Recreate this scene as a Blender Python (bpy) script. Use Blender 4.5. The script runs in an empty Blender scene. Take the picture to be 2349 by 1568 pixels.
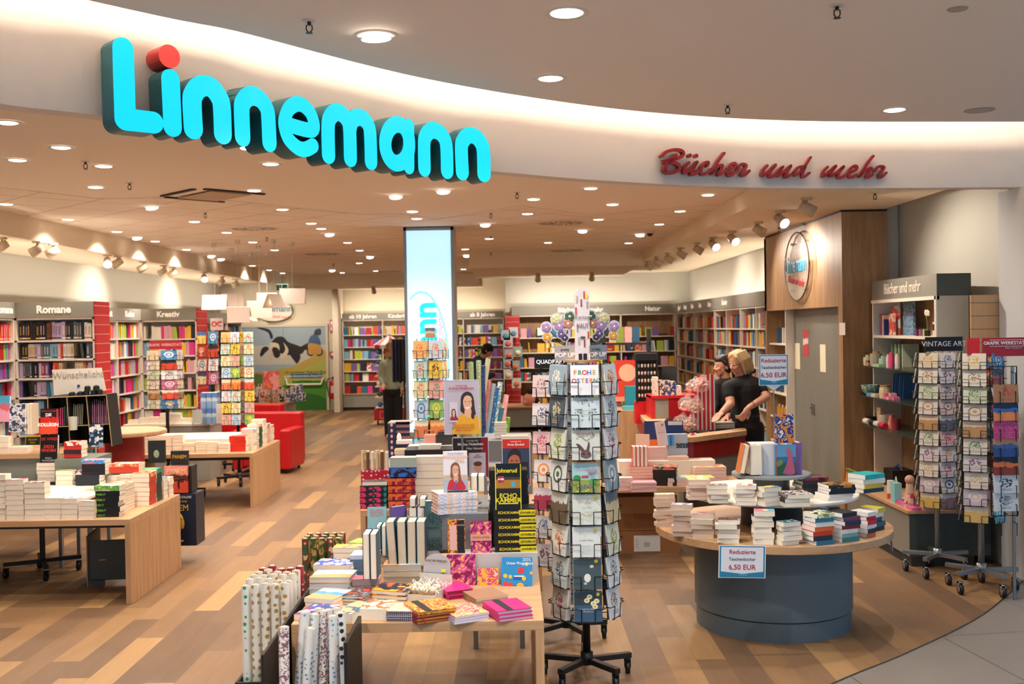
import bpy,bmesh,math,random
from mathutils import Vector,Matrix,Euler
R=random.Random(7)
C=bpy.context.scene.collection
SC=bpy.context.scene
F=2450.0;CU=1174.5;CV=784.0;CAMZ=2.0
PITCH=math.atan(34/F);ROLL=math.atan(0.0163)
_F=Vector((0,math.cos(PITCH),-math.sin(PITCH)))
_X=Vector((1,0,0));_U=Vector((0,math.sin(PITCH),math.cos(PITCH)))
_R=_X*math.cos(ROLL)-_U*math.sin(ROLL)
_UP=_X*math.sin(ROLL)+_U*math.cos(ROLL)
cam=bpy.data.cameras.new('camera');camo=bpy.data.objects.new('camera',cam);C.objects.link(camo)
cam.sensor_width=36;cam.lens=36*F/2349
m=Matrix(((_R.x,_UP.x,-_F.x,0),(_R.y,_UP.y,-_F.y,0),(_R.z,_UP.z,-_F.z,CAMZ),(0,0,0,1)))
camo.matrix_world=m
cam.dof.use_dof=True;cam.dof.focus_distance=6.2;cam.dof.aperture_fstop=3.6
cam.clip_end=100
SC.camera=camo
SC.view_settings.view_transform='Standard';SC.view_settings.look='None'
SC.view_settings.gamma=1;SC.view_settings.use_curve_mapping=False
SC.view_settings.exposure=0.33
SC.cycles.use_denoising=True
SC.cycles.max_bounces=6;SC.cycles.diffuse_bounces=3;SC.cycles.glossy_bounces=2;SC.cycles.use_adaptive_sampling=True;SC.cycles.adaptive_threshold=.13;SC.cycles.adaptive_min_samples=24;SC.cycles.transparent_max_bounces=8
SC.cycles.sample_clamp_indirect=6
SC.cycles.caustics_reflective=False;SC.cycles.caustics_refractive=False
W=bpy.data.worlds.new('world');SC.world=W;W.use_nodes=True
W.node_tree.nodes['Background'].inputs[0].default_value=(0.40,0.68,1.0,1)
W.node_tree.nodes['Background'].inputs[1].default_value=.75
WARM=(1.0,0.85,0.71)
E_DOWN=84.0
E_TRACK=55.0
E_MALL_FILL=190.0
E_COVE=50.0
def ray(u,v):
 return _F+_R*((u-CU)/F)+_UP*((CV-v)/F)
def pz(u,v,z):
 d=ray(u,v);t=(z-CAMZ)/d.z
 return Vector((0,0,CAMZ))+d*t
def py(u,v,y):
 d=ray(u,v);return Vector((0,0,CAMZ))+d*(y/d.y)
def pxx(u,v,x):
 d=ray(u,v);return Vector((0,0,CAMZ))+d*(x/d.x)
def lin(c):
 if isinstance(c,str):
  c=c.lstrip('#');c=tuple(int(c[i:i+2],16)/255 for i in(0,2,4))
 return tuple((x/12.92 if x<=.04045 else((x+.055)/1.055)**2.4)for x in c)+(1,)
MC={};MCOL={}
def M(c,rough=.5,metal=0,emit=0,name=None,spec=None,coat=0):
 k=(c,rough,metal,emit,name)
 if k in MC:return MC[k]
 m=bpy.data.materials.new(name or 'surface');m.use_nodes=True
 b=m.node_tree.nodes['Principled BSDF']
 b.inputs['Base Color'].default_value=lin(c)
 b.inputs['Roughness'].default_value=rough;b.inputs['Metallic'].default_value=metal
 if coat:b.inputs['Coat Weight'].default_value=coat
 if emit:
  b.inputs['Emission Color'].default_value=lin(c);b.inputs['Emission Strength'].default_value=emit
 nt=m.node_tree;n=nt.nodes.new('ShaderNodeTexNoise');n.inputs['Scale'].default_value=9
 mr=nt.nodes.new('ShaderNodeMapRange');mr.inputs[3].default_value=max(0,rough-.06);mr.inputs[4].default_value=min(1,rough+.06)
 nt.links.new(n.outputs[0],mr.inputs[0]);nt.links.new(mr.outputs[0],b.inputs['Roughness'])
 MC[k]=m;MCOL[m.name]=c;return m
class NT:
 def __init__(s,name):
  s.m=bpy.data.materials.new(name);s.m.use_nodes=True;s.t=s.m.node_tree
  s.b=s.t.nodes['Principled BSDF']
 def n(s,typ,**kw):
  n=s.t.nodes.new(typ)
  for k,v in kw.items():
   if k.startswith('i'):
    n.inputs[int(k[1:])].default_value=v
   else:setattr(n,k,v)
  return n
 def l(s,a,b):s.t.links.new(a,b)
 def math(s,op,a,b=None,c=None):
  n=s.t.nodes.new('ShaderNodeMath');n.operation=op
  for i,x in enumerate((a,b,c)):
   if x is None:continue
   if isinstance(x,(int,float)):n.inputs[i].default_value=x
   else:s.l(x,n.inputs[i])
  return n.outputs[0]
 def mix(s,f,a,b,typ='MIX'):
  n=s.t.nodes.new('ShaderNodeMix');n.data_type='RGBA';n.blend_type=typ
  for i,x in((0,f),(6,a),(7,b)):
   if isinstance(x,(int,float)):n.inputs[i].default_value=x
   elif isinstance(x,tuple):n.inputs[i].default_value=x
   else:s.l(x,n.inputs[i])
  return n.outputs[2]
def wood(name,c1,c2,scale=1.0,axis='z',rough=.45):
 if name in MC:return MC[name]
 t=NT(name);tc=t.n('ShaderNodeTexCoord');mp=t.n('ShaderNodeMapping')
 s=[9*scale]*3;s['xyz'.index(axis)]=.7*scale
 mp.inputs['Scale'].default_value=s
 t.l(tc.outputs['Object'],mp.inputs[0])
 n1=t.n('ShaderNodeTexNoise',i2=2.2,i3=6.0,i4=.62);n1.inputs['Distortion'].default_value=.6
 t.l(mp.outputs[0],n1.inputs[0])
 r=t.n('ShaderNodeMapRange');r.inputs[1].default_value=.33;r.inputs[2].default_value=.68;t.l(n1.outputs[0],r.inputs[0])
 col=t.mix(r.outputs[0],lin(c1),lin(c2));t.l(col,t.b.inputs['Base Color'])
 t.b.inputs['Roughness'].default_value=rough
 MC[name]=t.m;return t.m
OAK=wood('oak_veneer','#a8825c','#c49c72')
OAKX=wood('oak_veneer_across','#b08a63','#c9a27a',axis='x')
OAKD=wood('oak_shop_panel','#8a6a4a','#b08a62')
WHITE=M('#e9e0d2',.45,name='white_laminate');GREY=M('#8c8a80',.45,name='grey_laminate')
DGREY=M('#4d5350',.5,name='dark_grey_laminate');CREAM=M('#efe6d4',.9,name='book_page_edges')
CREAM2=M('#e2d3b8',.9,name='book_page_edges_aged');PAGEW=M('#f0eeea',.85,name='white_page_edges')
BLACK=M('#0c0c0e',.45,name='black_lacquer');CHROME=M('#b8b8b8',.25,1,name='chrome')
RED=M('#c01a22',.45,name='red_laminate');STEEL=M('#8f9497',.35,.8,name='brushed_steel')
WIRE=M('#16181a',.4,.6,name='black_wire')
def floor_mat():
 t=NT('wood_plank_floor');tc=t.n('ShaderNodeTexCoord');sp=t.n('ShaderNodeSeparateXYZ');t.l(tc.outputs['Object'],sp.inputs[0])
 row=t.math('FLOOR',t.math('DIVIDE',sp.outputs[0],.178))
 wn=t.n('ShaderNodeTexWhiteNoise',noise_dimensions='1D');t.l(row,wn.inputs['W'])
 yy=t.math('ADD',t.math('DIVIDE',sp.outputs[1],1.25),wn.outputs[0])
 pl=t.math('FLOOR',yy)
 cb=t.n('ShaderNodeCombineXYZ');t.l(row,cb.inputs[0]);t.l(pl,cb.inputs[1])
 w2=t.n('ShaderNodeTexWhiteNoise',noise_dimensions='3D');t.l(cb.outputs[0],w2.inputs[0])
 cr=t.n('ShaderNodeValToRGB');e=cr.color_ramp.elements
 for p,c in((0,'#7b5f45'),(.35,'#8e6d4f'),(.65,'#9c7752'),(.85,'#b28a5c'),(1.0,'#c89f6a')):
  if p in(0,1.0):el=e[0 if p==0 else-1]
  else:el=e.new(p)
  el.color=lin(c)
 t.l(w2.outputs[0],cr.inputs[0])
 mp=t.n('ShaderNodeMapping');mp.inputs['Scale'].default_value=(14,1.3,1);t.l(tc.outputs['Object'],mp.inputs[0])
 ad=t.n('ShaderNodeVectorMath',operation='ADD');t.l(mp.outputs[0],ad.inputs[0]);t.l(w2.outputs[1],ad.inputs[1])
 sc=t.n('ShaderNodeVectorMath',operation='SCALE');sc.inputs[3].default_value=30;t.l(w2.outputs[1],sc.inputs[0]);t.l(sc.outputs[0],ad.inputs[1])
 n1=t.n('ShaderNodeTexNoise',i2=1.5,i3=8.0,i4=.65);t.l(ad.outputs[0],n1.inputs[0])
 r=t.n('ShaderNodeMapRange');r.inputs[1].default_value=.3;r.inputs[2].default_value=.7;r.inputs[3].default_value=.62;r.inputs[4].default_value=.758
 t.l(n1.outputs[0],r.inputs[0])
 mu=t.mix(1.0,cr.outputs[0],(1,1,1,1),'MULTIPLY')
 cc=t.n('ShaderNodeVectorMath',operation='SCALE');t.l(cr.outputs[0],cc.inputs[0]);t.l(r.outputs[0],cc.inputs[3])
 v=t.n('ShaderNodeTexVoronoi');v.inputs['Scale'].default_value=3.1;t.l(tc.outputs['Object'],v.inputs[0])
 kn=t.math('LESS_THAN',v.outputs[0],.045)
 col=t.mix(t.math('MULTIPLY',kn,.35),cc.outputs[0],lin('#5a402a'))
 fx=t.math('FRACT',t.math('DIVIDE',sp.outputs[0],.178));fy=t.math('FRACT',yy)
 gx=t.math('LESS_THAN',t.math('ABSOLUTE',t.math('SUBTRACT',fx,.5)),.492);gy=t.math('LESS_THAN',t.math('ABSOLUTE',t.math('SUBTRACT',fy,.5)),.4985)
 g=t.math('SUBTRACT',1,t.math('MULTIPLY',gx,gy))
 col=t.mix(t.math('MULTIPLY',g,.45),col,lin('#4e3a28'))
 t.l(col,t.b.inputs['Base Color']);t.b.inputs['Roughness'].default_value=.48
 return t.m
def grid_mat(name,base,line,size,rot=0,w=.008,rough=.8,var=0.0):
 t=NT(name);tc=t.n('ShaderNodeTexCoord');mp=t.n('ShaderNodeMapping');mp.inputs['Rotation'].default_value=(0,0,rot)
 t.l(tc.outputs['Object'],mp.inputs[0]);sp=t.n('ShaderNodeSeparateXYZ');t.l(mp.outputs[0],sp.inputs[0])
 out=None
 for i in(0,1):
  f=t.math('FRACT',t.math('DIVIDE',sp.outputs[i],size))
  g=t.math('GREATER_THAN',t.math('ABSOLUTE',t.math('SUBTRACT',f,.5)),.5-w/size)
  out=g if out is None else t.math('MAXIMUM',out,g)
 n=t.n('ShaderNodeTexNoise',i2=5.0);t.l(tc.outputs['Object'],n.inputs[0])
 b=t.mix(n.outputs[0],lin(base),lin(line))if var else None
 bb=t.mix(t.math('MULTIPLY',n.outputs[0],var),lin(base),lin(line))if var else lin(base)
 col=t.mix(out,bb,lin(line));t.l(col,t.b.inputs['Base Color']);t.b.inputs['Roughness'].default_value=rough
 return t.m
def slat_mat(name,base,line,pitch,w=.1,axis=2,rough=.5,grain=None):
 t=NT(name);tc=t.n('ShaderNodeTexCoord');sp=t.n('ShaderNodeSeparateXYZ');t.l(tc.outputs['Object'],sp.inputs[0])
 f=t.math('FRACT',t.math('DIVIDE',sp.outputs[axis],pitch));g=t.math('LESS_THAN',f,w)
 b=lin(base)
 if grain:
  mp=t.n('ShaderNodeMapping');mp.inputs['Scale'].default_value=(9,9,.7);t.l(tc.outputs['Object'],mp.inputs[0])
  n=t.n('ShaderNodeTexNoise',i2=2.2,i3=6.0);t.l(mp.outputs[0],n.inputs[0]);b=t.mix(n.outputs[0],lin(base),lin(grain))
 t.l(t.mix(g,b,lin(line)),t.b.inputs['Base Color']);t.b.inputs['Roughness'].default_value=rough
 return t.m
ART={};AK={}
def art(c1,c2,c3=None,kind='blotch',scale=6,seed=0,rough=.4):
 """printed pattern: blotch | titles | dots | band | stripes | motif | flow"""
 k=(c1,c2,c3,kind,scale,seed);VA=2
 if kind[-1]=='|':kind=kind[:-1];VA=1
 if k in ART:return ART[k]
 c3=c3 or c2
 t=NT('printed_'+kind);tc=t.n('ShaderNodeTexCoord')
 G=tc.outputs['Generated'];O=tc.outputs['Object']
 mp=t.n('ShaderNodeMapping');mp.inputs['Location'].default_value=(seed*1.7,seed*.9,seed*.31);t.l(O if kind in('dots','blotch','flow','stripes')else G,mp.inputs[0])
 V=mp.outputs[0];sp=t.n('ShaderNodeSeparateXYZ');t.l(G,sp.inputs[0])
 a,b_,c=lin(c1),lin(c2),lin(c3)
 def box(ax,lo,hi):
  return t.math('MULTIPLY',t.math('GREATER_THAN',sp.outputs[ax],lo),t.math('LESS_THAN',sp.outputs[ax],hi))
 if kind in('blotch','flow'):
  n=t.n('ShaderNodeTexNoise',i2=float(scale),i3=3.0);t.l(V,n.inputs[0])
  if kind=='flow':n.inputs['Distortion'].default_value=2.5
  f1=t.math('GREATER_THAN',n.outputs[0],.52);f2=t.math('LESS_THAN',n.outputs[0],.40)
  col=t.mix(f2,t.mix(f1,a,b_),c)
 elif kind=='dots':
  v=t.n('ShaderNodeTexVoronoi');v.inputs['Scale'].default_value=float(scale);v.inputs['Randomness'].default_value=.35;t.l(V,v.inputs[0])
  f=t.math('LESS_THAN',v.outputs[0],.28);col=t.mix(f,a,b_)
 elif kind=='stripes':
  w=t.n('ShaderNodeTexWave',i1=float(scale));w.bands_direction='DIAGONAL';t.l(V,w.inputs[0])
  col=t.mix(t.math('GREATER_THAN',w.outputs[1],.55),a,b_)
 elif kind=='titles':
  fr=t.math('FRACT',t.math('MULTIPLY',sp.outputs[1],14.0));ln=t.math('LESS_THAN',fr,.5)
  n=t.n('ShaderNodeTexNoise',i2=22.0);t.l(V,n.inputs[0])
  tx=t.math('MULTIPLY',t.math('MULTIPLY',ln,box(1,.62,.92)),t.math('MULTIPLY',box(0,.15,.85),t.math('GREATER_THAN',n.outputs[0],.42)))
  n2=t.n('ShaderNodeTexNoise',i2=float(scale),i3=3.0);t.l(V,n2.inputs[0])
  pic=t.math('MULTIPLY',box(1,.08,.55),t.math('GREATER_THAN',n2.outputs[0],.5))
  col=t.mix(tx,t.mix(pic,a,c),b_)
 elif kind=='band':
  n=t.n('ShaderNodeTexNoise',i2=30.0);t.l(V,n.inputs[0])
  st=t.math('MULTIPLY',t.math('MULTIPLY',box(2,.3,.8),box(0,.3,.72)),t.math('GREATER_THAN',n.outputs[0],.5))
  col=t.mix(t.math('MAXIMUM',st,box(2,.08,.15)),a,b_)
 elif kind=='motif':
  d1=t.math('SUBTRACT',sp.outputs[0],.5);d2=t.math('SUBTRACT',sp.outputs[VA],.58)
  rr=t.math('SQRT',t.math('ADD',t.math('MULTIPLY',d1,d1),t.math('MULTIPLY',d2,d2)))
  n=t.n('ShaderNodeTexNoise',i2=float(scale),i3=2.0);t.l(V,n.inputs[0])
  f=t.math('MULTIPLY',t.math('LESS_THAN',rr,.27),t.math('GREATER_THAN',n.outputs[0],.5))
  fr=t.math('FRACT',t.math('MULTIPLY',sp.outputs[VA],16.0))
  ln=t.math('MULTIPLY',t.math('MULTIPLY',t.math('LESS_THAN',fr,.35),box(VA,.12,.26)),box(0,.28,.72))
  col=t.mix(ln,t.mix(f,a,b_),c)
 elif kind=='ring':
  d1=t.math('SUBTRACT',sp.outputs[0],.5);d2=t.math('SUBTRACT',sp.outputs[VA],.55)
  rr=t.math('SQRT',t.math('ADD',t.math('MULTIPLY',d1,d1),t.math('MULTIPLY',d2,d2)))
  f=t.math('MULTIPLY',t.math('LESS_THAN',rr,.3),t.math('GREATER_THAN',rr,.21));col=t.mix(f,a,b_)
  col=t.mix(t.math('LESS_THAN',rr,.1),col,c)
 elif kind=='scene':
  n=t.n('ShaderNodeTexNoise',i2=float(scale));t.l(V,n.inputs[0])
  h=t.math('ADD',sp.outputs[VA],t.math('MULTIPLY',n.outputs[0],.35))
  col=t.mix(t.math('GREATER_THAN',h,.62),c,t.mix(t.math('GREATER_THAN',h,.85),b_,a))
 t.l(col,t.b.inputs['Base Color']);t.b.inputs['Roughness'].default_value=rough
 ART[k]=t.m;MCOL[t.m.name]=c1;AK[t.m.name]=(c1,c2,c3,kind+'|',scale,seed);return t.m
class MB:
 def __init__(s):s.v=[];s.f=[];s.m=[];s.mats=[]
 def mi(s,m):
  if m not in s.mats:s.mats.append(m)
  return s.mats.index(m)
 def add(s,vs,fs,m,T=None):
  o=len(s.v);i=s.mi(m)
  s.v+=[tuple(T@Vector(p))if T is not None else tuple(p)for p in vs]
  s.f+=[[a+o for a in f]for f in fs];s.m+=[i]*len(fs)
  return s
 def box(s,lo,hi,m,T=None):
  (x0,y0,z0),(x1,y1,z1)=lo,hi
  vs=[(x0,y0,z0),(x1,y0,z0),(x1,y1,z0),(x0,y1,z0),(x0,y0,z1),(x1,y0,z1),(x1,y1,z1),(x0,y1,z1)]
  return s.add(vs,[(0,3,2,1),(4,5,6,7),(0,1,5,4),(1,2,6,5),(2,3,7,6),(3,0,4,7)],m,T)
 def cyl(s,p0,p1,r0,m,r1=None,n=12,T=None,caps=True):
  p0,p1=Vector(p0),Vector(p1);r1=r0 if r1 is None else r1
  d=(p1-p0).normalized();a=d.orthogonal().normalized();b=d.cross(a)
  vs=[]
  for p,r in((p0,r0),(p1,r1)):
   vs+=[p+(a*math.cos(2*math.pi*k/n)+b*math.sin(2*math.pi*k/n))*r for k in range(n)]
  fs=[(k,(k+1)%n,n+(k+1)%n,n+k)for k in range(n)]
  if caps:fs+=[tuple(range(n))[::-1],tuple(range(n,2*n))]
  return s.add(vs,fs,m,T)
 def tube(s,pts,r,m,n=6,T=None):
  for a,b in zip(pts,pts[1:]):s.cyl(a,b,r,m,n=n,T=T)
  return s
 def lathe(s,prof,m,n=32,T=None,ang=2*math.pi,z=True):
  vs=[];full=abs(ang-2*math.pi)<1e-6;k=n if full else n+1
  for j in range(k):
   a=ang*j/n
   vs+=[(r*math.cos(a),r*math.sin(a),h)for r,h in prof]
  L=len(prof);fs=[]
  for j in range(n):
   j2=(j+1)%k
   for i in range(L-1):fs.append((j*L+i,j2*L+i,j2*L+i+1,j*L+i+1))
  return s.add(vs,fs,m,T)
 def prism(s,poly,z0,z1,m,T=None):
  n=len(poly);vs=[(x,y,z0)for x,y in poly]+[(x,y,z1)for x,y in poly]
  fs=[tuple(range(n))[::-1],tuple(range(n,2*n))]+[(i,(i+1)%n,n+(i+1)%n,n+i)for i in range(n)]
  return s.add(vs,fs,m,T)
 def ell(s,c,r,m,T=None,nu=16,nv=10):
  vs=[(c[0],c[1],c[2]-r[2])]
  for j in range(1,nv):
   ph=-math.pi/2+math.pi*j/nv
   vs+=[(c[0]+r[0]*math.cos(ph)*math.cos(2*math.pi*i/nu),c[1]+r[1]*math.cos(ph)*math.sin(2*math.pi*i/nu),c[2]+r[2]*math.sin(ph))for i in range(nu)]
  vs.append((c[0],c[1],c[2]+r[2]));fs=[]
  for i in range(nu):
   fs.append((0,1+(i+1)%nu,1+i));fs.append((len(vs)-1,1+(nv-2)*nu+i,1+(nv-2)*nu+(i+1)%nu))
   for j in range(nv-2):fs.append((1+j*nu+i,1+j*nu+(i+1)%nu,1+(j+1)*nu+(i+1)%nu,1+(j+1)*nu+i))
  return s.add(vs,fs,m,T)
 def mesh(s,name,smooth=False):
  me=bpy.data.meshes.new(name);me.from_pydata([tuple(p)for p in s.v],[],s.f)
  for m in s.mats:me.materials.append(m)
  me.polygons.foreach_set('material_index',s.m)
  if smooth:me.polygons.foreach_set('use_smooth',[True]*len(s.f))
  me.update();return me
 def obj(s,name,parent=None,smooth=False,T=None,bevel=0):
  o=bpy.data.objects.new(name,s.mesh(name,smooth));C.objects.link(o)
  if parent:o.parent=parent
  if T is not None:o.matrix_local=T
  if bevel:
   b=o.modifiers.new('edge','BEVEL');b.width=bevel;b.segments=2;b.limit_method='ANGLE'
  return o
def smooth_by_angle(o,a=40):
 o.data.polygons.foreach_set('use_smooth',[True]*len(o.data.polygons));o.data.set_sharp_from_angle(angle=math.radians(a));return o
LABELS={}
def tag(o,label,cat,group=None):
 w=label.split()
 for drop in(('the','a'),('flat','thin','large','broad','thick'),('from',)):
  if len(w)>16:w=[x for x in w if x not in drop];label=' '.join(w)
 if len(w)>16:print('LONG',len(w),label);label=' '.join(w[:16])
 o['label']=label;o['category']=cat
 if group:o['group']=group
 LABELS[label]=LABELS.get(label,0)+1
 return o
def struct(o):o['kind']='structure';return o
def thing(name,label,cat,T=None,group=None):
 o=bpy.data.objects.new(name,None);C.objects.link(o);o.empty_display_size=.05
 if T is not None:o.matrix_world=T
 return tag(o,label,cat,group)
def TR(p=(0,0,0),rz=0,rx=0,ry=0):
 return Matrix.Translation(Vector(p))@Euler((rx,ry,rz),'XYZ').to_matrix().to_4x4()
def lettering(txt,size,m,parent,T,bold=0.0,ext=.002,align='CENTER',name='lettering',sx=1.0,shear=0,space=1.0):
 cu=bpy.data.curves.new('t','FONT');cu.body=txt;cu.size=size;cu.align_x=align;cu.align_y='CENTER'
 cu.extrude=ext;cu.offset=bold;cu.shear=shear;cu.resolution_u=3;cu.space_character=space
 o=bpy.data.objects.new('t',cu);C.objects.link(o)
 dg=bpy.context.evaluated_depsgraph_get()
 me=bpy.data.meshes.new_from_object(o.evaluated_get(dg));me.materials.clear();me.materials.append(m);me.name=name
 bpy.data.objects.remove(o)
 q=bpy.data.objects.new(name,me);C.objects.link(q)
 if parent:q.parent=parent
 q.matrix_local=T@Matrix.Diagonal((sx,1,1,1));return q
UPR=Matrix(((1,0,0,0),(0,0,-1,0),(0,1,0,0),(0,0,0,1)))
def catmull(pts,n=6):
 P=[Vector(p)for p in pts];out=[]
 for i in range(len(P)-1):
  p0=P[max(0,i-1)];p1=P[i];p2=P[i+1];p3=P[min(len(P)-1,i+2)]
  for k in range(n):
   t=k/n
   out.append(.5*((2*p1)+(p2-p0)*t+(2*p0-5*p1+4*p2-p3)*t*t+(3*p1-p0-3*p2+p3)*t**3))
 out.append(P[-1]);return out
def flat_shape(mb,pts,m,y,smooth=True,n=5):
 """filled outline in the x-z plane at depth y (a print on a panel)"""
 if smooth:
  q=catmull([(a,b,0)for a,b in pts]+[(pts[0][0],pts[0][1],0)],n)[:-1]
 else:q=[Vector((a,b,0))for a,b in pts]
 from mathutils.geometry import tessellate_polygon
 tri=tessellate_polygon([q]);mb.add([(p.x,y,p.y)for p in q],[tuple(t)for t in tri],m)
ORD=['topmost','second','third','fourth','fifth','sixth','seventh','eighth','ninth','tenth','eleventh','twelfth']
NTH=['first','second','third','fourth','fifth','sixth','seventh','eighth','ninth','tenth','eleventh','twelfth','thirteenth','fourteenth','fifteenth','sixteenth','seventeenth','eighteenth','nineteenth','twentieth']+['%d%s'%(k,{1:'st',2:'nd',3:'rd'}.get(k%10,'th'))for k in range(21,60)]
PLASTER=M('#cfc3b0',.9,name='warm_plaster');CEILM=M('#ebdfd0',.92,name='ceiling_plaster')
WALLM=M('#c9c8bd',.9,name='pale_grey_wall_paint')
def hz(u):return 750+(CU-u)*.0163
def ydepth(u,v,z):return pz(u,v,z)
FP=[(-420,115),(-180,185),(0,237),(220,263),(480,298),(578,316),(760,346),(994,380),(1179,397),(1370,413),(1609,426),(1800,431),(2050,431),(2340,429),(2500,427)]
fas=[pz(u,v,3.0)for u,v in FP]
fas=[Vector((p.x,p.y,0))for p in fas]
fas=catmull(fas,8)
def offset_curve(c,d):
 out=[]
 for i,p in enumerate(c):
  a=c[max(0,i-1)];b=c[min(len(c)-1,i+1)];t=(b-a).normalized();n=Vector((t.y,-t.x,0))
  out.append(p+n*d)
 return out
def wall_strip(mb,c,z0,z1,m,th=.1):
 b=offset_curve(c,-th)
 for i in range(len(c)-1):
  mb.add([(c[i].x,c[i].y,z0),(c[i+1].x,c[i+1].y,z0),(c[i+1].x,c[i+1].y,z1),(c[i].x,c[i].y,z1),(b[i].x,b[i].y,z0),(b[i+1].x,b[i+1].y,z0),(b[i+1].x,b[i+1].y,z1),(b[i].x,b[i].y,z1)],[(0,1,2,3),(4,7,6,5),(0,4,5,1),(3,2,6,7)],m)
mb=MB();wall_strip(mb,fas,3.0,3.95,M('#d8d0c8',.85,name='fascia_paint'),.12)
o=struct(mb.obj('wall_fascia'));smooth_by_angle(o)
ZC=3.25
TILE=grid_mat('ceiling_tiles','#e8dccd','#b09a80',.62,math.radians(45),.007,.9)
def plane(name,poly,z,m,th=.05,up=True):
 mb=MB();mb.prism(poly,z,z+th,m)if up else mb.prism(poly,z-th,z,m);return struct(mb.obj(name))
inn=offset_curve(fas,-.12)
XL,XR=-5.05,2.22
band=offset_curve(fas,-1.9)
mb=MB();pp=[p for p in inn if p.x<XR];e=pp[0]
mb.prism([(p.x,p.y)for p in pp]+[(XR,pp[-1].y),(XR,11.5),(-8,11.5),(-8,2.0),(e.x,2.0)],ZC,ZC+.04,CEILM)
struct(mb.obj('ceiling_margin'))
def tile_field(poly,name):
 mb=MB();mb.prism(poly,ZC-.003,ZC-.001,TILE);return struct(mb.obj(name))
tile_field([(XL,8.8),(-4.4,8.8),(-3.8,9.9),(-2.9,9.9),(-1.6,11.6),(-1.2,11.6),(-.8,12.2),(.1,11.0),(.9,12.0),(XR,11.2),(XR,17.9),(-.7,17.9),(-.7,24),(XL,24)],'ceiling_tiled')
plane('ceiling_back',[(-8,11.5),(4.2,11.5),(4.2,27.2),(-8,27.2)],ZC,CEILM)
plane('ceiling_right',[(XR,8.14),(4.2,8.25),(4.2,11.5),(XR,11.5)],ZC,CEILM)
BH=M('#e2d2b8',.9,name='bulkhead_paint')
def bulk(name,poly,z=3.0):mb=MB();mb.prism(poly,z,ZC-.003,BH);struct(mb.obj(name))
bulk('ceiling_bulkhead_right',[(XR,8.15),(3.62,8.2),(3.62,21.95),(XR,21.95)],3.08)
bulk('ceiling_bulkhead_left',[(-6.14,5.0),(XL,5.0),(XL,22.4),(-6.14,22.4)])
bulk('ceiling_bulkhead_back_right',[(-.7,17.9),(XR-.002,17.9),(XR-.002,21.6),(-.7,21.6)])
bulk('ceiling_bulkhead_back',[(XL+.002,24),(-.702,24),(-.702,26.6),(XL+.002,26.6)])
def wall(name,a,b,z0=0,z1=3.24,m=None,th=.12):
 mb=MB();a,b=Vector((a[0],a[1],0)),Vector((b[0],b[1],0));t=(b-a).normalized();n=Vector((t.y,-t.x,0))*-th
 q=[a,b,b+n,a+n];mb.prism([(p.x,p.y)for p in q][::-1],z0,z1,m or WALLM);return struct(mb.obj(name))
wall('wall_left',(-6.15,2.5),(-6.15,22.4))
wall('wall_left_recess',(-7.6,22.4),(-7.6,27))
wall('wall_left_return',(-6.15,22.5),(-7.6,22.5),th=-.1)
wall('wall_back',(-7.6,26.9),(.2,26.9),m=M('#d8cdb4',.9,name='warm_wall_paint'))
wall('wall_back_right',(-.12,21.95),(3.7,21.95))
wall('wall_back_step',(-.12,27),(-.12,22),m=PLASTER)
wall('wall_right',(3.66,21.95),(3.66,10.45))
wall('wall_right_front',(3.655,10.42),(3.78,10.42),th=.1)
wall('wall_right_side',(3.78,10.5),(3.995,8.56),th=.1)
mb=MB();mb.box((3.88,8.0,0),(4.4,8.5,3.0),M('#c3c8cc',.6,name='jamb_paint'));struct(mb.obj('wall_jamb_right'))
mb=MB();mb.box((-4.36,26.0,0),(-4.22,26.85,3.24),PLASTER);struct(mb.obj('wall_pier_back'))
FM=floor_mat()
arc=catmull([Vector(p)for p in((-5,2.6,0),(-2.5,3.3,0),(-.5,4.1,0),(.8,4.98,0),(1.75,5.9,0),(2.36,6.43,0),(3.14,7.2,0),(3.9,8.18,0),(4.3,8.7,0))],6)
poly=[(p.x,p.y)for p in arc]+[(4.3,27.5),(-8,27.5),(-8,2.6)]
mb=MB();mb.prism(poly,-.05,0,FM);struct(mb.obj('floor_wood'))
mb=MB();mb.prism([(p.x,p.y)for p in arc]+[(9,8.7),(9,-7),(-8,-7),(-8,2.6)],-.05,-.002,grid_mat('mall_floor_tiles','#86807a','#5f5a55',.9,math.radians(-8),.005,.35,.25));struct(mb.obj('floor_mall'))
mb=MB();oc=offset_curve(arc,.012)
for i in range(len(arc)-1):
 mb.add([(arc[i].x,arc[i].y,.001),(oc[i].x,oc[i].y,.001),(oc[i+1].x,oc[i+1].y,.001),(arc[i+1].x,arc[i+1].y,.001)],[(0,1,2,3)],M('#4a4a4a',.4,.5,name='floor_joint_metal'))
struct(mb.obj('trim_floor_joint'))
ZM=3.4
CE=[(-420,-180),(-150,-85),(0,-48),(200,0),(400,44),(540,71),(720,118),(860,154),(1000,185),(1180,217),(1400,248),(1600,266),(1800,276),(2000,279),(2200,279),(2349,279),(2520,278)]
lip=catmull([Vector((pz(u,v,ZM).x,pz(u,v,ZM).y,0))for u,v in CE],5)
MALLC=M('#e6dace',.85,name='mall_ceiling_paint')
mb=MB()
for i in range(len(lip)-1):
 a,b=lip[i],lip[i+1]
 mb.add([(a.x,a.y,ZM),(b.x,b.y,ZM),(b.x,-6,ZM),(a.x,-6,ZM)],[(0,1,2,3)],MALLC)
 mb.add([(a.x,a.y,ZM),(b.x,b.y,ZM),(b.x,b.y,ZM+.12),(a.x,a.y,ZM+.12)],[(0,1,2,3)],MALLC)
 mb.add([(a.x,a.y,ZM+.12),(b.x,b.y,ZM+.12),(b.x,-6,ZM+.12),(a.x,-6,ZM+.12)],[(0,3,2,1)],MALLC)
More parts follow.
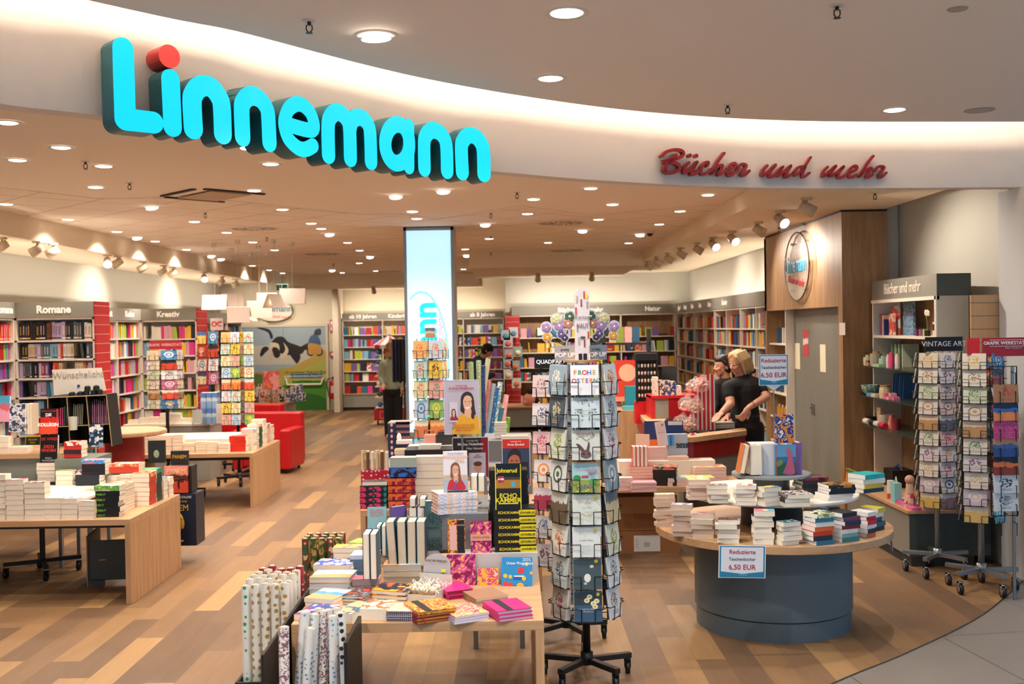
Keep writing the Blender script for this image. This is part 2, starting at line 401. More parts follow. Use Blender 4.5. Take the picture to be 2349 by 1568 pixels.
struct(mb.obj('ceiling_mall'))
mb=MB();mb.box((-9,1,3.95),(9,12,4.0),M('#e8e4de',.9,name='slot_white'));struct(mb.obj('ceiling_slot_top'))
mb=MB();l2=offset_curve(lip,.10);l3=offset_curve(lip,.16)
for i in range(len(lip)-1):
 a,b,c,d=l2[i],l2[i+1],l3[i+1],l3[i]
 mb.add([(a.x,a.y,ZM+.15),(b.x,b.y,ZM+.15),(c.x,c.y,ZM+.20),(d.x,d.y,ZM+.20)],[(0,1,2,3),(3,2,1,0)][:1],M('#ffe6cf',.5,emit=E_COVE,name='light_tube'))
 mb.add([(a.x,a.y,ZM+.15),(b.x,b.y,ZM+.15),(b.x,b.y,ZM+.122),(a.x,a.y,ZM+.122)],[(0,1,2,3)],MALLC)
tag(mb.obj('light_tube'),'long curved warm light tube in the slot above the shop fascia','light')
def seg_hit(c,u,v):
 d=ray(u,v);best=None
 for i in range(len(c)-1):
  a,b=c[i],c[i+1];e=b-a;den=d.x*e.y-d.y*e.x
  if abs(den)<1e-9:continue
  t=(a.x*e.y-a.y*e.x)/den;s=(a.x*d.y-a.y*d.x)/den
  if-1e-6<=s<=1+1e-6 and t>0:
   return(i+s,2.0+d.z*t)
 return(0,3)
def curve_len(c):
 L=[0]
 for a,b in zip(c,c[1:]):L.append(L[-1]+(b-a).length)
 return L
def at_len(c,L,s):
 for i in range(len(L)-1):
  if L[i+1]>=s or i==len(L)-2:
   f=(s-L[i])/(L[i+1]-L[i]);t=(c[i+1]-c[i]).normalized()
   return c[i]+(c[i+1]-c[i])*f,Vector((t.y,-t.x,0))
def stroke_letter(strokes,curve,depth,width,face,side,parent,name='letter',dots=(),smooth=True):
 L=curve_len(curve);mb=MB()
 def sz(p):
  k,z=seg_hit(curve,*p);i=min(int(k),len(curve)-2);return(L[i]+(k-i)*(L[i+1]-L[i]),z)
 def put(s,z,d):
  p,n=at_len(curve,L,s);q=p-n*d;return(q.x,q.y,z)
 def slab(poly):
  n=len(poly);vs=[put(a,b,0)for a,b in poly]+[put(a,b,depth)for a,b in poly]
  mb.add(vs,[tuple(range(n))],face)
  o=len(mb.v)-2*n;i=mb.mi(side)
  mb.f.append([o+n+k for k in range(n)][::-1]);mb.m.append(i)
  for k in range(n):mb.f.append([o+k,o+n+k,o+n+(k+1)%n,o+(k+1)%n]);mb.m.append(i)
 for item in strokes:
  w=width
  if isinstance(item,tuple):item,w=item
  P=[Vector((*sz(p),0))for p in item]
  if smooth and len(P)>2:P=catmull(P,7)
  Q=[]
  for p in P:
   if not Q or(p-Q[-1]).length>1e-4:Q.append(p)
  P=Q;h=w/2;lf,rt=[],[]
  for i,p in enumerate(P):
   t=(P[min(len(P)-1,i+1)]-P[max(0,i-1)]).normalized();nn=Vector((-t.y,t.x,0))
   lf.append(p+nn*h);rt.append(p-nn*h)
  for i in range(len(P)-1):
   if smooth:slab([(rt[i].x,rt[i].y),(rt[i+1].x,rt[i+1].y),(lf[i+1].x,lf[i+1].y),(lf[i].x,lf[i].y)])
   else:
    t=(P[i+1]-P[i]).normalized();nn=Vector((-t.y,t.x,0))*h;q=[P[i]-nn,P[i+1]-nn,P[i+1]+nn,P[i]+nn];slab([(v.x,v.y)for v in q])
  for p,t,in((P[0],P[0]-P[1]),(P[-1],P[-1]-P[-2])):
   a0=math.atan2(t.y,t.x)
   slab([(p.x+h*math.cos(a0-math.pi/2+math.pi*k/10),p.y+h*math.sin(a0-math.pi/2+math.pi*k/10))for k in range(11)])
  if not smooth:
   for p in P[1:-1]:slab([(p.x+h*math.cos(2*math.pi*k/20),p.y+h*math.sin(2*math.pi*k/20))for k in range(20)])
 for c,r in dots:
  s,z=sz(c);slab([(s+r*math.cos(2*math.pi*k/24),z+r*math.sin(2*math.pi*k/24))for k in range(24)])
 return mb.obj(name,parent)
a_=lambda x,y:(220+x/4.612,60+y/4.612)
b_=lambda x,y:(680+x/4.612,180+y/4.612)
FC=offset_curve(fas,.16)
sg=thing('shop_sign','large glowing cyan shop name letters with a red i-dot on the curved fascia','sign')
CY=M('#00d4ff',.35,emit=.9,name='lit_cyan_acrylic');CY.node_tree.nodes['Principled BSDF'].inputs['Base Color'].default_value=(0,.12,.2,1);CYS=M('#0b5a66',.4,name='teal_letter_side')
LW=.1
stroke_letter([[a_(288,235),a_(311,985),a_(610,1018)]],FC,.125,LW,CY,CYS,sg,smooth=False)
stroke_letter([[a_(790,560),a_(813,1065)]],FC,.125,LW*.93,CY,CYS,sg)
dot=stroke_letter([],FC,.125,LW,M('#f2453f',.4,emit=.55,name='lit_red_acrylic'),M('#b01a16',.4,name='red_letter_side'),sg,name='i_dot',dots=[(a_(778,318),.054)])
stroke_letter([[a_(1032,1085),a_(1018,800),a_(1034,720),a_(1080,655),a_(1150,628),a_(1230,655),a_(1300,745),a_(1333,850),a_(1345,1140)]],FC,.125,LW,CY,CYS,sg)
stroke_letter([[a_(1555,1170),a_(1545,880),a_(1562,800),a_(1610,748),a_(1670,738),a_(1740,775),a_(1800,860),a_(1822,960),a_(1835,1230)]],FC,.125,LW*.97,CY,CYS,sg)
stroke_letter([[(664.5,287),(717,298),(715.8,266.7),(700,245),(682,238),(664,248),(654,270),(652.6,290),(662,318),(684,339),(702,342),(718,334)]],FC,.125,LW*.8,CY,CYS,sg)
stroke_letter([[b_(340,810),b_(335,520),b_(352,420),b_(405,362),b_(465,365),b_(530,430),b_(562,530),b_(572,845)],[b_(566,540),b_(585,455),b_(640,412),b_(700,420),b_(760,490),b_(782,600),b_(790,880)]],FC,.125,LW*.95,CY,CYS,sg)
import math as _m
bowl=[b_(1068+128*_m.cos(t),690-205*_m.sin(t))for t in[2*_m.pi*k/12+.3 for k in range(13)]]
stroke_letter([(bowl,LW*.95),([b_(1190,500),b_(1192,935)],LW*.85)],FC,.125,LW,CY,CYS,sg)
stroke_letter([[b_(1355,950),b_(1352,680),b_(1372,600),b_(1415,555),b_(1465,548),b_(1530,585),b_(1575,660),b_(1590,760),b_(1595,975)]],FC,.125,LW,CY,CYS,sg)
stroke_letter([[b_(1755,990),b_(1745,730),b_(1767,652),b_(1810,607),b_(1860,600),b_(1920,637),b_(1965,710),b_(1980,800),b_(1985,1010)]],FC,.125,LW,CY,CYS,sg)
c_=lambda x,y:(1500+x/8.389,320+y/8.389)
d_=lambda x,y:(1730+x/7.34,340+y/7.34)
FS=offset_curve(fas,.055)
sc=thing('script_sign','dark red brush script letters reading BÜCHER UND MEHR on the fascia','sign')
CR=M('#7c0006',.3,name='red_acrylic',coat=.5)
def S(pts,f):return[f(x,y)for x,y in pts]
px=7.75/F/8.389
scr=[(c_,px,[([(165,315),(250,235),(400,195),(520,205),(580,255),(540,325),(430,370),(300,395),(215,412)],68),([(430,300),(330,400),(240,500),(215,590)],80),([(225,425),(400,440),(500,510),(480,585),(380,628),(280,630),(215,590)],80)],[]),(c_,px,[([(680,445),(620,510),(590,600),(612,635),(700,580),(838,432)],70),([(830,440),(760,560),(730,650),(780,662),(880,590)],74)],[(700,305),(825,310)]),(c_,px,[([(1030,500),(1058,440),(980,450),(920,540),(910,630),(970,665),(1060,620),(1110,570)],66)],[]),(c_,px,[([(1360,260),(1240,420),(1130,650)],62),([(1140,620),(1230,515),(1325,495),(1300,570),(1255,650),(1270,675),(1330,640),(1390,585)],66)],[]),(c_,px,[([(1450,590),(1560,525),(1580,465),(1520,460),(1440,550),(1430,650),(1480,690),(1560,640),(1620,575)],62)],[]),(c_,px,[([(1635,545),(1690,475),(1780,490),(1760,560),(1700,660),(1730,690),(1790,650),(1840,600)],66)],[]),(d_,px*8.389/7.34,[([(225,290),(160,370),(140,440),(172,450),(260,380),(365,275)],55),([(360,290),(290,370),(265,450),(300,478),(370,435)],58)],[]),(d_,px*8.389/7.34,[([(380,440),(440,350),(490,310)],50),([(480,320),(420,420),(412,460),(520,380),(622,290)],52),([(620,300),(560,400),(530,460),(560,480),(630,435)],58)],[]),(d_,px*8.389/7.34,[([(840,305),(760,315),(695,390),(692,450),(740,430),(830,340),(955,150)],50),([(868,310),(822,420),(815,470),(850,480),(938,412)],46)],[]),(d_,px*8.389/7.34,[([(1240,315),(1180,380),(1165,460),(1180,468),(1270,390),(1380,295)],52),([(1380,300),(1310,390),(1288,465),(1400,400),(1510,305)],52),([(1510,310),(1440,400),(1420,478),(1480,488),(1550,445)],55)],[]),(d_,px*8.389/7.34,[([(1630,405),(1720,355),(1735,305),(1680,298),(1610,370),(1600,455),(1650,487),(1730,445)],52)],[]),(d_,px*8.389/7.34,[([(2010,130),(1900,270),(1780,470)],52),([(1790,455),(1890,360),(1985,335),(1940,400),(1900,470),(1920,488),(2000,435)],52)],[]),(d_,px*8.389/7.34,[([(2035,375),(2100,305),(2190,312),(2170,370),(2110,450),(2130,488),(2180,460),(2230,410)],50)],[])]
for f,k,st,dots in scr:
 stroke_letter([(S(p,f),w*k*.88)for p,w in st],FS,.035,.03,CR,CR,sc,dots=[(f(*d),40*k)for d in dots])
def lamp(p,e,col=WARM,spot=136,name='downlight_lamp',rad=.06,rot=None,parent=None):
 l=bpy.data.lights.new(name,'SPOT');l.energy=e;l.color=col;l.spot_size=math.radians(spot);l.spot_blend=.8;l.shadow_soft_size=rad
 o=bpy.data.objects.new(name,l);C.objects.link(o);o.location=p
 if rot:o.rotation_euler=rot
 if parent:o.parent=parent;o.location=p;o.matrix_parent_inverse=Matrix.Identity(4)
 return o
LENS=M('#fff4e6',.5,emit=9,name='lit_lamp_lens');TRIM=M('#d8cfc2',.5,name='lamp_trim')
def downlight(u,v,z,r,where,e,tilt=0,col=WARM):
 p=pz(u,v,z);t=thing('downlight',where,'ceiling light',Matrix.Translation(p),'recessed downlights')
 mb=MB();mb.lathe([(r*1.0,-.002),(r*1.28,-.006),(r*1.38,0)],TRIM,20);mb.obj('trim_ring',t,True)
 mb=MB();mb.cyl((0,0,-.001),(0,0,.0),r,TRIM,n=20)
 Tm=TR((0,0,-.003-.35*r*abs(tilt)),0,tilt)
 mb=MB();mb.lathe([(0,-.004),(r*.75,-.004),(r*.95,0)],LENS,20,T=Tm);mb.obj('lens',t)
 if e:lamp((0,0,-.05-.4*r*abs(tilt)),e,col,parent=t)
 return t
DL=[(16,281,1.0),(140,338,1),(40,367,1),(238,381,1),(571,333,0),(621,376,1),(219,429,1),(14,468,1),(583,437,1),(156,503,1),(349,474,0),(648,480,1),(446,508,1),(268,531,1),(520,533,1),(315,544,0),(356,553,1),(428,572,1),(580,555,1),(630,573,1),(714,512,1),(737,524,1),(756,536,0),(797,556,1),(579,609,1),(617,619,1),(648,626,1),(485,586,0),(507,593,0),(762,619,0),(785,625,1),(825,574,1),(849,588,0),(824,603,1),(862,621,1),(1017,408,1),(1017,437,0),(908,449,0),(946,485,1),(956,501,1),(1355,432,1),(1224,457,1),(1210,490,1),(1405,469,1),(1373,503,1),(1624,447,1),(1560,484,1),(1512,514,1),(1468,537,0),(1442,557,1),(1122,547,1),(1257,556,1),(1067,571,1),(1071,585,0),(1240,579,1),(1235,586,0),(1336,528,0),(1113,514,0),(1063,617,1)]
ZONE=[(0,330,'in the ceiling over the leftmost bookcases'),(330,700,'in the ceiling over the left-hand tables'),(700,935,'in the ceiling left of the glowing pillar'),(935,1180,'in the ceiling right of the glowing pillar'),(1180,1400,'in the ceiling over the card stand'),(1400,2349,'in the ceiling over the cash desk')]
for a,b,wh in ZONE:
 for k,(u,v,e)in enumerate(sorted([d for d in DL if a<=d[0]<b],key=lambda d:d[1])):
  st='bright round' if e else 'dim tilted round'
  n='nearest' if k==0 else NTH[k]+' nearest'
  downlight(u,v,ZC-.003,.062,'%s downlight %s, %s there'%(st,wh,n),E_DOWN*e if e else 0,tilt=0 if e else.5)
for u,v,r,wh in((1300,30,.075,'nearest downlight in the grey mall ceiling with wide trim'),(863,82,.075,'tilted downlight in the grey mall ceiling above the big cyan sign'),(1263,180,.07,'downlight in the grey mall ceiling near the light slot'),(2052,252,.07,'downlight in the grey mall ceiling above the red script')):
 downlight(u,v,ZM-.002,r,wh,110,tilt=.5 if u==863 else 0,col=(1,.9,.8))
for i in range(2):  # added fill lamps, unseen behind the viewer, to brighten the mall ceiling
 for j in range(4):
  t=thing('downlight','added fill lamp in the mall ceiling behind the viewer, row %s, %s from the left'%(NTH[i],NTH[j]),'ceiling light',TR((-4.5+j*2.6,2.6-i*2.1-(.8 if j==0 else 0),ZM-.002)),'added mall fill lamps')
  mb=MB();mb.lathe([(.08,-.002),(.1,-.006),(.11,0)],TRIM,20);mb.obj('trim_ring',t);mb=MB();mb.lathe([(0,-.004),(.08,-.004)],LENS,20);mb.obj('lens',t);lamp((0,0,-.05),E_MALL_FILL,(1,.88,.76),parent=t)
for u,v,wh in((2247,253,'round white loudspeaker cover in the mall ceiling beside the downlight'),(2197,21,'small round cover plate in the mall ceiling corner')):
 mb=MB();p=pz(u,v,ZM-.001);mb.lathe([(0,-.004),(.09,-.004),(.1,0)]if u>2200 else[(0,-.004),(.04,-.004),(.045,0)],M('#a59a90',.6),24)
 tag(mb.obj('ceiling_cover',T=Matrix.Translation(p)),wh,'ceiling speaker' if u>2200 else 'cover plate')
SPR=[(709,47,ZM,'in the mall ceiling above the cyan sign'),(1920,12,ZM,'in the mall ceiling at the top edge'),(1669,240,ZM,'in the mall ceiling above the red script'),(196,370,ZC,'in the shop ceiling left under the sign'),(297,419,ZC,'in the shop ceiling beside the air vent'),(471,487,ZC,'in the shop ceiling beyond the air vent'),(612,543,ZC,'in the ceiling by the pendant lamps'),(1186,441,ZC,'nearest right of the glowing pillar'),(1126,488,ZC,'second behind the pillar top'),(1126,541,ZC,'third behind the pillar top'),(1126,578,ZC,'farthest behind the pillar top'),(765,604,ZC,'deep in the shop ceiling left of the pillar'),(2007,442,3.08,'in the lowered ceiling before the wooden portal'),(1787,520,3.08,'in the lowered ceiling above the portal edge'),(1687,554,3.08,'in the lowered ceiling left of the portal')]
for u,v,z,wh in SPR:
 p=pz(u,v,z);t=thing('fire_sprinkler','small dark fire sprinkler head '+wh,'sprinkler',Matrix.Translation(p),'fire sprinklers')
 mb=MB();mb.cyl((0,0,0),(0,0,-.006),.03,TRIM,n=14);mb.obj('rosette',t)
 d=M('#3a2c24',.4,.6,name='sprinkler_metal');mb=MB();mb.cyl((0,0,0),(0,0,-.022),.009,d,n=8);mb.tube([(-.012,0,-.02),(-.014,0,-.04),(-.004,0,-.055)],.003,d);mb.tube([(.012,0,-.02),(.014,0,-.04),(.004,0,-.055)],.003,d)
 mb.cyl((0,0,-.055),(0,0,-.058),.016,d,n=10);mb.obj('sprinkler_head',t)
for u,v,r,wh in((583,524,.3,'round slotted air diffuser in the ceiling left of the pillar'),(1287,511,.3,'round slotted air diffuser in the ceiling above the card stand'),(1300,574,.3,'second round air diffuser behind the one above the card stand'),(738,582,.3,'farther round air diffuser left of the pillar'),(890,622,.3,'farthest round air diffuser beside the pillar')):
 p=pz(u,v,ZC-.004);t=thing('air_diffuser',wh,'air vent',Matrix.Translation(p),'round air diffusers')
 mb=MB();mb.lathe([(0,-.004),(r,-.004),(r+.02,0)],TRIM,32);mb.obj('plate',t)
 mb=MB()
 for ring,n in((.1,12),(.2,20)):
  for k in range(n):
   a=2*math.pi*k/n;mb.box((-.04,-.006,-.006),(.04,.006,-.0045),M('#4a3c30',.7),TR((math.cos(a)*ring*r/.3+math.cos(a)*.03,math.sin(a)*ring*r/.3,0),a+.5))
 mb.obj('slots',t)
p=pz(492,448,ZC-.004);t=thing('ceiling_air_unit','square ceiling air unit with dark slots and grey centre panel','air vent',Matrix.Translation(p))
mb=MB();mb.box((-.2,-.3,-.012),(.2,.3,-.006),M('#b59c80',.7));mb.obj('centre_panel',t,T=TR((0,0,0),.78))
mb=MB();mb.box((-.3,.34,-.01),(.3,.38,0),M('#2c2018',.7),TR((0,0,0),.78));mb.box((-.3,-.38,-.01),(.3,-.34,0),M('#2c2018',.7),TR((0,0,0),.78));mb.box((-.38,-.3,-.01),(-.34,.3,0),M('#2c2018',.7),TR((0,0,0),.78));mb.obj('slots',t)
p=pz(1491,530,ZC);t=thing('security_camera','small dome security camera with black glass under the ceiling','camera',Matrix.Translation(p))
mb=MB();mb.lathe([(.0,-.03),(.06,-.03),(.075,0)],TRIM,20);mb.obj('housing',t,True)
mb=MB();mb.ell((0,0,-.03),(.045,.045,.04),M('#050505',.1));mb.obj('dome',t,True)
def track(p,where,aim,lit,e=0,r=.055):
 t=thing('spotlight',where,'spotlight',Matrix.Translation(p),'adjustable spotlights')
 body=M('#c8b497',.6,name='spot_body');a=math.atan2(aim.x,-aim.y)
 mb=MB();mb.cyl((0,0,0),(0,0,-.02),.05,body,n=14);mb.cyl((0,0,-.02),(0,0,-.07),.012,body,n=8);mb.obj('mount',t)
 d=aim.normalized();c=Vector((0,0,-.09));mb=MB();mb.cyl(c-d*.06,c+d*.075,r*.75,body,r1=r,n=16);mb.obj('spot_head',t,True)
 mb=MB();mb.cyl(c+d*.075,c+d*.078,r*.9,LENS if lit else M('#8a7860',.4),n=16);mb.obj('lens',t)
 if e:
  l=lamp(c+d*.1,e,spot=100,name='spotlight_lamp',rad=.03,parent=t);l.rotation_euler=d.to_track_quat('-Z','Y').to_euler()
R_SP=[(1850,457,0),(1790,487,1),(1740,512,0),(1680,534,1),(1636,548,1),(1600,560,0),(1562,572,0),(1533,583,0),(1508,592,0),(1487,602,0)]
for k,(u,v,lit)in enumerate(R_SP):
 track(pz(u,v-4,3.08),'%s spotlight, %s from the front in the row along the right bulkhead'%('glaring' if lit else 'unlit looking',NTH[k]),Vector((.8,-.12,-.5))if not lit else Vector((.35,-.8,-.55)),lit,62 if k==0 else(E_TRACK if k%2==0 else 0))
for k,x in enumerate((-6.4,-4.9,-3.2,-1.5)):
 track(Vector((x,24.9,3.0 if x>-5 else 3.245)),'%s spotlight from the left aimed at the back wall'%NTH[k],Vector((0,.8,-.6)),0,95)
for k,x in enumerate((.5,1.5)):
 track(Vector((x,19.8,2.998)),'%s spotlight from the left aimed at the Natur bookcase'%NTH[k],Vector((0,.8,-.6)),0,95)
L_SP=[(4,548,0),(85,557,0),(122,562,0),(246,588,1),(270,590,0),(328,603,0),(375,612,0),(396,616,0),(468,628,1),(508,638,0),(540,644,0)]
for k,(u,v,lit)in enumerate(L_SP):
 track(pz(u,v-4,3.0),'%s spotlight, %s from the front in the row along the left bulkhead'%('glaring' if lit else 'unlit looking',NTH[k]),Vector((-.8,-.12,-.5))if not lit else Vector((.35,-.8,-.5)),lit,E_TRACK if k%3==0 else 0)
PALN={'#1b2230':'dark blue','#14161a':'black','#b3202a':'red','#e0552a':'orange','#e8b838':'yellow','#f0ece0':'white','#d9c6a0':'beige','#7fb0c8':'light blue','#2f6c8e':'blue','#2e7d5b':'green','#a8c34a':'lime green','#d9a5b4':'pale pink','#d8398a':'pink','#7b5ea6':'purple','#b9a8cc':'lilac','#54606a':'grey','#7a4a2c':'brown','#1d8a93':'teal','#c8ddd6':'mint'}
PAL=list(PALN)
def spine_mat(c):
 acc=R.choice(['#f0ece0','#e8b838','#14161a']if c not in('#f0ece0','#d9c6a0','#c8ddd6')else['#14161a','#b3202a','#2f6c8e'])
 return art(c,acc,None,'band',6,R.randrange(3),.45)
def cover_mat(c):
 k=R.choice(['titles','titles','blotch']);c2=R.choice(['#f0ece0','#e8b838','#14161a','#b3202a']);c3=R.choice(PAL)
 if c2==c:c2='#f0ece0'
 return art(c,c2,c3,k,25 if k=='blotch' else R.choice([6,9]),R.randrange(3),.35)
SB={}
def shelf_book_mesh(w,h,d,mc):
 key=(round(w,3),round(h,2),mc.name)
 if key in SB:return SB[key]
 mb=MB();w,h=key[0],key[1];pg=CREAM
 mb.box((0,.001,0),(w,d,h),mc)
 b=.0015;mb.add([(b,.004,h+.0004),(w-b,.004,h+.0004),(w-b,d-.003,h+.0004),(b,d-.003,h+.0004)],[(0,1,2,3)],pg)
 me=mb.mesh('book');SB[key]=me;return me
SHELF=[]
def fill_row(T,x0,x1,z,y,hh,where,pal=None,dens=.95,group='',lean=.15,faceout=0.0):
 """fills one shelf; T local frame: x along, y back, z up"""
 x=x0+.01;k=0
 pal=pal or PAL;base=R.choice([.18,.19,.2]);run=0;cc=R.choice(pal)
 while x<x1-.03:
  if R.random()>dens:x+=R.uniform(.03,.12);continue
  if faceout and R.random()<faceout and x<x1-.16:
   w=R.uniform(.12,.15);h=min(hh-.02,R.uniform(.17,.21));c=R.choice(pal)
   SHELF.append((T@TR((x,y+.02,z),0,-.1),w,h,.02,c,'face',where,k,group));x+=w+.015;k+=1;continue
  if run<=0:cc=R.choice(pal);run=R.choice([1,1,2,3,4])
  run-=1
  w=R.choice([.018,.022,.026,.03,.034,.042]);h=min(hh-.015,R.choice([base,base,base+.01,base+.02,base-.01]))
  if x+w>x1-.005:break
  tilt=0
  if R.random()<lean*.2:tilt=.12
  SHELF.append((T@TR((x,y+R.uniform(0,.012),z),0,0,-tilt),w,h,.13,cc,'spine',where,k,group));x+=w+.0015+(.025 if tilt else 0);k+=1
def flush_shelves(limit=300):
 """nearest ones become objects, the rest one mass"""
 keep=[]
 for s in SHELF:
  p=s[0].translation;d=p.y
  if d<1:continue
  x=CU+F*p.x/d;y=hz(x)-F*(p.z-2)/d
  keep.append((d,x,y,s))
 vis=[k for k in keep if-20<k[1]<2360 and not(560<k[1]<700 and k[2]>860)and not(k[2]>935)and not(330<k[1]<440 and k[2]>800)and not(100<k[1]<225 and k[2]>880)and not(k[1]<45 and k[2]>800)and not(1215<k[1]<1430 and k[2]>840)]
 vis.sort(key=lambda k:k[0]);one=set(id(k[3])for k in vis[:limit])
 mass=MB()
 for d,x,y,s in keep:
  Tm,w,h,dd,c,mode,where,k,group=s
  mc=spine_mat(c)if mode=='spine' else cover_mat(c)
  if id(s)in one:
   if mode=='spine':me=shelf_book_mesh(w,h,dd,mc)
   else:mb=MB();mb.box((0,0,0),(w,dd,h),art(c,R.choice(['#f0ece0','#14161a','#e8b838']),R.choice(PAL),'motif',6,R.randrange(3)));me=mb.mesh('book')
   o=bpy.data.objects.new('book',me);C.objects.link(o);o.matrix_world=Tm
   tag(o,'%s %s, %s from left, %s'%(PALN[c],'book' if mode=='spine' else 'facing-out book',NTH[min(k,58)],where),'book',group)
  else:mass.box((0,0,0),(w,dd,h),M(c,.5)if d>16 and R.random()<.5 else mc,Tm)
 if mass.v:
  o=mass.obj('shelf_books');tag(o,'rows of small colourful books on the farther shelves','books');o['kind']='stuff'
CASE={}
def bookcase(A,B,name,label,H=2.36,depth=.34,cols=1,rows=(1.94,1.73,1.52,1.31,1.1,.89,.68),header=.2,texts=(),zb=.45,bench=.0,end_red=0,pal=None,back=None,open_top=None,wherefmt='on the %s shelf of %s',nm='',faceout=0,dens=.96,led=True,fillrows=None,tz=.085):
 A=Vector((*A,0));B=Vector((*B,0));W_=(B-A).length;a=math.atan2((B-A).y,(B-A).x)
 T=TR(A,a);t=thing('bookcase',label,'bookcase',T)
 carc=MB();sl=.022
 hz0=H-header
 carc.box((0,depth-.015,0),(W_,depth,H),back or WHITE)
 for k in range(cols+1):
  x=k*W_/cols;xa=max(0,min(W_-sl,x-sl/2));carc.box((xa,0,zb),(xa+sl,depth-.015,hz0),WHITE)
 carc.box((0,0,hz0-.025),(W_,depth-.015,hz0),WHITE)
 carc.obj('carcass',t)
 mb=MB();mb.box((0,-.015,hz0),(W_,.01,H),GREY);mb.box((0,.01,hz0+.0),(W_,.03,hz0+.01),GREY);hd=mb.obj('header',t)
 for tx,fx in texts:lettering(tx,tz*1.35,M('#f2e8da',.5,emit=.25,name='header_letters'),hd,TR((fx*W_,-.017,(hz0+H)/2))@UPR,bold=.004)
 for z in rows:
  mb=MB();mb.box((.0,.0,z-.02),(W_,depth-.016,z),WHITE);mb.obj('shelf',t)
 mb=MB();mb.box((0,-.02-bench,.08),(W_,depth,zb-.03),GREY);mb.box((0,.03-bench,0),(W_,depth,.08),M('#3c3a35',.7));mb.obj('base_cabinet',t)
 mb=MB();mb.box((0,-.04-bench,zb-.03),(W_,depth-.015,zb),OAKX);mb.obj('base_top',t)
 if end_red:
  mb=MB();rm=slat_mat('red_slat_panel','#b32128','#e0b0a8',.105,.05)if 'rs' not in CASE else CASE['rs'];CASE['rs']=rm
  mb.box((W_+.001,-.01,0),(W_+.02,end_red,H),rm);mb.obj('slat_side_panel',t)
 names=['top','second','third','fourth','fifth','sixth','seventh','eighth']
 zs=list(rows)+[zb];prev=hz0-.03
 for i,z in enumerate(zs):
  hh=prev-z-.005;prev=z-.02
  if fillrows is not None and i not in fillrows:continue
  for k in range(cols):
   wn=names[i]+' shelf'+((', %s bay'%NTH[k])if cols>1 else '')
   fill_row(T,k*W_/cols+sl,(k+1)*W_/cols-sl,z,.03,hh,'%s, %s'%(wn,nm),pal,dens,'books in '+nm,faceout=faceout)
 if led:
  l=bpy.data.lights.new('shelf_top_light','AREA');l.shape='RECTANGLE';l.size=max(.2,W_-.06);l.size_y=.05;l.energy=3.6*W_;l.color=(1,.86,.72)
  lo=bpy.data.objects.new('shelf_top_light',l);C.objects.link(lo);lo.parent=t;lo.location=(W_/2,.1,H-.12);lo.rotation_euler=(math.radians(180)-.12,0,0)
 return t,T,W_
COOL=['#1b2230','#14161a','#54606a','#2f6c8e','#7fb0c8','#d9c6a0','#e0552a','#7a4a2c']
PINK=['#d8398a','#d9a5b4','#f0ece0','#b9a8cc','#1b2230','#a8c34a','#7fb0c8','#e8b838']
BRI=['#e0552a','#e8b838','#b3202a','#2f6c8e','#a8c34a','#f0ece0','#1b2230','#7fb0c8','#7b5ea6','#d8398a']
BLU=['#2f6c8e','#1b2230','#f0ece0','#b3202a','#7fb0c8','#e8b838','#2f6c8e','#e0552a']
bookcase((-5.49,11.8),(-4.61,11.8),'n','bookcase with grey ROMANE header and red slatted end panel',rows=(1.94,1.73,1.52,1.31,1.1,.89,.68),header=.17,texts=(('Romane',.5),),end_red=.40,pal=COOL+['#b9a8cc','#d9a5b4','#b3202a','#f0ece0','#7b5ea6','#1b2230'],nm='Romane bookcase')
bookcase((-5.49,8.2),(-5.49,11.79),'n','bookcase row along the left wall at the picture edge',cols=4,rows=(1.94,1.73,1.52,1.31,1.1,.89,.68),header=.17,texts=(('Romane',.93),),nm='left edge bookcase',pal=BRI)
bookcase((-5.56,12.25),(-5.56,16.0),'n','bookcase row along the left wall between Romane and Kreativ',cols=4,rows=(1.93,1.66,1.4,1.14,.88,.66),header=.17,texts=(('Handarbeit',.62),('Kochen',.87)),nm='wall bookcase before Kreativ',pal=PINK+BRI,dens=.93)
bookcase((-5.56,16.0),(-4.72,16.0),'n','bookcase with grey KREATIV header and red slatted end panel',rows=(1.91,1.66,1.4,1.14,.88,.66),header=.17,texts=(('Kreativ',.5),),end_red=.5,nm='Kreativ bookcase',pal=PINK)
bookcase((-5.56,16.5),(-5.56,22.0),'n','farthest bookcase row along the left wall behind the pendants',cols=5,rows=(1.91,1.66,1.4,1.14,.88,.66),header=.17,texts=(('Hobby',.3),('Reise',.5)),nm='farthest left wall bookcase',pal=BLU)
KR=(1.92,1.64,1.36,1.05,.78)
bookcase((-4.2,26.45),(-.2,26.45),'n','children bookcase row on the back wall headed AB 10 JAHREN',H=2.4,cols=4,rows=(1.87,1.57,1.27,.97,.72),header=.16,texts=(('ab 10 Jahren',.13),('Kinderbücher',.38),('ab 8 Jahren',.87)),nm='children bookcase at the back',pal=BRI,faceout=.15,zb=.42,tz=.1)
t,T,w=bookcase((.0,21.5),(3.3,21.5),'n','back bookcase row headed BÜCHER UND MEHR and NATUR with wooden back',H=2.42,cols=3,rows=(1.78,1.48,1.18,.9),header=.19,texts=(('Bücher und mehr',.42),('Natur',.86)),nm='Natur bookcase',pal=PINK+BRI,back=OAKD,faceout=.35,zb=.42,tz=.095)
mb=MB();mb.box((-.13,21.45,0),(.16,21.48,2.23),CASE['rs']);tag(mb.obj('red_slat_panel'),'tall red slatted display panel beside the back shelves','slat panel')
t,T,w=bookcase((3.3,21.4),(3.3,13.45),'n','white bookcase row along the right wall behind the cash desk',H=2.42,cols=8,rows=(1.93,1.68,1.4,1.12,.86),header=.19,texts=(('Jugend',.06),('Fantasy',.15),('Reise',.25),('Reise',.35),('Reise',.46),('Kalender',.62)),nm='right wall bookcase',pal=BLU,zb=.42,dens=.9)
BM={}
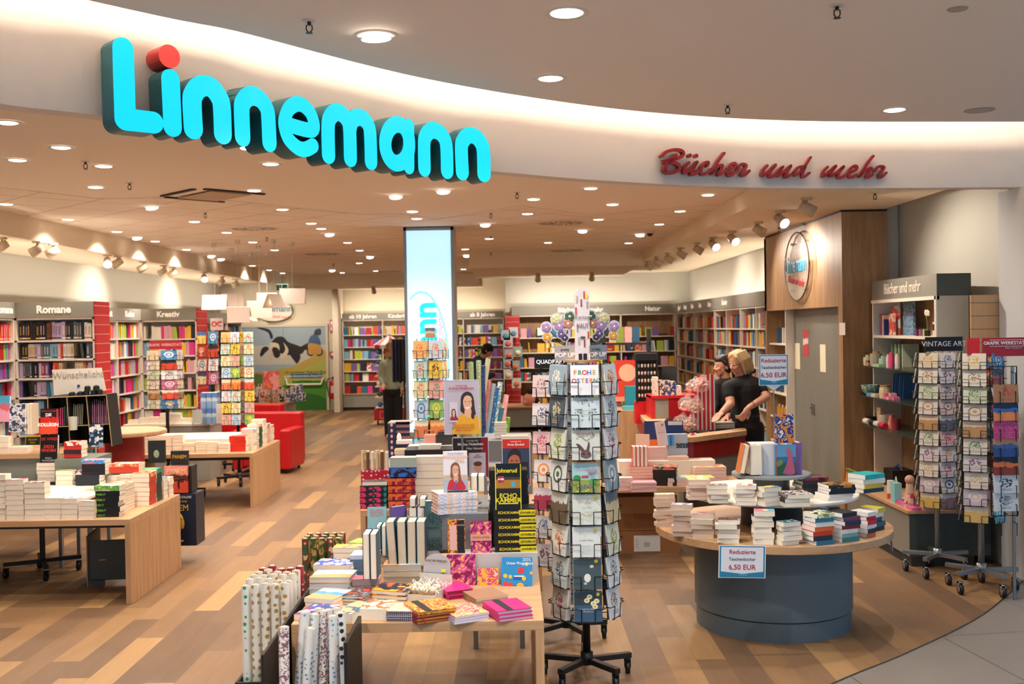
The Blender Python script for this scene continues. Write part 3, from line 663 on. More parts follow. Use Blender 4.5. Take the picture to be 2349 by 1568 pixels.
def book_meshes(a,b,t,mc,mp,hard=True):
 """a: spine to fore edge (x), b: height (y), t: thickness (z); spine at x=0"""
 key=(round(a,2),round(b,2),round(t,3),mc.name,mp.name,hard)
 if key in BM:return BM[key]
 a,b,t=key[:3];e=.003 if hard else 0.0;th=.0025 if hard else.0009
 c=MB();c.box((0,0,0),(a,b,th),mc);c.box((0,0,t-th),(a,b,t),mc);c.box((0,0,th),(th,b,t-th),mc)
 p=MB();n=1
 p.box((th,e,th),(a-e-.001,b-e,t-th),mp)
 r=(c.mesh('cover'),p.mesh('page_block'));BM[key]=r;return r
def book(T,a,b,t,mc,mp,label,group=None,kind='paperback',hard=False,cat='book'):
 if mc.name in AK and AK[mc.name][3]in('scene|','motif|','ring|'):mc=art(*AK[mc.name])
 c,p=book_meshes(a,b,t,mc,mp,hard)
 o=bpy.data.objects.new(kind,c);C.objects.link(o);o.matrix_world=T;tag(o,label,cat,group)
 q=bpy.data.objects.new('page_block',p);C.objects.link(q);q.parent=o
 return o
def cname(c):return PALN.get(c,'pale')
NAMED=dict(PALN);NAMED.update({'#c8b89a':'beige','#e8dccb':'cream','#e2d2bc':'cream','#a8a8a8':'grey','#d88a7a':'salmon','#3a3a3c':'dark grey','#8a1226':'dark red','#d0d4d8':'pale grey','#a87830':'ochre','#e8c8bc':'pale pink','#22b0b4':'turquoise','#c8d8e8':'pale blue'})
def mname(m):
 c=MCOL.get(m.name)
 if not c:return 'plain'
 f=lambda h:[int(h.lstrip('#')[i:i+2],16)for i in(0,2,4)]
 a=f(c);return min(NAMED.items(),key=lambda kv:sum((x-y)**2 for x,y in zip(a,f(kv[0]))))[1]
CW=set('black white red blue green yellow orange pink grey cream beige teal navy purple violet brown turquoise salmon ochre'.split())
SIDE_ROT={'spine':math.pi/2,'fore':-math.pi/2,'foot':0}
def stack(x0,x1,yb,yt,zs,n,where,side='fore',cols=None,depth=None,yaw=0,jit=.004,jr=.03,mp=None,kind='paperback',hard=False,group=None,topmat=None,mats=None,Y=None,names=None,word='paperback'):
 """front bottom edge from pixel x0..x1 at row yb; front top edge at yt; rests at height zs"""
 c=pz((x0+x1)/2,yb,zs)if Y is None else py((x0+x1)/2,yb,Y)
 wid=(x1-x0)*c.y/F;th=(yb-yt)*c.y/F/n;z=c.z if(Y is not None and zs==0)else zs
 mp=mp or CREAM;out=[]
 for i in range(n):
  col=(cols[i%len(cols)]if cols else R.choice(PAL))
  mc=mats[i%len(mats)]if mats else cover_mat(col)
  if i==n-1 and topmat:mc=topmat
  w=wid*(R.uniform(.94,1.0)if jit>.006 else 1)
  if side in('spine','fore'):b=w;a=depth or w*.66
  else:a=w;b=depth or w*1.5
  t=th-.0006
  dx=R.uniform(-jit,jit);dy=R.uniform(-jit,jit);r=yaw+R.uniform(-jr,jr)
  base=TR((c.x+dx,c.y+dy,z),r)
  if side=='spine':L=TR((b/2,0,0),math.pi/2)
  elif side=='fore':L=TR((-b/2,a,0),-math.pi/2)
  else:L=TR((-a/2,0,0))
  nm=names[i]if names else('' if CW&set(word.replace('-',' ').split())else mname(mc))
  k=n-1-i;od='topmost' if k==0 else('bottom one' if i==0 else ORD[min(k,11)]+' down')
  if n==1:lb='%s %s lying %s'%(nm,word,where)
  else:lb='%s %s, %s, pile %s'%(nm,word,od,where)
  lb=lb.strip().replace(' , ',', ').replace(' ,',',');out.append(book(base@L,a,b,t,mc,mp,lb,group or('books in the pile '+where if n>1 else None),kind,hard));z+=th
 return z,c
def standing(x0,x1,yb,yt,zs,t,mc,label,lean=.0,yaw=0,mp=None,kind='hardcover_book',hard=True,Y=None,group=None,cat='book',a=None):
 """cover faces the front; spine at left"""
 c=pz((x0+x1)/2,yb,zs)if Y is None else py((x0+x1)/2,yb,Y)
 w=(x1-x0)*c.y/F/max(.3,math.cos(yaw));h=(yb-yt)*c.y/F/math.cos(lean)
 T=TR((c.x,c.y,c.z if Y is not None else zs),yaw)@TR((0,0,0),0,-lean)@TR((-w/2,t if False else 0,0))@UPR@TR((0,0,-t))
 return book(T,w,h,t,mc,mp or PAGEW,label,group,kind,hard,cat),TR((c.x,c.y,c.z if Y is not None else zs),yaw)@TR((0,0,0),0,-lean),w,h
def upright(x0,x1,yb,yt,zs,a,mc,label,mp=None,yaw=0,tilt=0,face='fore',kind='hardcover_book',hard=True,group=None,Y=None):
 """stands on its foot with the fore edge (or spine) facing front; pixel width is the thickness"""
 c=pz((x0+x1)/2,yb,zs)if Y is None else py((x0+x1)/2,yb,Y)
 t=(x1-x0)*c.y/F;h=(yb-yt)*c.y/F
 if face=='fore':Q=Matrix(((0,0,1,-t/2),(-1,0,0,a),(0,1,0,0),(0,0,0,1)))
 else:Q=Matrix(((0,0,1,-t/2),(1,0,0,0),(0,1,0,0),(0,0,0,1)))
 if face!='fore':Q=Matrix(((0,0,-1,t/2),(1,0,0,0),(0,1,0,0),(0,0,0,1)))
 T=TR((c.x,c.y,zs if Y is None else c.z),yaw)@TR((0,0,0),0,0,tilt)@Q
 return book(T,a,h,t,mc,mp or CREAM,label,group,kind,hard)
def table(x0,x1,y0,y1,z,label,th=.045,pw=.04,rail=True,mat=None):
 t=thing('display_table',label,'table',TR(((x0+x1)/2,(y0+y1)/2,0)))
 w,d=(x1-x0)/2,(y1-y0)/2;mat=mat or OAK
 mb=MB();mb.box((-w,-d,z-th),(w,d,z),OAKX);mb.obj('tabletop',t,bevel=.002)
 for s in(-1,1):
  mb=MB();mb.box((s*w-(pw if s>0 else 0),-d,0),(s*w+(pw if s<0 else 0),d,z-th),mat);mb.obj('side_panel',t,bevel=.002)
 if rail:mb=MB();mb.box((-w+pw,-d+.25,z-th-.06),(w-pw,-d+.27,z-th),M('#2a2622',.6));mb.obj('rail',t)
 return t
ZT1=.63
pale=['#d9c6a0','#f0ece0','#d9a5b4','#c8ddd6']
table(-4.75,-2.84,7.86,9.05,ZT1,'front left oak display table piled with cream paperbacks')
q_=lambda x,y:(x/3.915,900+y/3.915)
def st(x0,x1,yb,yt,zs,n,where,**k):
 a,b=q_(x0,yb);c,d=q_(x1,yt);k.setdefault('kind','novel');return stack(a,c,b,d,zs,n,where,**k)
W1=', front left table'
pm=[M('#e9d9c0',.8),M('#d9b0a0',.7),M('#ddd6c8',.8)]
st(-110,55,1142,735,ZT1,8,'in front row at the left edge'+W1,mats=pm,jit=.003)
st(58,220,1142,782,ZT1,8,'second from left in front row'+W1,mats=pm,jit=.003,topmat=art('#d9a5b4','#b3202a','#f0ece0','blotch',25,1))
st(224,402,1142,805,ZT1,7,'third from left in front row'+W1,mats=pm,jit=.003,topmat=art('#e8c0b0','#14161a','#b3202a','blotch',25,2))
st(405,547,1138,945,ZT1,4,'fourth in front row'+W1,mats=pm,jit=.002)
st(550,698,1138,950,ZT1,4,'fifth in front row'+W1,mats=pm,jit=.002,topmat=art('#f0ece0','#7a4a2c','#d9a5b4','blotch',25,0))
st(702,838,1138,975,ZT1,4,'sixth in front row'+W1,mats=pm,jit=.002,topmat=art('#d9a5b4','#f0ece0','#b3202a','blotch',25,0))
grn=art('#08090a','#6fbf1e','#e8e4d8','titles',8,0)
st(845,1075,1118,835,ZT1,6,'of black thrillers with green titles at the table corner',side='spine',mats=[M('#0a0b0c',.4)],depth=.13,topmat=art('#7ab84a','#e8e4d0','#1d8a93','blotch',22,1),jit=.012)
for i,o in enumerate([x for x in C.objects if x.name.startswith('novel')and 'black thrillers with green' in(x.get('label')or '')]):
 lettering('TRIBUT',.022,M('#7ac42a',.5,emit=.0),o,TR((-.0012,.14,.012))@Matrix(((0,0,-1,0),(-1,0,0,0),(0,1,0,0),(0,0,0,1))),name='spine_title')
def edge_stack(x0,y,zs,n,th,where,a,b,mats,side='fore',top=None,yaw=0,word='paperback',names=None):
 z=zs
 for i in range(n):
  mc=top if(top and i==n-1)else mats[i%len(mats)]
  base=TR((x0+R.uniform(-.004,.004),y,z),yaw+R.uniform(-.015,.015))
  if side=='fore':L=TR((0,a,0),-math.pi/2)
  elif side=='right_fore':L=TR((b if False else 0,0,0))
  elif side=='right_spine':L=TR((a,b,0),math.pi)
  else:L=TR((b,0,0),math.pi/2)
  k=n-1-i;od='topmost' if k==0 else('bottom one' if i==0 else ORD[min(k,11)]+' down')
  book(base@L,a,b,th-.0006,mc,CREAM,'%s, %s, pile %s'%((names or word),od,where),'books in the pile '+where,'novel');z+=th
 return z
edge_stack(-3.14,8.22,ZT1,9,.023,'of cream novels just behind the green-titled thrillers',.135,.2,pm,'right_fore',top=art('#e8d8a0','#b3202a','#f0ece0','blotch',22,2),word='cream novel')
edge_stack(-3.04,8.47,ZT1,7,.037,'near the front left table end',.14,.16,[M('#c8391e',.45)],'right_spine',top=art('#e0552a','#f0c080','#b3202a','blotch',20,1),word='thick orange-red novel')
edge_stack(-3.03,8.645,ZT1,7,.038,'of dark green books near the right table end',.13,.13,[M('#1a3328',.5)],'right_spine',top=art('#2e9a4a','#1d8a93','#a8c34a','blotch',20,0),word='thick dark green novel')
edge_stack(-3.01,8.79,ZT1,5,.035,'of cream books with blue top beside the dark green pile',.12,.1,pm,'right_fore',top=M('#4a90b8',.5),word='cream book')
edge_stack(-3.0,8.91,ZT1,5,.032,'of white books at the far right table corner',.115,.1,[M('#d8cfc0',.6)],'right_fore',word='white paperback')
mb=MB();mb.box((-4.7,8.27,ZT1),(-3.32,8.30,.73),WHITE);mb.box((-4.7,8.3,.71),(-3.32,9.0,.73),WHITE)
tag(mb.obj('display_riser'),'low white display riser in the middle of the front left table','riser')
Z2=.73
st(-60,168,775,665,Z2,3,'at the left edge on the white riser',mats=pm)
st(170,328,772,655,Z2,3,'second on the white riser',mats=pm)
zt,_=st(330,588,800,628,Z2,5,'under the two upright thrillers on the white riser',mats=pm)
st(500,648,832,700,Z2,3,'wide and pale, beside the navy pile on the riser',mats=pm,topmat=art('#8fb070','#c0705a','#e8d8c0','blotch',20,1))
nv=M('#12202f',.4)
zt2,_=st(678,892,836,702,Z2,4,'of navy spines at the right end of the white riser',side='spine',mats=[nv],depth=.13,topmat=art('#3a5a8a','#f0d0c0','#b3202a','blotch',22,2))
stack(*[q_(735,690)[0],q_(945,690)[0],q_(735,690)[1],q_(735,555)[1]],Z2+.13,4,'of black spines above the navy pile',side='spine',mats=[M('#0e1420',.4)],depth=.13,topmat=art('#3d8fd0','#e06a7a','#f0f0f0','blotch',22,1),Y=8.62)
stack(q_(958,0)[0],q_(1060,0)[0],q_(0,610)[1],q_(0,500)[1],Z2,3,'of teal-topped books beside the black spines',Y=8.75,topmat=art('#48a0b8','#f0d890','#f0ece0','blotch',20,0),mats=pm)
stack(q_(1065,0)[0],q_(1165,0)[0],q_(0,590)[1],q_(0,490)[1],Z2,3,'of pale blue topped books behind the orange-red spine',Y=8.9,topmat=art('#58a8c8','#e8e0c0','#2f6c8e','blotch',20,2),mats=pm)
stack(q_(978,0)[0],q_(1250,0)[0],q_(0,720)[1],q_(0,640)[1],0,3,'of orange-spined hardcovers beside the black spines',side='spine',Y=8.55,mats=[M('#d8442a',.4)],topmat=art('#f0a080','#e0552a','#f0ece0','blotch',20,1),depth=.14)
def cover_text(o,w,h,t,lines):
 for tx,fx,fy,s,c,b in lines:
  lettering(tx,s,M(c,.5,name='cover_ink'),o,TR((fx*w,fy*h,t+.0006)),bold=b,ext=.0003,name='cover_title')
o,T,w,h=standing(*[q_(357,0)[0],q_(512,0)[0],q_(0,628)[1],q_(0,385)[1]],zt,.035,M('#0b0b0d',.35),'black thriller with red title SIE WIRD DICH FINDEN standing upright',lean=.12,mp=CREAM)
cover_text(o,w,h,.035,[('SIE WIRD',.5,.86,.034,'#d8281e',.001),('DICH',.5,.58,.036,'#d8281e',.001),('FINDEN',.5,.44,.036,'#d8281e',.001),('FREIDA',.5,.16,.018,'#c8c8c8',0),('McFADDEN',.5,.07,.022,'#c8c8c8',0)])
o,T,w,h=standing(*[q_(218,0)[0],q_(354,0)[0],q_(0,632)[1],q_(0,395)[1]],Z2+.04,.02,M('#d8b820',.35),'dark green thriller with yellow rim and title HÖREN standing upright',lean=.15,mp=CREAM)
mb=MB();mb.box((.006,.006,.0203),(w-.003,h-.006,.0209),M('#1a2a20',.4));mb.obj('cover_panel',o)
cover_text(o,w,h,.0209,[('SIE KANN',.5,.87,.02,'#e0c020',0),('DICH',.5,.76,.02,'#e0c020',0),('HÖREN',.52,.5,.036,'#e8d020',.001),('FREIDA',.5,.17,.016,'#c8c8c8',0),('McFADDEN',.5,.09,.018,'#c8c8c8',0)])
mb=MB();mb.box((-5.2,9.3,.4),(-3.95,10.0,.93),M('#8a8d84',.6));[mb.box((x,y,0),(x+.03,y+.03,.4),STEEL)for x in(-5.18,-3.99)for y in(9.32,9.94)];mb.box((-5.25,9.25,.93),(-3.92,10.0,.97),OAKX)
tag(mb.obj('display_plinth'),'tall grey plinth with oak top behind the front left table','plinth')
ZP=.97
stack(-20,18,1003,965,ZP,3,'pale, at the left edge on the grey plinth',Y=9.35,mats=pm)
stack(16,62,1003,990,ZP,1,'under the snowy thriller on the grey plinth',Y=9.35,mats=pm)
o,T,w,h=standing(-18,20,967,908,0,.03,art('#5ab0d8','#e06a7a','#f0a8c0','scene',6,1),'light blue and pink novel standing at the left picture edge',Y=9.38,lean=.1)
o,T,w,h=standing(20,57,990,926,0,.03,art('#e8e6ea','#3a4a6a','#b8c0d0','blotch',26,1),'snowy grey thriller titled KOLONIE standing on the plinth',Y=9.38,lean=.1,mp=CREAM)
cover_text(o,w,h,.03,[('DIE',.55,.36,.03,'#202a3a',.0),('KOLONIE',.5,.18,.045,'#2a2a3a',.001)])
for k,x in enumerate((57,63,69)):
 upright(x,x+6,996,926,0,.03,M('#d8c8b0',.6),'%s pale page block behind the snowy thriller'%NTH[k],Y=9.42,a=.13)if False else upright(x,x+6,996,927,0,.13,M('#d8c8b0',.6),'%s upright novel right of the snowy thriller, fore edge out'%NTH[k],Y=9.42)
o,T,w,h=standing(91,129,995,937,0,.04,art('#1a0e10','#c0281e','#e04a2a','scene',5,2),'black and red thriller titled KOLLEGIN leaning beside the pen display',Y=9.2,lean=.12,mp=M('#d8342a',.6))
cover_text(o,w,h,.04,[('DIE',.5,.75,.035,'#e8e8e8',.001),('KOLLEGIN',.5,.36,.038,'#f0f0f0',.0015),('FREIDA McFADDEN',.5,.9,.015,'#d84030',0)])
st(582,735,578,432,0.94,4,'beside the pen display',side='spine',mats=[M('#c8241e',.45),M('#1a1a1c',.4)],Y=9.15,depth=.13,topmat=art('#c8241e','#f0e8e0','#14161a','blotch',20,1),word='red edged thriller')
mb=MB();mb.box((-3.92,9.1,.4),(-3.6,9.55,.935),M('#6f7a70',.6));[mb.box((x,y,0),(x+.03,y+.03,.4),STEEL)for x in(-3.91,-3.64)for y in(9.12,9.5)];tag(mb.obj('display_plinth'),'narrow grey-green plinth beneath the pile of red edged thrillers','plinth')
t=thing('pen_display','black stepped pen display with a large white sign board','display stand',TR((-3.95,9.75,.8)))
pt=lambda x,y,Y=9.75:py(x/3.915,640+y/3.915,Y)-Vector((-3.95,9.75,.8))
mb=MB();a,b,c_2,d=pt(428,1065),pt(955,1040),pt(1010,1500),pt(430,1500)
inn_=M('#141414',.6)
def panel(mb,P,m,th=.01):
 n=(P[1]-P[0]).cross(P[3]-P[0]).normalized()*th
 vs=[p for p in P]+[p+n for p in P];mb.add(vs,[(0,1,2,3),(7,6,5,4),(0,4,5,1),(1,5,6,2),(2,6,7,3),(3,7,4,0)],m)
bk=Vector((0,.25,0))
panel(mb,[a+bk,b+bk,c_2+bk,d+bk],inn_);mb.obj('back_board',t)
tan=M('#b89a68',.6)
for(P,Q)in((a,b),(pt(440,1330),pt(985,1300))):
 mb=MB();panel(mb,[P,Q,Q+bk,P+bk],inn_,.006);mb.tube([P,Q],.004,tan);mb.obj('shelf',t)
for x,x2 in((428,440),(600,630),(775,815),(955,1005)):
 mb=MB();P,Q=pt(x,1065-(x-428)*.047),pt(x2,1500);panel(mb,[P,Q,Q+bk,P+bk],inn_,.005);mb.tube([P,Q],.004,tan);mb.obj('divider',t)
mb=MB();P=[pt(405,1055),pt(880,1010),pt(838,802),pt(385,820)];panel(mb,[p+Vector((0,.2,0))for p in P],M('#efe9dc',.5),.008);o=mb.obj('sign_board',t)
p=pt(628,865)+Vector((0,.185,0));lettering('Wünschelicht',.085,M('#b8ae9c',.5),t,TR(p,0,0)@TR((0,0,0),0,0,-.03)@UPR,name='sign_lettering',bold=-.0005)
p=pt(632,968)+Vector((0,.185,0));mb=MB();mb.cyl(p,p+Vector((0,-.003,0)),.013,M('#2a4a9a',.5),n=16);mb.obj('round_logo',t)
pen_c=['#8a5a7a','#a06a86','#7a4a6a','#b07a90']
base=Vector((-3.95,9.75,.8))
for k in range(9):
 x=800+k*17;P=base+pt(x+10,1300)+Vector((0,.06,0));Q=base+pt(x-8+k,1105+R.uniform(0,30))+Vector((0,.1,0))
 mb=MB();mb.cyl(P,Q,.0055,M(pen_c[k%4],.4),n=8);mb.cyl(Q,Q+(Q-P).normalized()*.03,.002,M('#d8d0d8',.3),n=6);tag(mb.obj('pen'),'%s pink-violet glitter pen from the left in the right bay of the pen display'%NTH[k],'pen','violet pens')
for k in range(6):
 x=625+k*16;P=base+pt(x+8,1310)+Vector((0,.06,0));Q=base+pt(x,1120+R.uniform(0,20))+Vector((0,.1,0))
 mb=MB();mb.cyl(P,Q,.005,M('#8a8a72',.3),n=8);tag(mb.obj('pen'),'%s clear green pen from the left in the middle bay of the pen display'%NTH[k],'pen','clear pens')
for k in range(6):
 x=480+k*19;P=base+pt(x+20,1320)+Vector((0,.06,0));Q=base+pt(x+2,1150+R.uniform(0,20))+Vector((0,.1,0))
 mb=MB();mb.cyl(P,Q,.006,M(['#c03a78','#2a4a48'][k>2],.3),n=8);tag(mb.obj('pen'),'%s pen from the left in the left bay of the pen display'%NTH[k],'pen','pens in the left bay')
for k,(x,y)in enumerate(((615,1045),(690,1040),(745,1030),(755,990),(810,1025),(835,985),(865,1020))):
 P=base+pt(x,y)+Vector((0,.08,0));mb=MB();mb.cyl(P-Vector((0,0,.02)),P+Vector((0,0,.02)),.028,M('#15201c',.4),n=14);mb.ell(tuple(P+Vector((0,0,.02))),(.024,.024,.012),M('#1c2c24',.4));tag(mb.obj('tea_light_tin'),'%s dark tin from the left on top of the pen display'%NTH[k],'tin','dark tins on the pen display')
for k,(x,y)in enumerate(((670,1350),)):
 P=base+pt(x,y);mb=MB();mb.lathe([(.0,0),(.035,0),(.042,.12),(.04,.12),(.033,.003)],M('#c8ccc0',.15),20);o=mb.obj('plastic_cup',T=TR(P+Vector((0,-.03,-.0))));tag(o,'clear plastic cup in the lower middle bay of the pen display','cup')
for k,x in enumerate((818,880)):
 P=base+pt(x+25,1500);mb=MB();mb.box((-.03,-.01,0),(.03,0,.2),art('#1a3a5c','#e8ecec','#7fb0c8','blotch',14,k));tag(mb.obj('gift_card_pack',T=TR(P+Vector((0,-.02,0)),0,-.05)),'%s blue and white hanging pack at the lower right of the pen display'%['left-hand','right-hand'][k],'pack')
t=thing('cardboard_dump_bin','dark grey cardboard display bin on the floor beneath the front left table','display bin',TR((-3.42,8.75,0),.17))
CB=M('#56564f',.7,name='grey_cardboard')
mb=MB();mb.box((-.02,-.3,.04),(.42,-.285,.36),CB);mb.box((0.0,-.3,0),(.1,-.285,.05),CB);mb.box((.33,-.3,0),(.42,-.285,.05),CB);mb.obj('front_panel',t)
mb=MB();mb.box((-.03,-.3,0),(-.01,.12,.4),CB);mb.box((-.034,-.304,0),(-.026,-.296,.4),tan);mb.obj('side_panel',t)
for x in(.06,.3):mb=MB();mb.box((x,-.304,.2),(x+.05,-.30,.21),tan);mb.obj('slot_tab',t)
def castor(p,col=BLACK,r=.03,metal=None):
 mb=MB();x,y,z=p
 mb.cyl((x-.012,y,z+r),(x+.012,y,z+r),r,col,n=16);mb.cyl((x-.014,y,z+r),(x+.014,y,z+r),r*.5,metal or col,n=12)
 mb.box((x-.018,y-.012,z+r),(x-.013,y+.02,z+2*r+.012),metal or col);mb.box((x+.013,y-.012,z+r),(x+.018,y+.02,z+2*r+.012),metal or col);mb.box((x-.018,y-.012,z+2*r+.004),(x+.018,y+.02,z+2*r+.012),metal or col)
 return mb
def star_base(t,n,r,h,col,cr=.03,metal=None,rot=0,th=.018):
 for k in range(n):
  a=rot+2*math.pi*k/n;c,s=math.cos(a),math.sin(a)
  mb=MB();mb.box((0,-th,h-.03),(r,th,h),col,TR((0,0,0),a));mb.obj('base_leg',t,bevel=.002)
  castor((c*(r-.02),s*(r-.02),0),BLACK,cr,metal).obj('castor',t,True)
t=thing('rolling_card_stand_base','black five-armed rolling stand base beneath the second left table','stand base',TR((-4.0,12.9,0)))
star_base(t,5,.26,.12,BLACK,.035);mb=MB();mb.cyl((0,0,.1),(0,0,.55),.022,BLACK);mb.obj('pole',t)
t=thing('rolling_card_stand_base','black castor base at the left picture edge beneath the table','stand base',TR((-3.95,8.9,0)))
star_base(t,4,.3,.13,BLACK,.035,rot=.5);mb=MB();mb.cyl((0,0,.1),(0,0,.5),.022,BLACK);mb.obj('pole',t)
t=thing('floor_display','dark blue cardboard floor display with gold lettering beside the left table','display stand',TR((-2.62,9.35,0)))
NAV=M('#0b1a30',.45,name='navy_print');GOLD=M('#d8a828',.4,.3,name='gold_print')
lo=py(375,1252,9.25);sc_=9.25/F
def dp(x,y):p=py(x,y,9.25);return p-Vector((-2.62,9.35,0))
mb=MB();a,b=dp(372,1252),dp(449,1132);mb.box((a.x,-.1,max(0,a.z)),(b.x,.15,b.z),NAV);mb.obj('base_box',t)
for tx,x,y,s,m_ in(('SUZANNE COLLINS',410,1140,.028,M('#b8c0c8',.5)),('TRIBUTE VON',412,1150,.022,GOLD),('PANEM',404,1165,.075,GOLD),('OETINGER',410,1240,.02,M('#e8e8e8',.5))):
 p=dp(x,y);lettering(tx,s,m_,t,TR((p.x,-.102,p.z))@UPR,sx=.9)
mb=MB();cc=dp(405,1200)
q=[(cc.x+.06*math.cos(v)*(1),cc.z+.085*math.sin(v))for v in[.5+k*.45 for k in range(11)]]
mb.tube([(x,-.105,z)for x,z in q],.012,GOLD);mb.ell((cc.x+.0,-.105,cc.z+.07),(.05,.008,.02),GOLD);mb.ell((cc.x+.05,-.105,cc.z+.0),(.02,.008,.05),GOLD);mb.obj('bird_emblem',t)
a,b=dp(378,1132),dp(436,1070);mb=MB();mb.box((a.x,-.06,a.z),(b.x,.1,b.z),BLACK);mb.obj('upper_box',t)
a,b=dp(377,1131),dp(429,1069);mb=MB();mb.box((a.x,-.09,a.z),(b.x,-.065,b.z),art('#e08a78','#5a1410','#c0402e','scene',4,1));o=mb.obj('red_book');o.matrix_world=TR((-2.62,9.35,0));tag(o,'red novel with a standing figure on the dark floor display','book')
p=dp(403,1081);lettering('PANEM',.06,M('#e8c8a0',.5),o,TR((p.x,-.0925,p.z))@UPR,sx=.85,name='cover_title')
mb=MB();fx=dp(409,1105);mb.cyl((fx.x,-.093,fx.z-.05),(fx.x,-.093,fx.z+.02),.008,M('#3a0c0a',.5));mb.cyl((fx.x-.05,-.093,fx.z+.02),(fx.x+.05,-.093,fx.z+.03),.006,M('#3a0c0a',.5));mb.ell((fx.x,-.093,fx.z+.04),(.01,.004,.012),M('#3a0c0a',.5));mb.obj('cover_figure',o)
a,b=dp(385,1069),dp(424,1036);mb=MB();mb.box((a.x,-.02,a.z),(b.x,.02,b.z),M('#101418',.4));o=mb.obj('black_book');o.matrix_world=TR((-2.62,9.35,0));tag(o,'small black novel with gold title above the red one','book')
p=dp(405,1050);lettering('PANEM',.045,GOLD,o,TR((p.x,-.022,p.z))@UPR,sx=.85,name='cover_title')
a,b=dp(333,1064),dp(370,1012);mb=MB();mb.box((a.x,-.02,a.z),(b.x,.02,b.z),M('#0c1214',.4));mb.ell(((a.x+b.x)/2,-.02,(a.z+b.z)/2-.02),(.025,.004,.035),M('#8a9a80',.5));o=mb.obj('black_book');o.matrix_world=TR((-2.62,9.35,0));tag(o,'black novel with pale emblem standing behind the white books at the table end','book')
ZT2=.62
table(-4.58,-2.96,12.1,13.5,ZT2,'second oak display table behind the front left one, full of cream books')
def st2(x0,x1,yb,yt,n,where,Y=None,z=ZT2,**k):
 a,b=q_(x0,yb);c,d=q_(x1,yt);k.setdefault('kind','novel');return stack(a,c,b,d,z,n,where,Y=Y,**k)
W2=', second left table'
for k,(x0,x1,yt,n)in enumerate(((1120,1222,425,4),(1226,1345,390,5),(1347,1448,385,5),(1450,1545,385,5),(1550,1645,380,5),(1650,1752,455,4),(1755,1855,440,4),(1858,1955,445,4),(1958,2052,455,4))):
 st2(x0,x1,540,yt,n,'%s in front row%s'%(NTH[k],W2),mats=pm,jit=.003,topmat=[None,art('#e8c060','#f0ece0','#d9a5b4','blotch',20,k)][k%2])
st2(2058,2208,530,392,7,'at front corner'+W2,side='spine',mats=[M('#d8301f',.4)],depth=.13,word='red paperback')
for k,(yy,m_,x)in enumerate(((12.42,M('#e8dcc8',.6),-3.17),(12.62,M('#1f5a44',.5),-3.15),(12.85,pm[0],-3.15),(13.05,pm[1],-3.15),(13.25,pm[2],-3.15))):
 edge_stack(x,yy,ZT2,[7,8,9,7,6][k],.035,'%s from the front along right end%s'%(NTH[k],W2),.14,.17,[m_],'right_spine',top=art(R.choice(PAL),'#f0ece0','#e8b838','blotch',20,k),word='thick novel')
mb=MB();mb.box((-4.55,12.5,ZT2),(-3.35,13.3,ZT2+.13),WHITE);tag(mb.obj('display_riser'),'white stepped riser in the middle of the second left table','riser')
for k,(x0,x1,yt)in enumerate(((1120,1285,320),(1290,1385,290),(1388,1478,262),(1480,1580,262),(1582,1685,270),(1690,1798,285),(1800,1905,300),(1915,2058,262))):
 mats=[M('#d8559a',.5)]if k==5 else([M('#d8382a',.4)]if k==7 else pm)
 st2(x0,x1,350,yt,3 if k!=7 else 5,'%s on white riser%s'%(NTH[k],W2),Y=12.7,mats=mats,side='spine' if k in(5,7)else 'fore',jit=.003)
st2(1935,2100,250,185,3,'blue topped, at the back right corner'+W2,Y=13.2,mats=[M('#3a4a8a',.4),M('#d8b050',.5)])
t=thing('round_table','small round oak table with red drum, half hidden behind the pen display','table',TR((-4.12,11.3,0)))
mb=MB();mb.lathe([(0,.98),(.42,.98),(.43,.97),(.43,.94),(.42,.93),(0,.93)],OAKX,40);mb.obj('tabletop',t)
mb=MB();mb.lathe([(.2,.62),(.2,.93)],M('#a0282c',.5),32);mb.obj('drum',t,True);mb=MB();mb.lathe([(.2,0),(.2,.62)],GREY,32);mb.obj('drum_base',t,True)
t=thing('low_cabinet','long grey low cabinet with cream books on top behind the second table','cabinet',TR((-4.4,14.4,0)))
mb=MB();mb.box((-.85,0,0),(.3,.6,.74),M('#9a9a92',.6));mb.obj('body',t);mb=MB();mb.box((-.86,-.01,.74),(.31,.6,.77),WHITE);mb.obj('cabinet_top',t)
for k in range(7):
 x0=294+k*24;stack(x0,x0+23,946,946-[10,14,16,24,24,12,12][k],.77,[2,3,3,4,4,2,2][k],'%s from the left on the long grey cabinet'%NTH[k],Y=14.45,mats=pm,topmat=art('#e8c0a8','#f0ece0','#e8b838','blotch',20,k))
blu=art('#5a8ad0','#c8dcf0','#88b0e0','scene',5,0)
for k in range(3):
 for j in range(2):
  P=py(466+k*13,946-j*36,14.3);mb=MB();w=12*14.3/F;h=36*14.3/F
  mb.box((-w/2,0,0),(w/2,.13,h-.002),blu);mb.box((-w/2+.004,.004,h-.002),(w/2-.002,.126,h-.0005),PAGEW);tag(mb.obj('hardcover_book',T=TR((P.x,P.y,.77+j*h))),'%s light blue thick book, %s column of the blue block on the grey cabinet'%(['lower','upper'][j],['left','middle','right'][k]),'book','blue block of books')
P=py(502,905,14.25);mb=MB();mb.box((-.04,0,0),(.04,.03,.26),M('#ece8e4',.5));tag(mb.obj('hardcover_book',T=TR((P.x,P.y,.78))),'white upright book beside the blue block of books','book')
mb=MB();
for s in(-1,1):mb.tube([(s*.07,0,0),(s*.07,.1,.22)],.004,CHROME)
mb.box((-.07,.0,.02),(.07,.012,.2),M('#c8d0cc',.2));tag(mb.obj('acrylic_holder',T=TR((py(452,940,14.2).x,14.2,.77),-.2)),'small clear acrylic holder leaning left of the blue book block','holder')
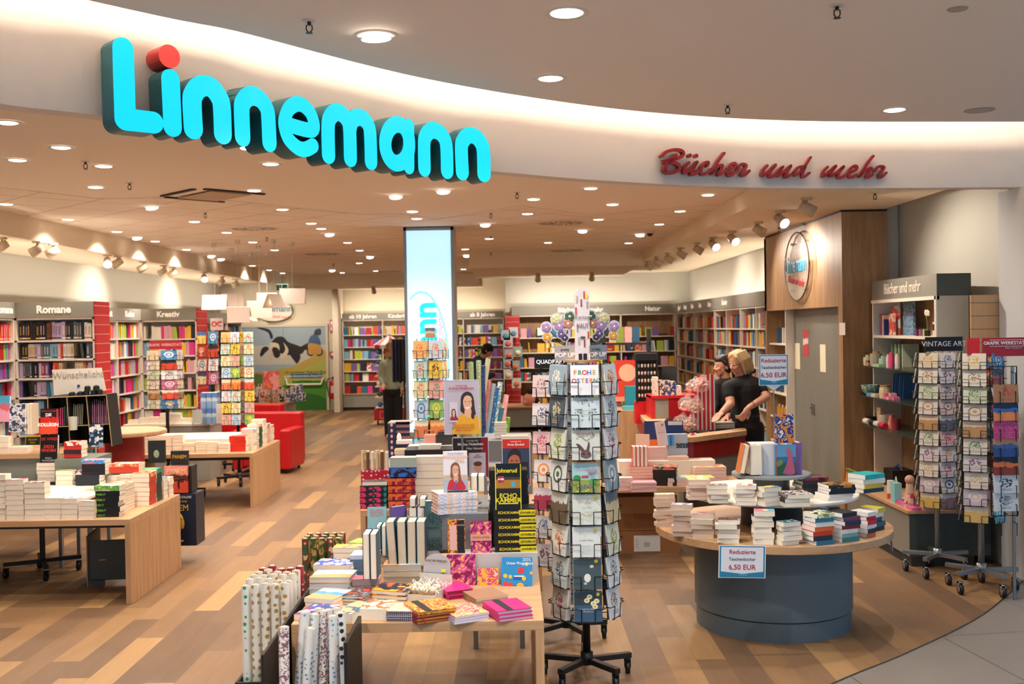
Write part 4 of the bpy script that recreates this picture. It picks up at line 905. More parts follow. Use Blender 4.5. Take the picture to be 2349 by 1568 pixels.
def armchair(T,label):
 t=thing('armchair',label,'armchair',T,'red armchairs');L_=M('#b8141a',.4,name='red_leather')
 def cushion(name,lo,hi,bv=.03):
  mb=MB();mb.box(lo,hi,L_);o=mb.obj(name,t,bevel=bv);o.modifiers['edge'].segments=4;return o
 cushion('seat',(-.28,-.36,.1),(.28,.28,.42));cushion('backrest',(-.4,.22,.1),(.4,.42,.82))
 cushion('armrest',(-.42,-.38,.06),(-.27,.3,.62));cushion('armrest',(.27,-.38,.06),(.42,.3,.62))
 for s in(-1,1):
  for y in(-.3,.3):mb=MB();mb.cyl((s*.33,y,0),(s*.33,y,.1),.02,BLACK);mb.obj('foot',t)
armchair(TR((-4.2,17.1,0),-.25),'rear red leather armchair with high back beside the aisle')
armchair(TR((-3.5,15.3,0),-.1),'front red leather armchair half hidden behind the second left table')
def pendant(u,v,Y,rot,tilt,label,s=1.0,lit=True):
 p=py(u,v,Y);t=thing('book_pendant_lamp',label,'pendant lamp',TR(p,rot,tilt),'white folded pendant lamps')
 m_=M('#e6d8cc',.8,name='white_paper_shade');mb=MB();w,h,d=.16*s,.2*s,.09*s
 for sg_ in(-1,1):
  vs=[(-w,0,h/2),(w,0,h/2),(w,sg_*d,-h/2),(-w,sg_*d,-h/2)]
  vs2=[(x,y+sg_*.006,z)for x,y,z in vs];mb.add(vs+vs2,[(0,1,2,3),(7,6,5,4),(0,4,5,1),(1,5,6,2),(2,6,7,3),(3,7,4,0)],m_)
 mb.obj('paper_shade',t)
 if lit:mb=MB();mb.ell((0,0,-.02),(.03,.03,.04),M('#ffe8c8',.5,emit=4,name='lit_bulb'));mb.obj('bulb',t,True)
 mb=MB();inv=TR(p,rot,tilt).inverted();a=inv@Vector((p.x,p.y,3.249));mb.cyl((0,0,h/2-.02),a,.0025,M('#c8b8a0',.6),n=6);mb.obj('cable',t)
 mb=MB();mb.cyl(inv@Vector((p.x,p.y,3.249)),inv@Vector((p.x,p.y,3.19)),.035,TRIM,n=14);mb.obj('ceiling_cup',t)
for k,(u,v,Y,r,ti,s,lb)in enumerate(((493,693,15,.1,.0,1.05,'front left folded-book pendant lamp seen from its flat side'),(534,688,16,.2,0,1.0,'second folded-book pendant lamp from the left, higher and behind'),(548,718,14.5,.1,.5,.95,'low tilted folded-book pendant lamp with bright face'),(596,706,15.5,.15,.45,1.1,'wide bright folded-book pendant lamp before the oval wall logo'),(629,690,14.6,1.2,0,.95,'darker folded-book pendant lamp seen end on'),(613,685,17,.1,.3,1.0,'small folded-book pendant lamp behind the end-on one'),(671,679,15,.1,0,1.1,'rightmost folded-book pendant lamp, large and pinkish'),(577,725,17,1.3,0,.8,'lowest folded-book pendant lamp behind the wide bright one'))):
 pendant(u,v,Y,r,ti,lb,s)
class Print:
 """layers of ink on a flat panel w x h, facing -Y, origin at its lower left"""
 def __init__(s,parent,w,h,y0=0.0,name='print',off=(0,0)):s.p,s.w,s.h,s.y,s.k,s.mb,s.off=parent,w,h,y0,0,MB(),off
 def shape(s,pts,c,smooth=True):
  s.k+=1;flat_shape(s.mb,[(s.off[0]+a*s.w,s.off[1]+b*s.h)for a,b in pts],M(c,.5,name='ink'),s.y-.0003*s.k,smooth)
 def rect(s,x0,y0,x1,y1,c):s.shape([(x0,y0),(x1,y0),(x1,y1),(x0,y1)],c,False)
 def oval(s,cx,cy,rx,ry,c):s.shape([(cx+rx*math.cos(2*math.pi*k/14),cy+ry*math.sin(2*math.pi*k/14))for k in range(14)],c,True)
 def text(s,tx,x,y,size,c,bold=0,sx=1):s.k+=1;lettering(tx,size,M(c,.5,name='ink'),s.p,TR((s.off[0]+x*s.w,s.y-.0003*s.k-.0004,s.off[1]+y*s.h))@UPR,bold=bold,ext=.0003,sx=sx,name='printed_text')
 def done(s):return s.mb.obj('printed_picture',s.p)if s.mb.v else None
def portrait_woman(P,cx,cy,s,shirt,hair='#3a2a26',skin='#d8a48a',asp=1.0,strap=None):
 f=lambda pts:[(cx+x*s,cy+y*s*asp)for x,y in pts]
 P.shape(f([(-.30,.0),(-.28,.35),(-.14,.55),(.06,.6),(.24,.48),(.33,.2),(.36,-.2),(.4,-.55),(.2,-.7),(-.2,-.45),(-.32,-.3)]),hair)
 P.shape(f([(-.55,-1.15),(-.42,-.65),(-.2,-.48),(.25,-.5),(.5,-.65),(.62,-1.15)]),shirt)
 P.shape(f([(-.1,-.2),(.16,-.2),(.2,-.55),(.06,-.75),(-.12,-.52)]),skin)
 P.shape(f([(-.19,.05),(-.16,.32),(.0,.43),(.16,.38),(.25,.15),(.22,-.12),(.1,-.33),(-.03,-.36),(-.14,-.2)]),skin)
 P.shape(f([(-.2,.12),(-.2,.4),(.02,.56),(.2,.45),(.3,.2),(.2,.34),(.02,.42),(-.12,.34)]),hair)
 P.shape(f([(.2,.2),(.32,.1),(.36,-.4),(.3,-.75),(.18,-.6),(.24,-.2)]),hair)
 P.shape(f([(-.09,-.14),(.01,-.17),(.13,-.12),(.08,-.22),(-.0,-.24),(-.07,-.2)]),'#f4ece6')
 for x in(-.07,.11):P.oval(cx+x*s,cy+.11*s*asp,.035*s,.018*s*asp,'#3a2c28');P.shape(f([(x-.06,.165),(x,.19),(x+.06,.165),(x,.18)]),'#4a342c')
 P.shape(f([(.01,.06),(.04,-.03),(.0,-.04)]),'#c08a72')
 if strap:P.shape(f([(-.1,-1.1),(.02,-.55),(.1,-.55),(.02,-1.1)]),strap,False)
def sign_holder(x0,x1,yt,yb,Y,label,yaw=0,leg=None,bgc='#b8b0bc',zfloor=None,lean=0):
 a,b=py(x0,yb,Y),py(x1,yt,Y);w,h=b.x-a.x,b.z-a.z
 t=thing('poster_stand',label,'poster',TR(((a.x+b.x)/2,Y,a.z),yaw,-lean))
 mb=MB();mb.box((-w/2,0,0),(w/2,.004,h),M(bgc,.3,name='poster_paper'));mb.obj('poster_sheet',t)
 mb=MB()
 fr=M('#d8dcdc',.15,.2,name='clear_acrylic_edge')
 for lo,hi in(((-w/2-.003,-.002,-.004),(w/2+.003,.006,0)),((-w/2-.003,-.002,h),(w/2+.003,.006,h+.005)),((-w/2-.004,-.002,0),(-w/2,.006,h)),((w/2,-.002,0),(w/2+.004,.006,h))):mb.box(lo,hi,fr)
 mb.obj('acrylic_frame',t)
 if leg:
  mb=MB();mb.cyl((0,.01,.02),(0,.01,leg-a.z),.006,STEEL,n=10);mb.cyl((0,.01,leg-a.z),(0,.01,leg-a.z+.006),.07,STEEL,n=24);mb.obj('stand_pole',t)
 return t,Print(t,w,h,-.0008,off=(-w/2,0)),w,h
ZF=.66
table(-1.03,.125,4.86,6.35,ZF,'large oak display table in the foreground centre covered with gift books and notebooks',rail=False)
FT=', foreground table'
RY=art('#d8b038','#a01838','#f0c060','flow',30,1);RP=art('#d85a9a','#8a1450','#f0c040','flow',16,2);PKM=M('#d8267a',.35,name='hot_pink_cloth');FLR=art('#e8c890','#d8447a','#f0b840','flow',30,0)
def stk(x0,x1,yb,yt,n,where,z=ZF,**k):return stack(x0,x1,yb,yt,z,n,where+FT,**k)
stk(823,886,1423,1396,1,'beside the spiral notebooks',mats=[art('#efe2c8','#e06a3a','#c8a078','blotch',18,2)],depth=.17,word='thick cream novel with orange drawing',names=[''],yaw=-.12)
PAS=art('#e8b0b8','#f0d890','#d8c0d8','flow',20,1)
z_,c=stk(886,945,1425,1402,4,'spiral bound, at the front edge',mats=[M('#b0a4bc',.5)],topmat=PAS,depth=.16,yaw=-.1,kind='notebook',word='pastel notebook',mp=M('#c8bccc',.8),names=['pastel']*4)
mb=MB()
for i in range(4):
 for k in range(13):mb.cyl((-.055+k*.009,-.004,.006+i*.0115),(-.055+k*.009,.003,.012+i*.0115),.0028,BLACK,n=6)
o=mb.obj('notebook_spiral',T=TR((c.x,c.y,ZF),-.1));o.parent=[x for x in C.objects if x.name.startswith('notebook')and 'spiral bound, at the front' in(x.get('label')or '')][0];o.matrix_parent_inverse=o.parent.matrix_world.inverted()
stk(955,1050,1427,1397,4,'red and gold, front row',mats=[M('#8a1226',.4,name='dark_red_cloth')],topmat=RY,yaw=.42,depth=.2,side='foot',kind='notebook',word='notebook',mp=M('#c89030',.7),hard=True,names=['dark red gold edged']*4,jr=.02)
z_,c=ZF+.058,pz(1003,1397,ZF+.058)
mb=MB();mb.box((-.015,-.0,0),(.02,.2,.0006),M('#1a1a1c',.5));q=[x for x in C.objects if x.name.startswith('notebook')and 'topmost, pile red and gold' in(x.get('label')or '')][0]
o=mb.obj('paper_band',q);o.location=(.05,.0,.0147)
mb=MB();mb.tube([(0,0,0),(-.01,-.006,-.02),(.004,-.008,-.05)],.0025,M('#b01430',.6));o=mb.obj('ribbon',q);o.location=(.03,-.0,.008)
stk(1040,1125,1426,1408,3,'in front row',mats=[M('#b8aec8',.5)],topmat=FLR,yaw=.45,depth=.2,side='foot',kind='notebook',word='pink and yellow floral notebook',names=['thin']*3,mp=M('#d8d0dc',.8))
z_,c=stk(1140,1225,1422,1397,3,'hot pink, at the front right corner',mats=[PKM],yaw=.4,depth=.2,side='foot',kind='notebook',word='notebook',names=['hot pink']*3,hard=True,mp=M('#b8b0c0',.8))
q=[x for x in C.objects if x.name.startswith('notebook')and 'topmost, pile hot pink' in(x.get('label')or '')][0]
mb=MB();mb.box((0,0,0),(.035,.2,.0006),M('#1a1a1c',.5));o=mb.obj('paper_band',q);o.location=(.045,0,(1422-1397)*c.y/F/3-.0003)
stk(1025,1092,1372,1352,2,'pink, in the second row before the flower cover',mats=[PKM],yaw=.4,depth=.19,side='foot',kind='notebook',word='notebook',names=['dark pink banded']*2,hard=True,mp=M('#901848',.8))
stk(1088,1170,1385,1368,3,'leopard print, in the second row',mats=[art('#a07a60','#3a2418','#e8d8c8','dots',60,0)],yaw=.42,depth=.19,side='foot',kind='notebook',word='leopard patterned notebook',names=['spiral']*3,mp=M('#c8b8a8',.8))
NVY=art('#18263c','#e8a830','#2e7d5b','blotch',10,1)
stk(845,935,1376,1354,2,'in second row',mats=[art('#16243a','#f0b030','#d8603a','blotch',14,3)],yaw=-.3,depth=.16,side='foot',kind='hardcover_book',word='navy picture book with yellow fruit',names=['broad']*2,hard=True)
stk(767,832,1386,1366,3,'left in second row',mats=[art('#3a3c44','#c84a3a','#8a8c94','blotch',26,1)],yaw=-.25,depth=.17,side='foot',kind='hardcover_book',word='grey floral book',names=['dark']*3,hard=True)
stk(694,768,1394,1372,2,'at the left edge',mats=[art('#e8eef2','#5aa8d8','#f0b080','scene',6,1)],yaw=-.3,depth=.2,side='foot',word='white and sky blue book',names=['large']*2)
stk(672,742,1424,1410,1,'behind the gift wrap',mats=[art('#3a4ea8','#e8e8f0','#c8303a','blotch',14,1)],yaw=-.3,depth=.2,side='foot',word='royal blue paperback with hare drawing',names=[''])
stk(752,815,1424,1402,1,'lying askew beside the blue one',mats=[art('#4a6a8a','#c8b890','#e8e0d0','blotch',16,2)],yaw=-.55,depth=.2,side='foot',word='novel with a muted sea picture',names=['thick'])
t=thing('gift_basket','small basket of white shredded paper and egg candles with arched grey tag','basket',TR(pz(962,1378,ZF),-.35))
mb=MB();mb.box((-.09,0,0),(.09,.004,.03),M('#d8d4cc',.6));mb.box((-.09,.2,0),(.09,.204,.09),M('#d8d4cc',.6));mb.box((-.09,0,0),(-.086,.2,.05),M('#d8d4cc',.6));mb.box((.086,0,0),(.09,.2,.05),M('#d8d4cc',.6));mb.obj('carton',t)
mb=MB()
for k in range(160):
 p=Vector((R.uniform(-.085,.085),R.uniform(.01,.19),.03+R.uniform(0,.03)));d=Vector((R.uniform(-1,1),R.uniform(-1,1),R.uniform(-.2,1))).normalized()*R.uniform(.02,.05)
 e=d.cross(Vector((0,0,1))).normalized()*.0022;mb.add([p-e,p+e,p+d+e,p+d-e],[(0,1,2,3)],M('#efe9dc',.8,name='shredded_paper'))
o=mb.obj('shredded_paper',t);o['kind']='stuff'
for k in range(6):mb=MB();mb.ell((-.06+.055*(k%3),.05+.06*(k//3),.045),(.02,.016,.018),M('#efe0c0',.5));mb.obj('egg_candle',t,True)
mb=MB();pts=[(-.075,0),(.075,0),(.075,.08)]+[(.075*math.cos(a),.08+.06*math.sin(a))for a in[math.pi*k/10 for k in range(1,10)]]+[(-.075,.08)]
T2=TR((0,.21,.05),0,math.pi/2-.15);mb.prism(pts,0,.003,M('#b8b4b8',.5),T2);mb.obj('arched_tag',t)
lettering('WACHS PERLEN',.017,M('#6a5a50',.5),t,TR((0,.2035,.155),0,.0)@TR((0,0,0),0,.0)@UPR,name='tag_lettering');mb=MB();mb.box((.03,.2,.1),(.055,.203,.115),M('#e8e820',.5));mb.obj('price_sticker',t)
t=thing('gift_box','grey and white gift box with a picture of a small vase','box',TR(pz(992,1325,ZF),.25))
mb=MB();mb.box((-.05,0,0),(.05,.1,.125),M('#8a8490',.6));mb.obj('carton',t)
P=Print(t,.1,.125,-.0006,off=(-.05,0));P.rect(.0,.12,.62,.95,'#d8d4d8');P.shape([(.2,.2),(.42,.2),(.45,.4),(.36,.5),(.36,.6),(.26,.6),(.26,.5),(.16,.4)],'#f0eef0');P.shape([(.2,.6),(.15,.85),(.3,.9),(.45,.84),(.42,.66)],'#2a3a28');P.done()
RS=M('#c9c6c4',.5,name='riser_laminate');RSG=M('#767a80',.5,name='grey_riser')
ax0,ax1=pz(1030,1338,ZF),pz(1228,1338,ZF)
mb=MB();mb.box((ax0.x,ax0.y,ZF),(.115,ax0.y+.35,ZF+.155),RS);tag(mb.obj('display_riser'),'light grey riser box under the yellow and black pile','riser')
ZR=ZF+.155;YR=ax0.y
g0,g1=py(1015,1270,YR+.12),py(1120,1177,YR+.12)
mb=MB();mb.box((g0.x,YR+.12,ZR),(g1.x,YR+.34,g1.z),RSG);tag(mb.obj('display_riser'),'darker grey riser box beneath the pile of white hardcovers','riser');ZG=g1.z
YB=M('#0c0c0c',.4);YEL=M('#e8d818',.45,name='bright_yellow_edge')
zt,cE=stack(1136,1230,1268,1168,ZR,6,'of yellow edged thrillers under the upright one',side='spine',mats=[YB],mp=YEL,depth=.135,hard=False,word='thriller',names=['yellow edged']*6,jit=.004,jr=.015,Y=YR+.03)
for o in[x for x in C.objects if x.name.startswith('paperback')and 'pile of yellow edged thrillers under' in(x.get('label')or '')]:
 mb=MB();h=o.data.vertices;mb.box((-.0008,-.0006,.0008),(-.0002,.085,.0305),M('#e8d818',.5,name='yellow_spine_field'));q=mb.obj('spine_field',o)
 lettering('ECHOKAMMER',.019,YEL,o,TR((-.0006,.132,.0155))@Matrix(((0,0,-1,0),(-1,0,0,0),(0,1,0,0),(0,0,0,1))),name='spine_title',bold=.0003)
 lettering('JOHNSRUD',.015,YB,o,TR((-.0014,.04,.0155))@Matrix(((0,0,-1,0),(-1,0,0,0),(0,1,0,0),(0,0,0,1))),name='spine_author',bold=.0)
stack(1126,1214,1272,1098,ZR,9,'half hidden behind them',side='spine',mats=[YB],mp=YEL,depth=.135,word='thriller',names=['yellow edged']*9,jit=.004,jr=.02,Y=YR+.19)
o,T,w,h=standing(1137,1196,1168,1065,zt,.033,M('#0c0c0c',.3),'black thriller with yellow lettering standing on the yellow and black pile',lean=.06,mp=YEL,Y=YR+.03)
mb=MB();mb.box((-.001,-.001,.001),(.004,h+.001,.0335),YEL);mb.box((w-.003,-.001,.0),(w+.001,h+.001,.0335),YEL);mb.obj('yellow_edges',o)
mb=MB();mb.box((.004,h*.38,.0331),(w-.003,h*.72,.0336),M('#a87a28',.5));mb.box((w*.62,h*.5,.0336),(w*.78,h*.62,.034),M('#58a0b8',.5));mb.box((.004,h*.38,.0336),(w-.003,h*.47,.034),M('#14140f',.5));mb.box((.004,h*.66,.0336),(w-.003,h*.72,.034),M('#3a3420',.5));mb.obj('cover_picture',o)
mb=MB();mb.box((w*.1,h*.6,.0338),(w*.34,h*.74,.0342),M('#c82838',.5));mb.box((w*.1,h*.655,.0342),(w*.34,h*.69,.0344),M('#e8e8f0',.5));mb.box((w*.165,h*.6,.0342),(w*.2,h*.74,.0344),M('#2a3a8a',.5));mb.obj('flag_emblem',o)
for tx,fx,fy,s in(('Johnsrud',.46,.86,.03),('ECHO',.5,.30,.034),('KAMMER',.5,.2,.034)):
 lettering(tx,s,YEL,o,TR((fx*w,fy*h,.0337)),bold=.0008,ext=.0003,name='cover_title')
mb=MB();mb.box((w*.12,h*.12,.0334),(w*.88,h*.145,.0337),YEL);mb.obj('cover_line',o)
o,T,w,h=standing(1028,1068,1270,1192,ZR,.02,RY,'red and gold notebook with a black banded half standing on the riser',Y=YR+.02)
mb=MB();mb.box((w*.1,h*.12,.0202),(w*.5,h*.85,.021),M('#e8b8b0',.5));mb.box((w*.54,0,.0202),(w*.95,h,.0212),M('#14161a',.5));mb.obj('paper_band',o)
lettering('NOTES',.012,M('#c8c0b8',.5),o,TR((w*.74,h*.85,.0215)),ext=.0003,name='band_title')
o,T,w,h=standing(1080,1128,1270,1197,ZR,.025,RP,'pink flowered sticky notes book standing beside the thriller pile',Y=YR+.02,mp=M('#c82878',.5))
mb=MB();mb.box((0,h*.42,.0252),(w,h*.62,.026),M('#d8a088',.5));mb.obj('paper_band',o);lettering('STICKY NOTES',.013,M('#8a3a50',.5),o,TR((w*.5,h*.52,.0264)),ext=.0002,name='band_title')
o,T,w,h=standing(1025,1090,1352,1272,ZF,.012,RP,'large pink notebook with big flower drawing leaning on the riser',lean=.15,Y=YR-.05,kind='notebook')
o,T,w,h=standing(1095,1143,1352,1302,ZF,.01,art('#d84a78','#f0b838','#e8c8a0','flow',16,1),'small pink and yellow flower notebook leaning on the riser',lean=.15,Y=YR-.05,kind='notebook')
o,T,w,h=standing(1150,1222,1368,1280,ZF,.004,M('#2f8fcf',.3,name='sky_blue_paper'),'sky blue brochure UNSER PROGRAMM 2025 with red and yellow flowers',lean=.2,yaw=-.12,Y=YR-.09,kind='brochure',hard=False,cat='brochure')
mb=MB();zz=.0042
for x,y,r,c in((.62,.66,.11,'#d83a3a'),(.12,.32,.08,'#d83a3a'),(.28,.3,.08,'#d83a3a'),(.12,.52,.07,'#e8c030'),(.28,.5,.06,'#e8c030'),(.8,.82,.06,'#e8c030'),(.72,.46,.07,'#e8c030'),(.6,.26,.12,'#e8b028'),(.8,.1,.07,'#e8b028'),(.95,.6,.05,'#e8b028')):
 mb.cyl((x*w,y*h,zz),(x*w,y*h,zz+.0006),r*w,M(c,.5,name='flower_ink'),n=14)
mb.box((.38*w,.42*h,zz),(.8*w,.5*h,zz+.0003),M('#1a5aa8',.5));mb.box((.4*w,.5*h,zz),(.72*w,.53*h,zz+.0004),M('#e8f0f8',.5));mb.box((.35*w,.2*h,zz),(.85*w,.28*h,zz+.0003),M('#184a98',.5));mb.obj('cover_picture',o)
lettering('2025',.022,M('#f0f6fa',.5),o,TR((.8*w,.93*h,zz+.001)),ext=.0002,name='cover_title');lettering('Unser Programm',.02,M('#f0f6fa',.5),o,TR((.58*w,.84*h,zz+.001)),ext=.0002,name='cover_title',bold=.0003)
WHC=art('#e8e4ea','#f0c8a0','#b8c8e0','flow',16,1)
zt,_=stack(1003,1098,1176,1128,ZG,6,'of white hardcovers on the darker grey riser',side='spine',mats=[WHC],depth=.15,yaw=.32,kind='hardcover_book',hard=True,word='white and peach hardcover',names=['slim']*6,mp=M('#e0b098',.8),Y=YR+.13,jit=.003)
o,T,w,h=standing(1018,1074,1128,1035,zt,.022,M('#e8e6ea',.35),'white hardcover with a smiling woman in red standing on the white pile',lean=.05,yaw=.1,Y=YR+.15)
ph=bpy.data.objects.new('cover_front',None);C.objects.link(ph);ph.parent=o;ph.matrix_local=TR((0,0,.0223))@UPR.inverted()
P=Print(o,w,h,0);
fr_=MB();P.mb=MB()
P.rect(.0,.0,1,.3,'#a8b8c8');P.rect(0,.3,1,.42,'#c8b8a8')
portrait_woman(P,.48,.5,.62,'#c8283a','#8a5a38','#e0b098',asp=.62,strap='#3a6ac0')
P.rect(.15,0,1,.035,'#1a2a4a');q=P.done();q.matrix_local=TR((0,0,.0223))@UPR.inverted()
for tx,x,y,s,c in(('Andrea Grießmann',.5,.95,.011,'#2a6aa8'),('Wunderschöne',.5,.87,.022,'#f0a868'),('Welt',.65,.77,.026,'#f0a868')):lettering(tx,s,M(c,.5),o,TR((x*w,y*h,.0255)),ext=.0002,name='cover_title',shear=.3)
bpy.data.objects.remove(ph)
for k,x in enumerate((1080,1097)):upright(x,x+15,1128,1090,ZG,.13,M('#6a7480',.5),'%s upright grey book behind the white pile'%['left-hand','right-hand'][k],Y=YR+.22)
LB=art('#a8cce8','#e8eef4','#f0b080','scene',5,1)
stk(708,803,1362,1323,3,'of light blue books left of centre',mats=[M('#d8e0e8',.6)],topmat=LB,side='foot',depth=.17,yaw=-.1,word='light blue hardcover',names=['broad']*3,kind='hardcover_book',hard=True,mp=M('#d0d4d4',.8))
stk(718,803,1322,1288,3,'behind them',Y=5.72,mats=[M('#e8e0d8',.6)],topmat=art('#e8e4e4','#3a5ac8','#f0a060','blotch',20,2),side='foot',depth=.16,yaw=-.1,word='white book with blue letters',names=['broad']*3)
stk(765,832,1285,1238,4,'of yellow and peach covers at the left back',Y=6.0,mats=[M('#e8d0b0',.6),M('#e8a060',.5)],topmat=art('#f0c8a8','#e8c030','#e06a50','blotch',20,1),word='peach paperback',names=['pale']*4)
stk(795,840,1240,1200,3,'of hot pink books at the left back corner',Y=6.2,side='spine',mats=[M('#c82a68',.4)],topmat=art('#a8d050','#e8e080','#f0c0c0','blotch',12,1),word='hot pink hardcover',names=['thick']*3,kind='hardcover_book',hard=True,depth=.14,yaw=-.3)
zt,_=stk(808,872,1358,1328,2,'pink topped, carrying two upright books',mats=[M('#c8586a',.5)],topmat=M('#e07888',.5),side='fore',word='pink backed novel',names=['thick']*2,mp=M('#b8a8a8',.8))
upright(833,849,1329,1222,zt,.14,M('#1a3a4a',.4),'left of two tall cream books standing on the pink pile',Y=5.32);upright(850,865,1329,1222,zt,.14,M('#1a4a5a',.4),'right of two tall cream books standing on the pink pile',Y=5.32)
zt,_=stk(880,968,1340,1298,3,'thick, carrying four upright books',mats=[M('#8aa0a8',.5)],topmat=LB,word='thick grey-white novel',names=['large']*3,Y=5.62,mp=M('#b8b4a4',.85))
for k in range(4):upright(892+k*21.5,912+k*21.5,1299,1193,zt,.14,M('#1a4a5c',.4),'%s from the left of four thick upright cream books'%NTH[k],Y=5.64,tilt=[-.06,-.02,0,0][k],mp=M('#cdc4ae',.85))
stk(806,868,1330,1283,5,'of blue-grey hardcovers behind the upright pair',Y=5.8,mats=[M('#4a6a88',.5)],topmat=M('#b8c4dc',.5),side='spine',word='blue-grey hardcover',names=['slim']*5,kind='hardcover_book',hard=True,depth=.14)
TEAL=art('#4e6a70','#6a868a','#3a5258','titles',6,0)
for k,(x0,x1,yb,yt)in enumerate(((976,1018,1264,1210),(976,1018,1207,1150))):
 standing(x0,x1,yb,yt,0,.06,TEAL,['lower','upper'][k]+' grey-teal boxed book standing left of the dark riser',Y=6.05+.0*k)if k==0 else standing(x0,x1,1209,1150,0,.06,TEAL,'upper grey-teal boxed book standing left of the dark riser',Y=6.05)
standing(843,886,1222,1163,0,.02,art('#88b8c0','#b85a5a','#88b8c0','titles',3,0),'pale teal hardcover with red lettering standing at the table back',Y=6.2,mp=M('#e0a890',.7),lean=.08)
mb=MB();mb.box((-.72,6.02,ZF),(-.5,6.32,ZF+.225),RSG);tag(mb.obj('display_riser'),'low dark riser under the violet covered books at the back','riser')
standing(902,932,1200,1162,0,.03,M('#6a5a9a',.5),'open purple backed book at the table back',Y=6.15,yaw=.7)
for k,(x,w_,c)in enumerate(((938,18,'#3a3a7a'),(957,17,'#3a3a7a'))):upright(x,x+w_,1200,1162,0,.13,M(c,.4),'%s of two upright cream books with violet covers at the back'%['left','right'][k],Y=6.12)
for k,(x,c)in enumerate(((939,'#1a2244'),(962,'#1a2244'))):upright(x,x+15,1162,1140,0,.13,M(c,.4),'%s of two dark blue covered books seen end on above'%['left','right'][k],Y=6.12)
for k,x in enumerate((864,876)):upright(x,x+10,1275,1207,0,.13,M('#2a6a7a',.4),'%s thin cream book upright behind the tall pair'%['left','right'][k],Y=5.95)
stk(862,890,1222,1194,2,'of teal trimmed books between the uprights',Y=6.12,mats=[M('#2a7a7a',.5)],word='teal trimmed book',names=['small']*2)
t=thing('gift_wrap_box','black floor box for gift wrap rolls along the left of the foreground table','box',TR((0,0,0)))
mb=MB();mb.prism([(4.42,0),(6.35,0),(6.35,.70),(5.3,.68),(4.42,.655)],0,.012,BLACK,Matrix(((0,0,1,-1.065),(1,0,0,0),(0,1,0,0),(0,0,0,1))));mb.obj('side_panel',t)
mb=MB();mb.box((-1.05,4.42,0),(-1.03,4.44,.3),BLACK);mb.box((-1.05,4.42,0),(-.71,4.435,.28),BLACK);mb.box((-.72,4.42,0),(-.705,4.84,.70),BLACK);mb.box((-1.05,4.42,0),(-.71,4.84,.01),BLACK);mb.obj('front_bin',t)
mb=MB();mb.box((-1.32,5.0,0),(-1.067,5.012,.35),BLACK);mb.box((-1.33,5.0,0),(-1.318,6.7,.35),BLACK);mb.box((-1.32,5.0,0),(-1.067,6.7,.01),BLACK);mb.obj('side_bin',t)
def roll(p,q,r,m,label,group,inner=True):
 mb=MB();p,q=Vector(p),Vector(q);mb.cyl(p,q,r,m,n=14,caps=False);d=(q-p).normalized()
 mb.cyl(q-d*.002,q-d*.004,r*.97,M('#b8a890',.7,name='cardboard_core'),n=14);mb.cyl(p,p+d*.002,r*.97,M('#b8a890',.7,name='cardboard_core'),n=14);mb.cyl(q-d*.005,q+d*.002,r*.55,M('#d8d0c4',.5,name='roll_plastic_end'),n=10)
 o=mb.obj('gift_wrap_roll',None);smooth_by_angle(o);tag(o,label,'gift wrap roll',group)
 return o
WD=art('#e6e5e2','#6aa0c8','#14161a','dots',44,1);PF=art('#e8e4e0','#8a5a62','#e8e4e0','flow',40,1);BD=art('#ecebe8','#30302e','#ecebe8','dots',28,2)
fr=[((700,1402),WD),((722,1408),WD),((742,1400),PF),((764,1412),WD),((781,1404),BD),((712,1440),WD),((732,1395),BD),((753,1398),WD),((772,1394),BD),((697,1418),PF),((746,1425),PF),((776,1412),PF)]
for k,((u,v),m_)in enumerate(fr):
 Y=4.50+(.06 if k<5 else(0 if k==5 else.18))+(k%3)*.02;q=py(u,v,Y);b_x=-1.0+((u-697)/88)*.27
 roll((b_x,Y+.05,.012),q,.021,m_,'%s white patterned gift wrap roll, %s in the front bin'%(['speckled','flowered','dotted'][[WD,PF,BD].index(m_)],NTH[k]),'white gift wrap rolls in the front bin')
roll((-.985,4.47,.012),py(651,1437,4.47),.022,PF,'plum flowered gift wrap roll leaning left at the front of the bin','front bin')
GD=art('#e6e0d4','#b08838','#e6e0d4','dots',26,0);GR=art('#e6e4dc','#2a9a6a','#e6e4dc','dots',30,0);RD2=art('#a0283a','#e8e0d8','#a0283a','dots',40,0)
k=0
for i in range(5):
 for j in range(5):
  u=612+i*21+j*3;Y=5.1+j*.09;p=pz(u,1366,.80);x=-1.295+i*.047
  m_=GR if i==0 and j==0 else(RD2 if j==4 else GD)
  roll((x,Y,.012),(x,Y,.79+R.uniform(-.01,.01)),.021,m_,'%s gift wrap roll, %s from the left in the %s row of the side bin'%(['gold dotted','green dotted','red'][[GD,GR,RD2].index(m_)],NTH[i],NTH[j]),'dotted rolls in the side bin');k+=1
KR_=art('#b88a4a','#3a5a2a','#d8c090','blotch',24,0);KR2=art('#8a3a30','#3a5a3a','#d8b890','blotch',24,0)
for i in range(5):
 for j in range(3):
  x=-1.27+i*.05;Y=6.44+j*.08
  roll((x,Y,.012),(x+.0,Y,.745),.02,KR_ if(i+j)%3 else KR2,'brown kraft gift wrap roll, %s from the left in the %s rear row'%(NTH[i],NTH[j]),'kraft rolls in the side bin')
ZS=.63
table(-1.17,.2,8.07,9.6,ZS,'middle oak table behind the foreground one with rainbow edged books',rail=False)
ST=', middle table'
def sts(x0,x1,yb,yt,n,where,z=ZS,**k):return stack(x0,x1,yb,yt,z,n,where+ST,**k)
RB=art('#14202a','#d8386a','#2a8a8a','flow',9,1);RB2=art('#b02040','#e87030','#2a1430','flow',9,2);SP_=art('#101830','#3a6ac0','#c04a9a','flow',6,1)
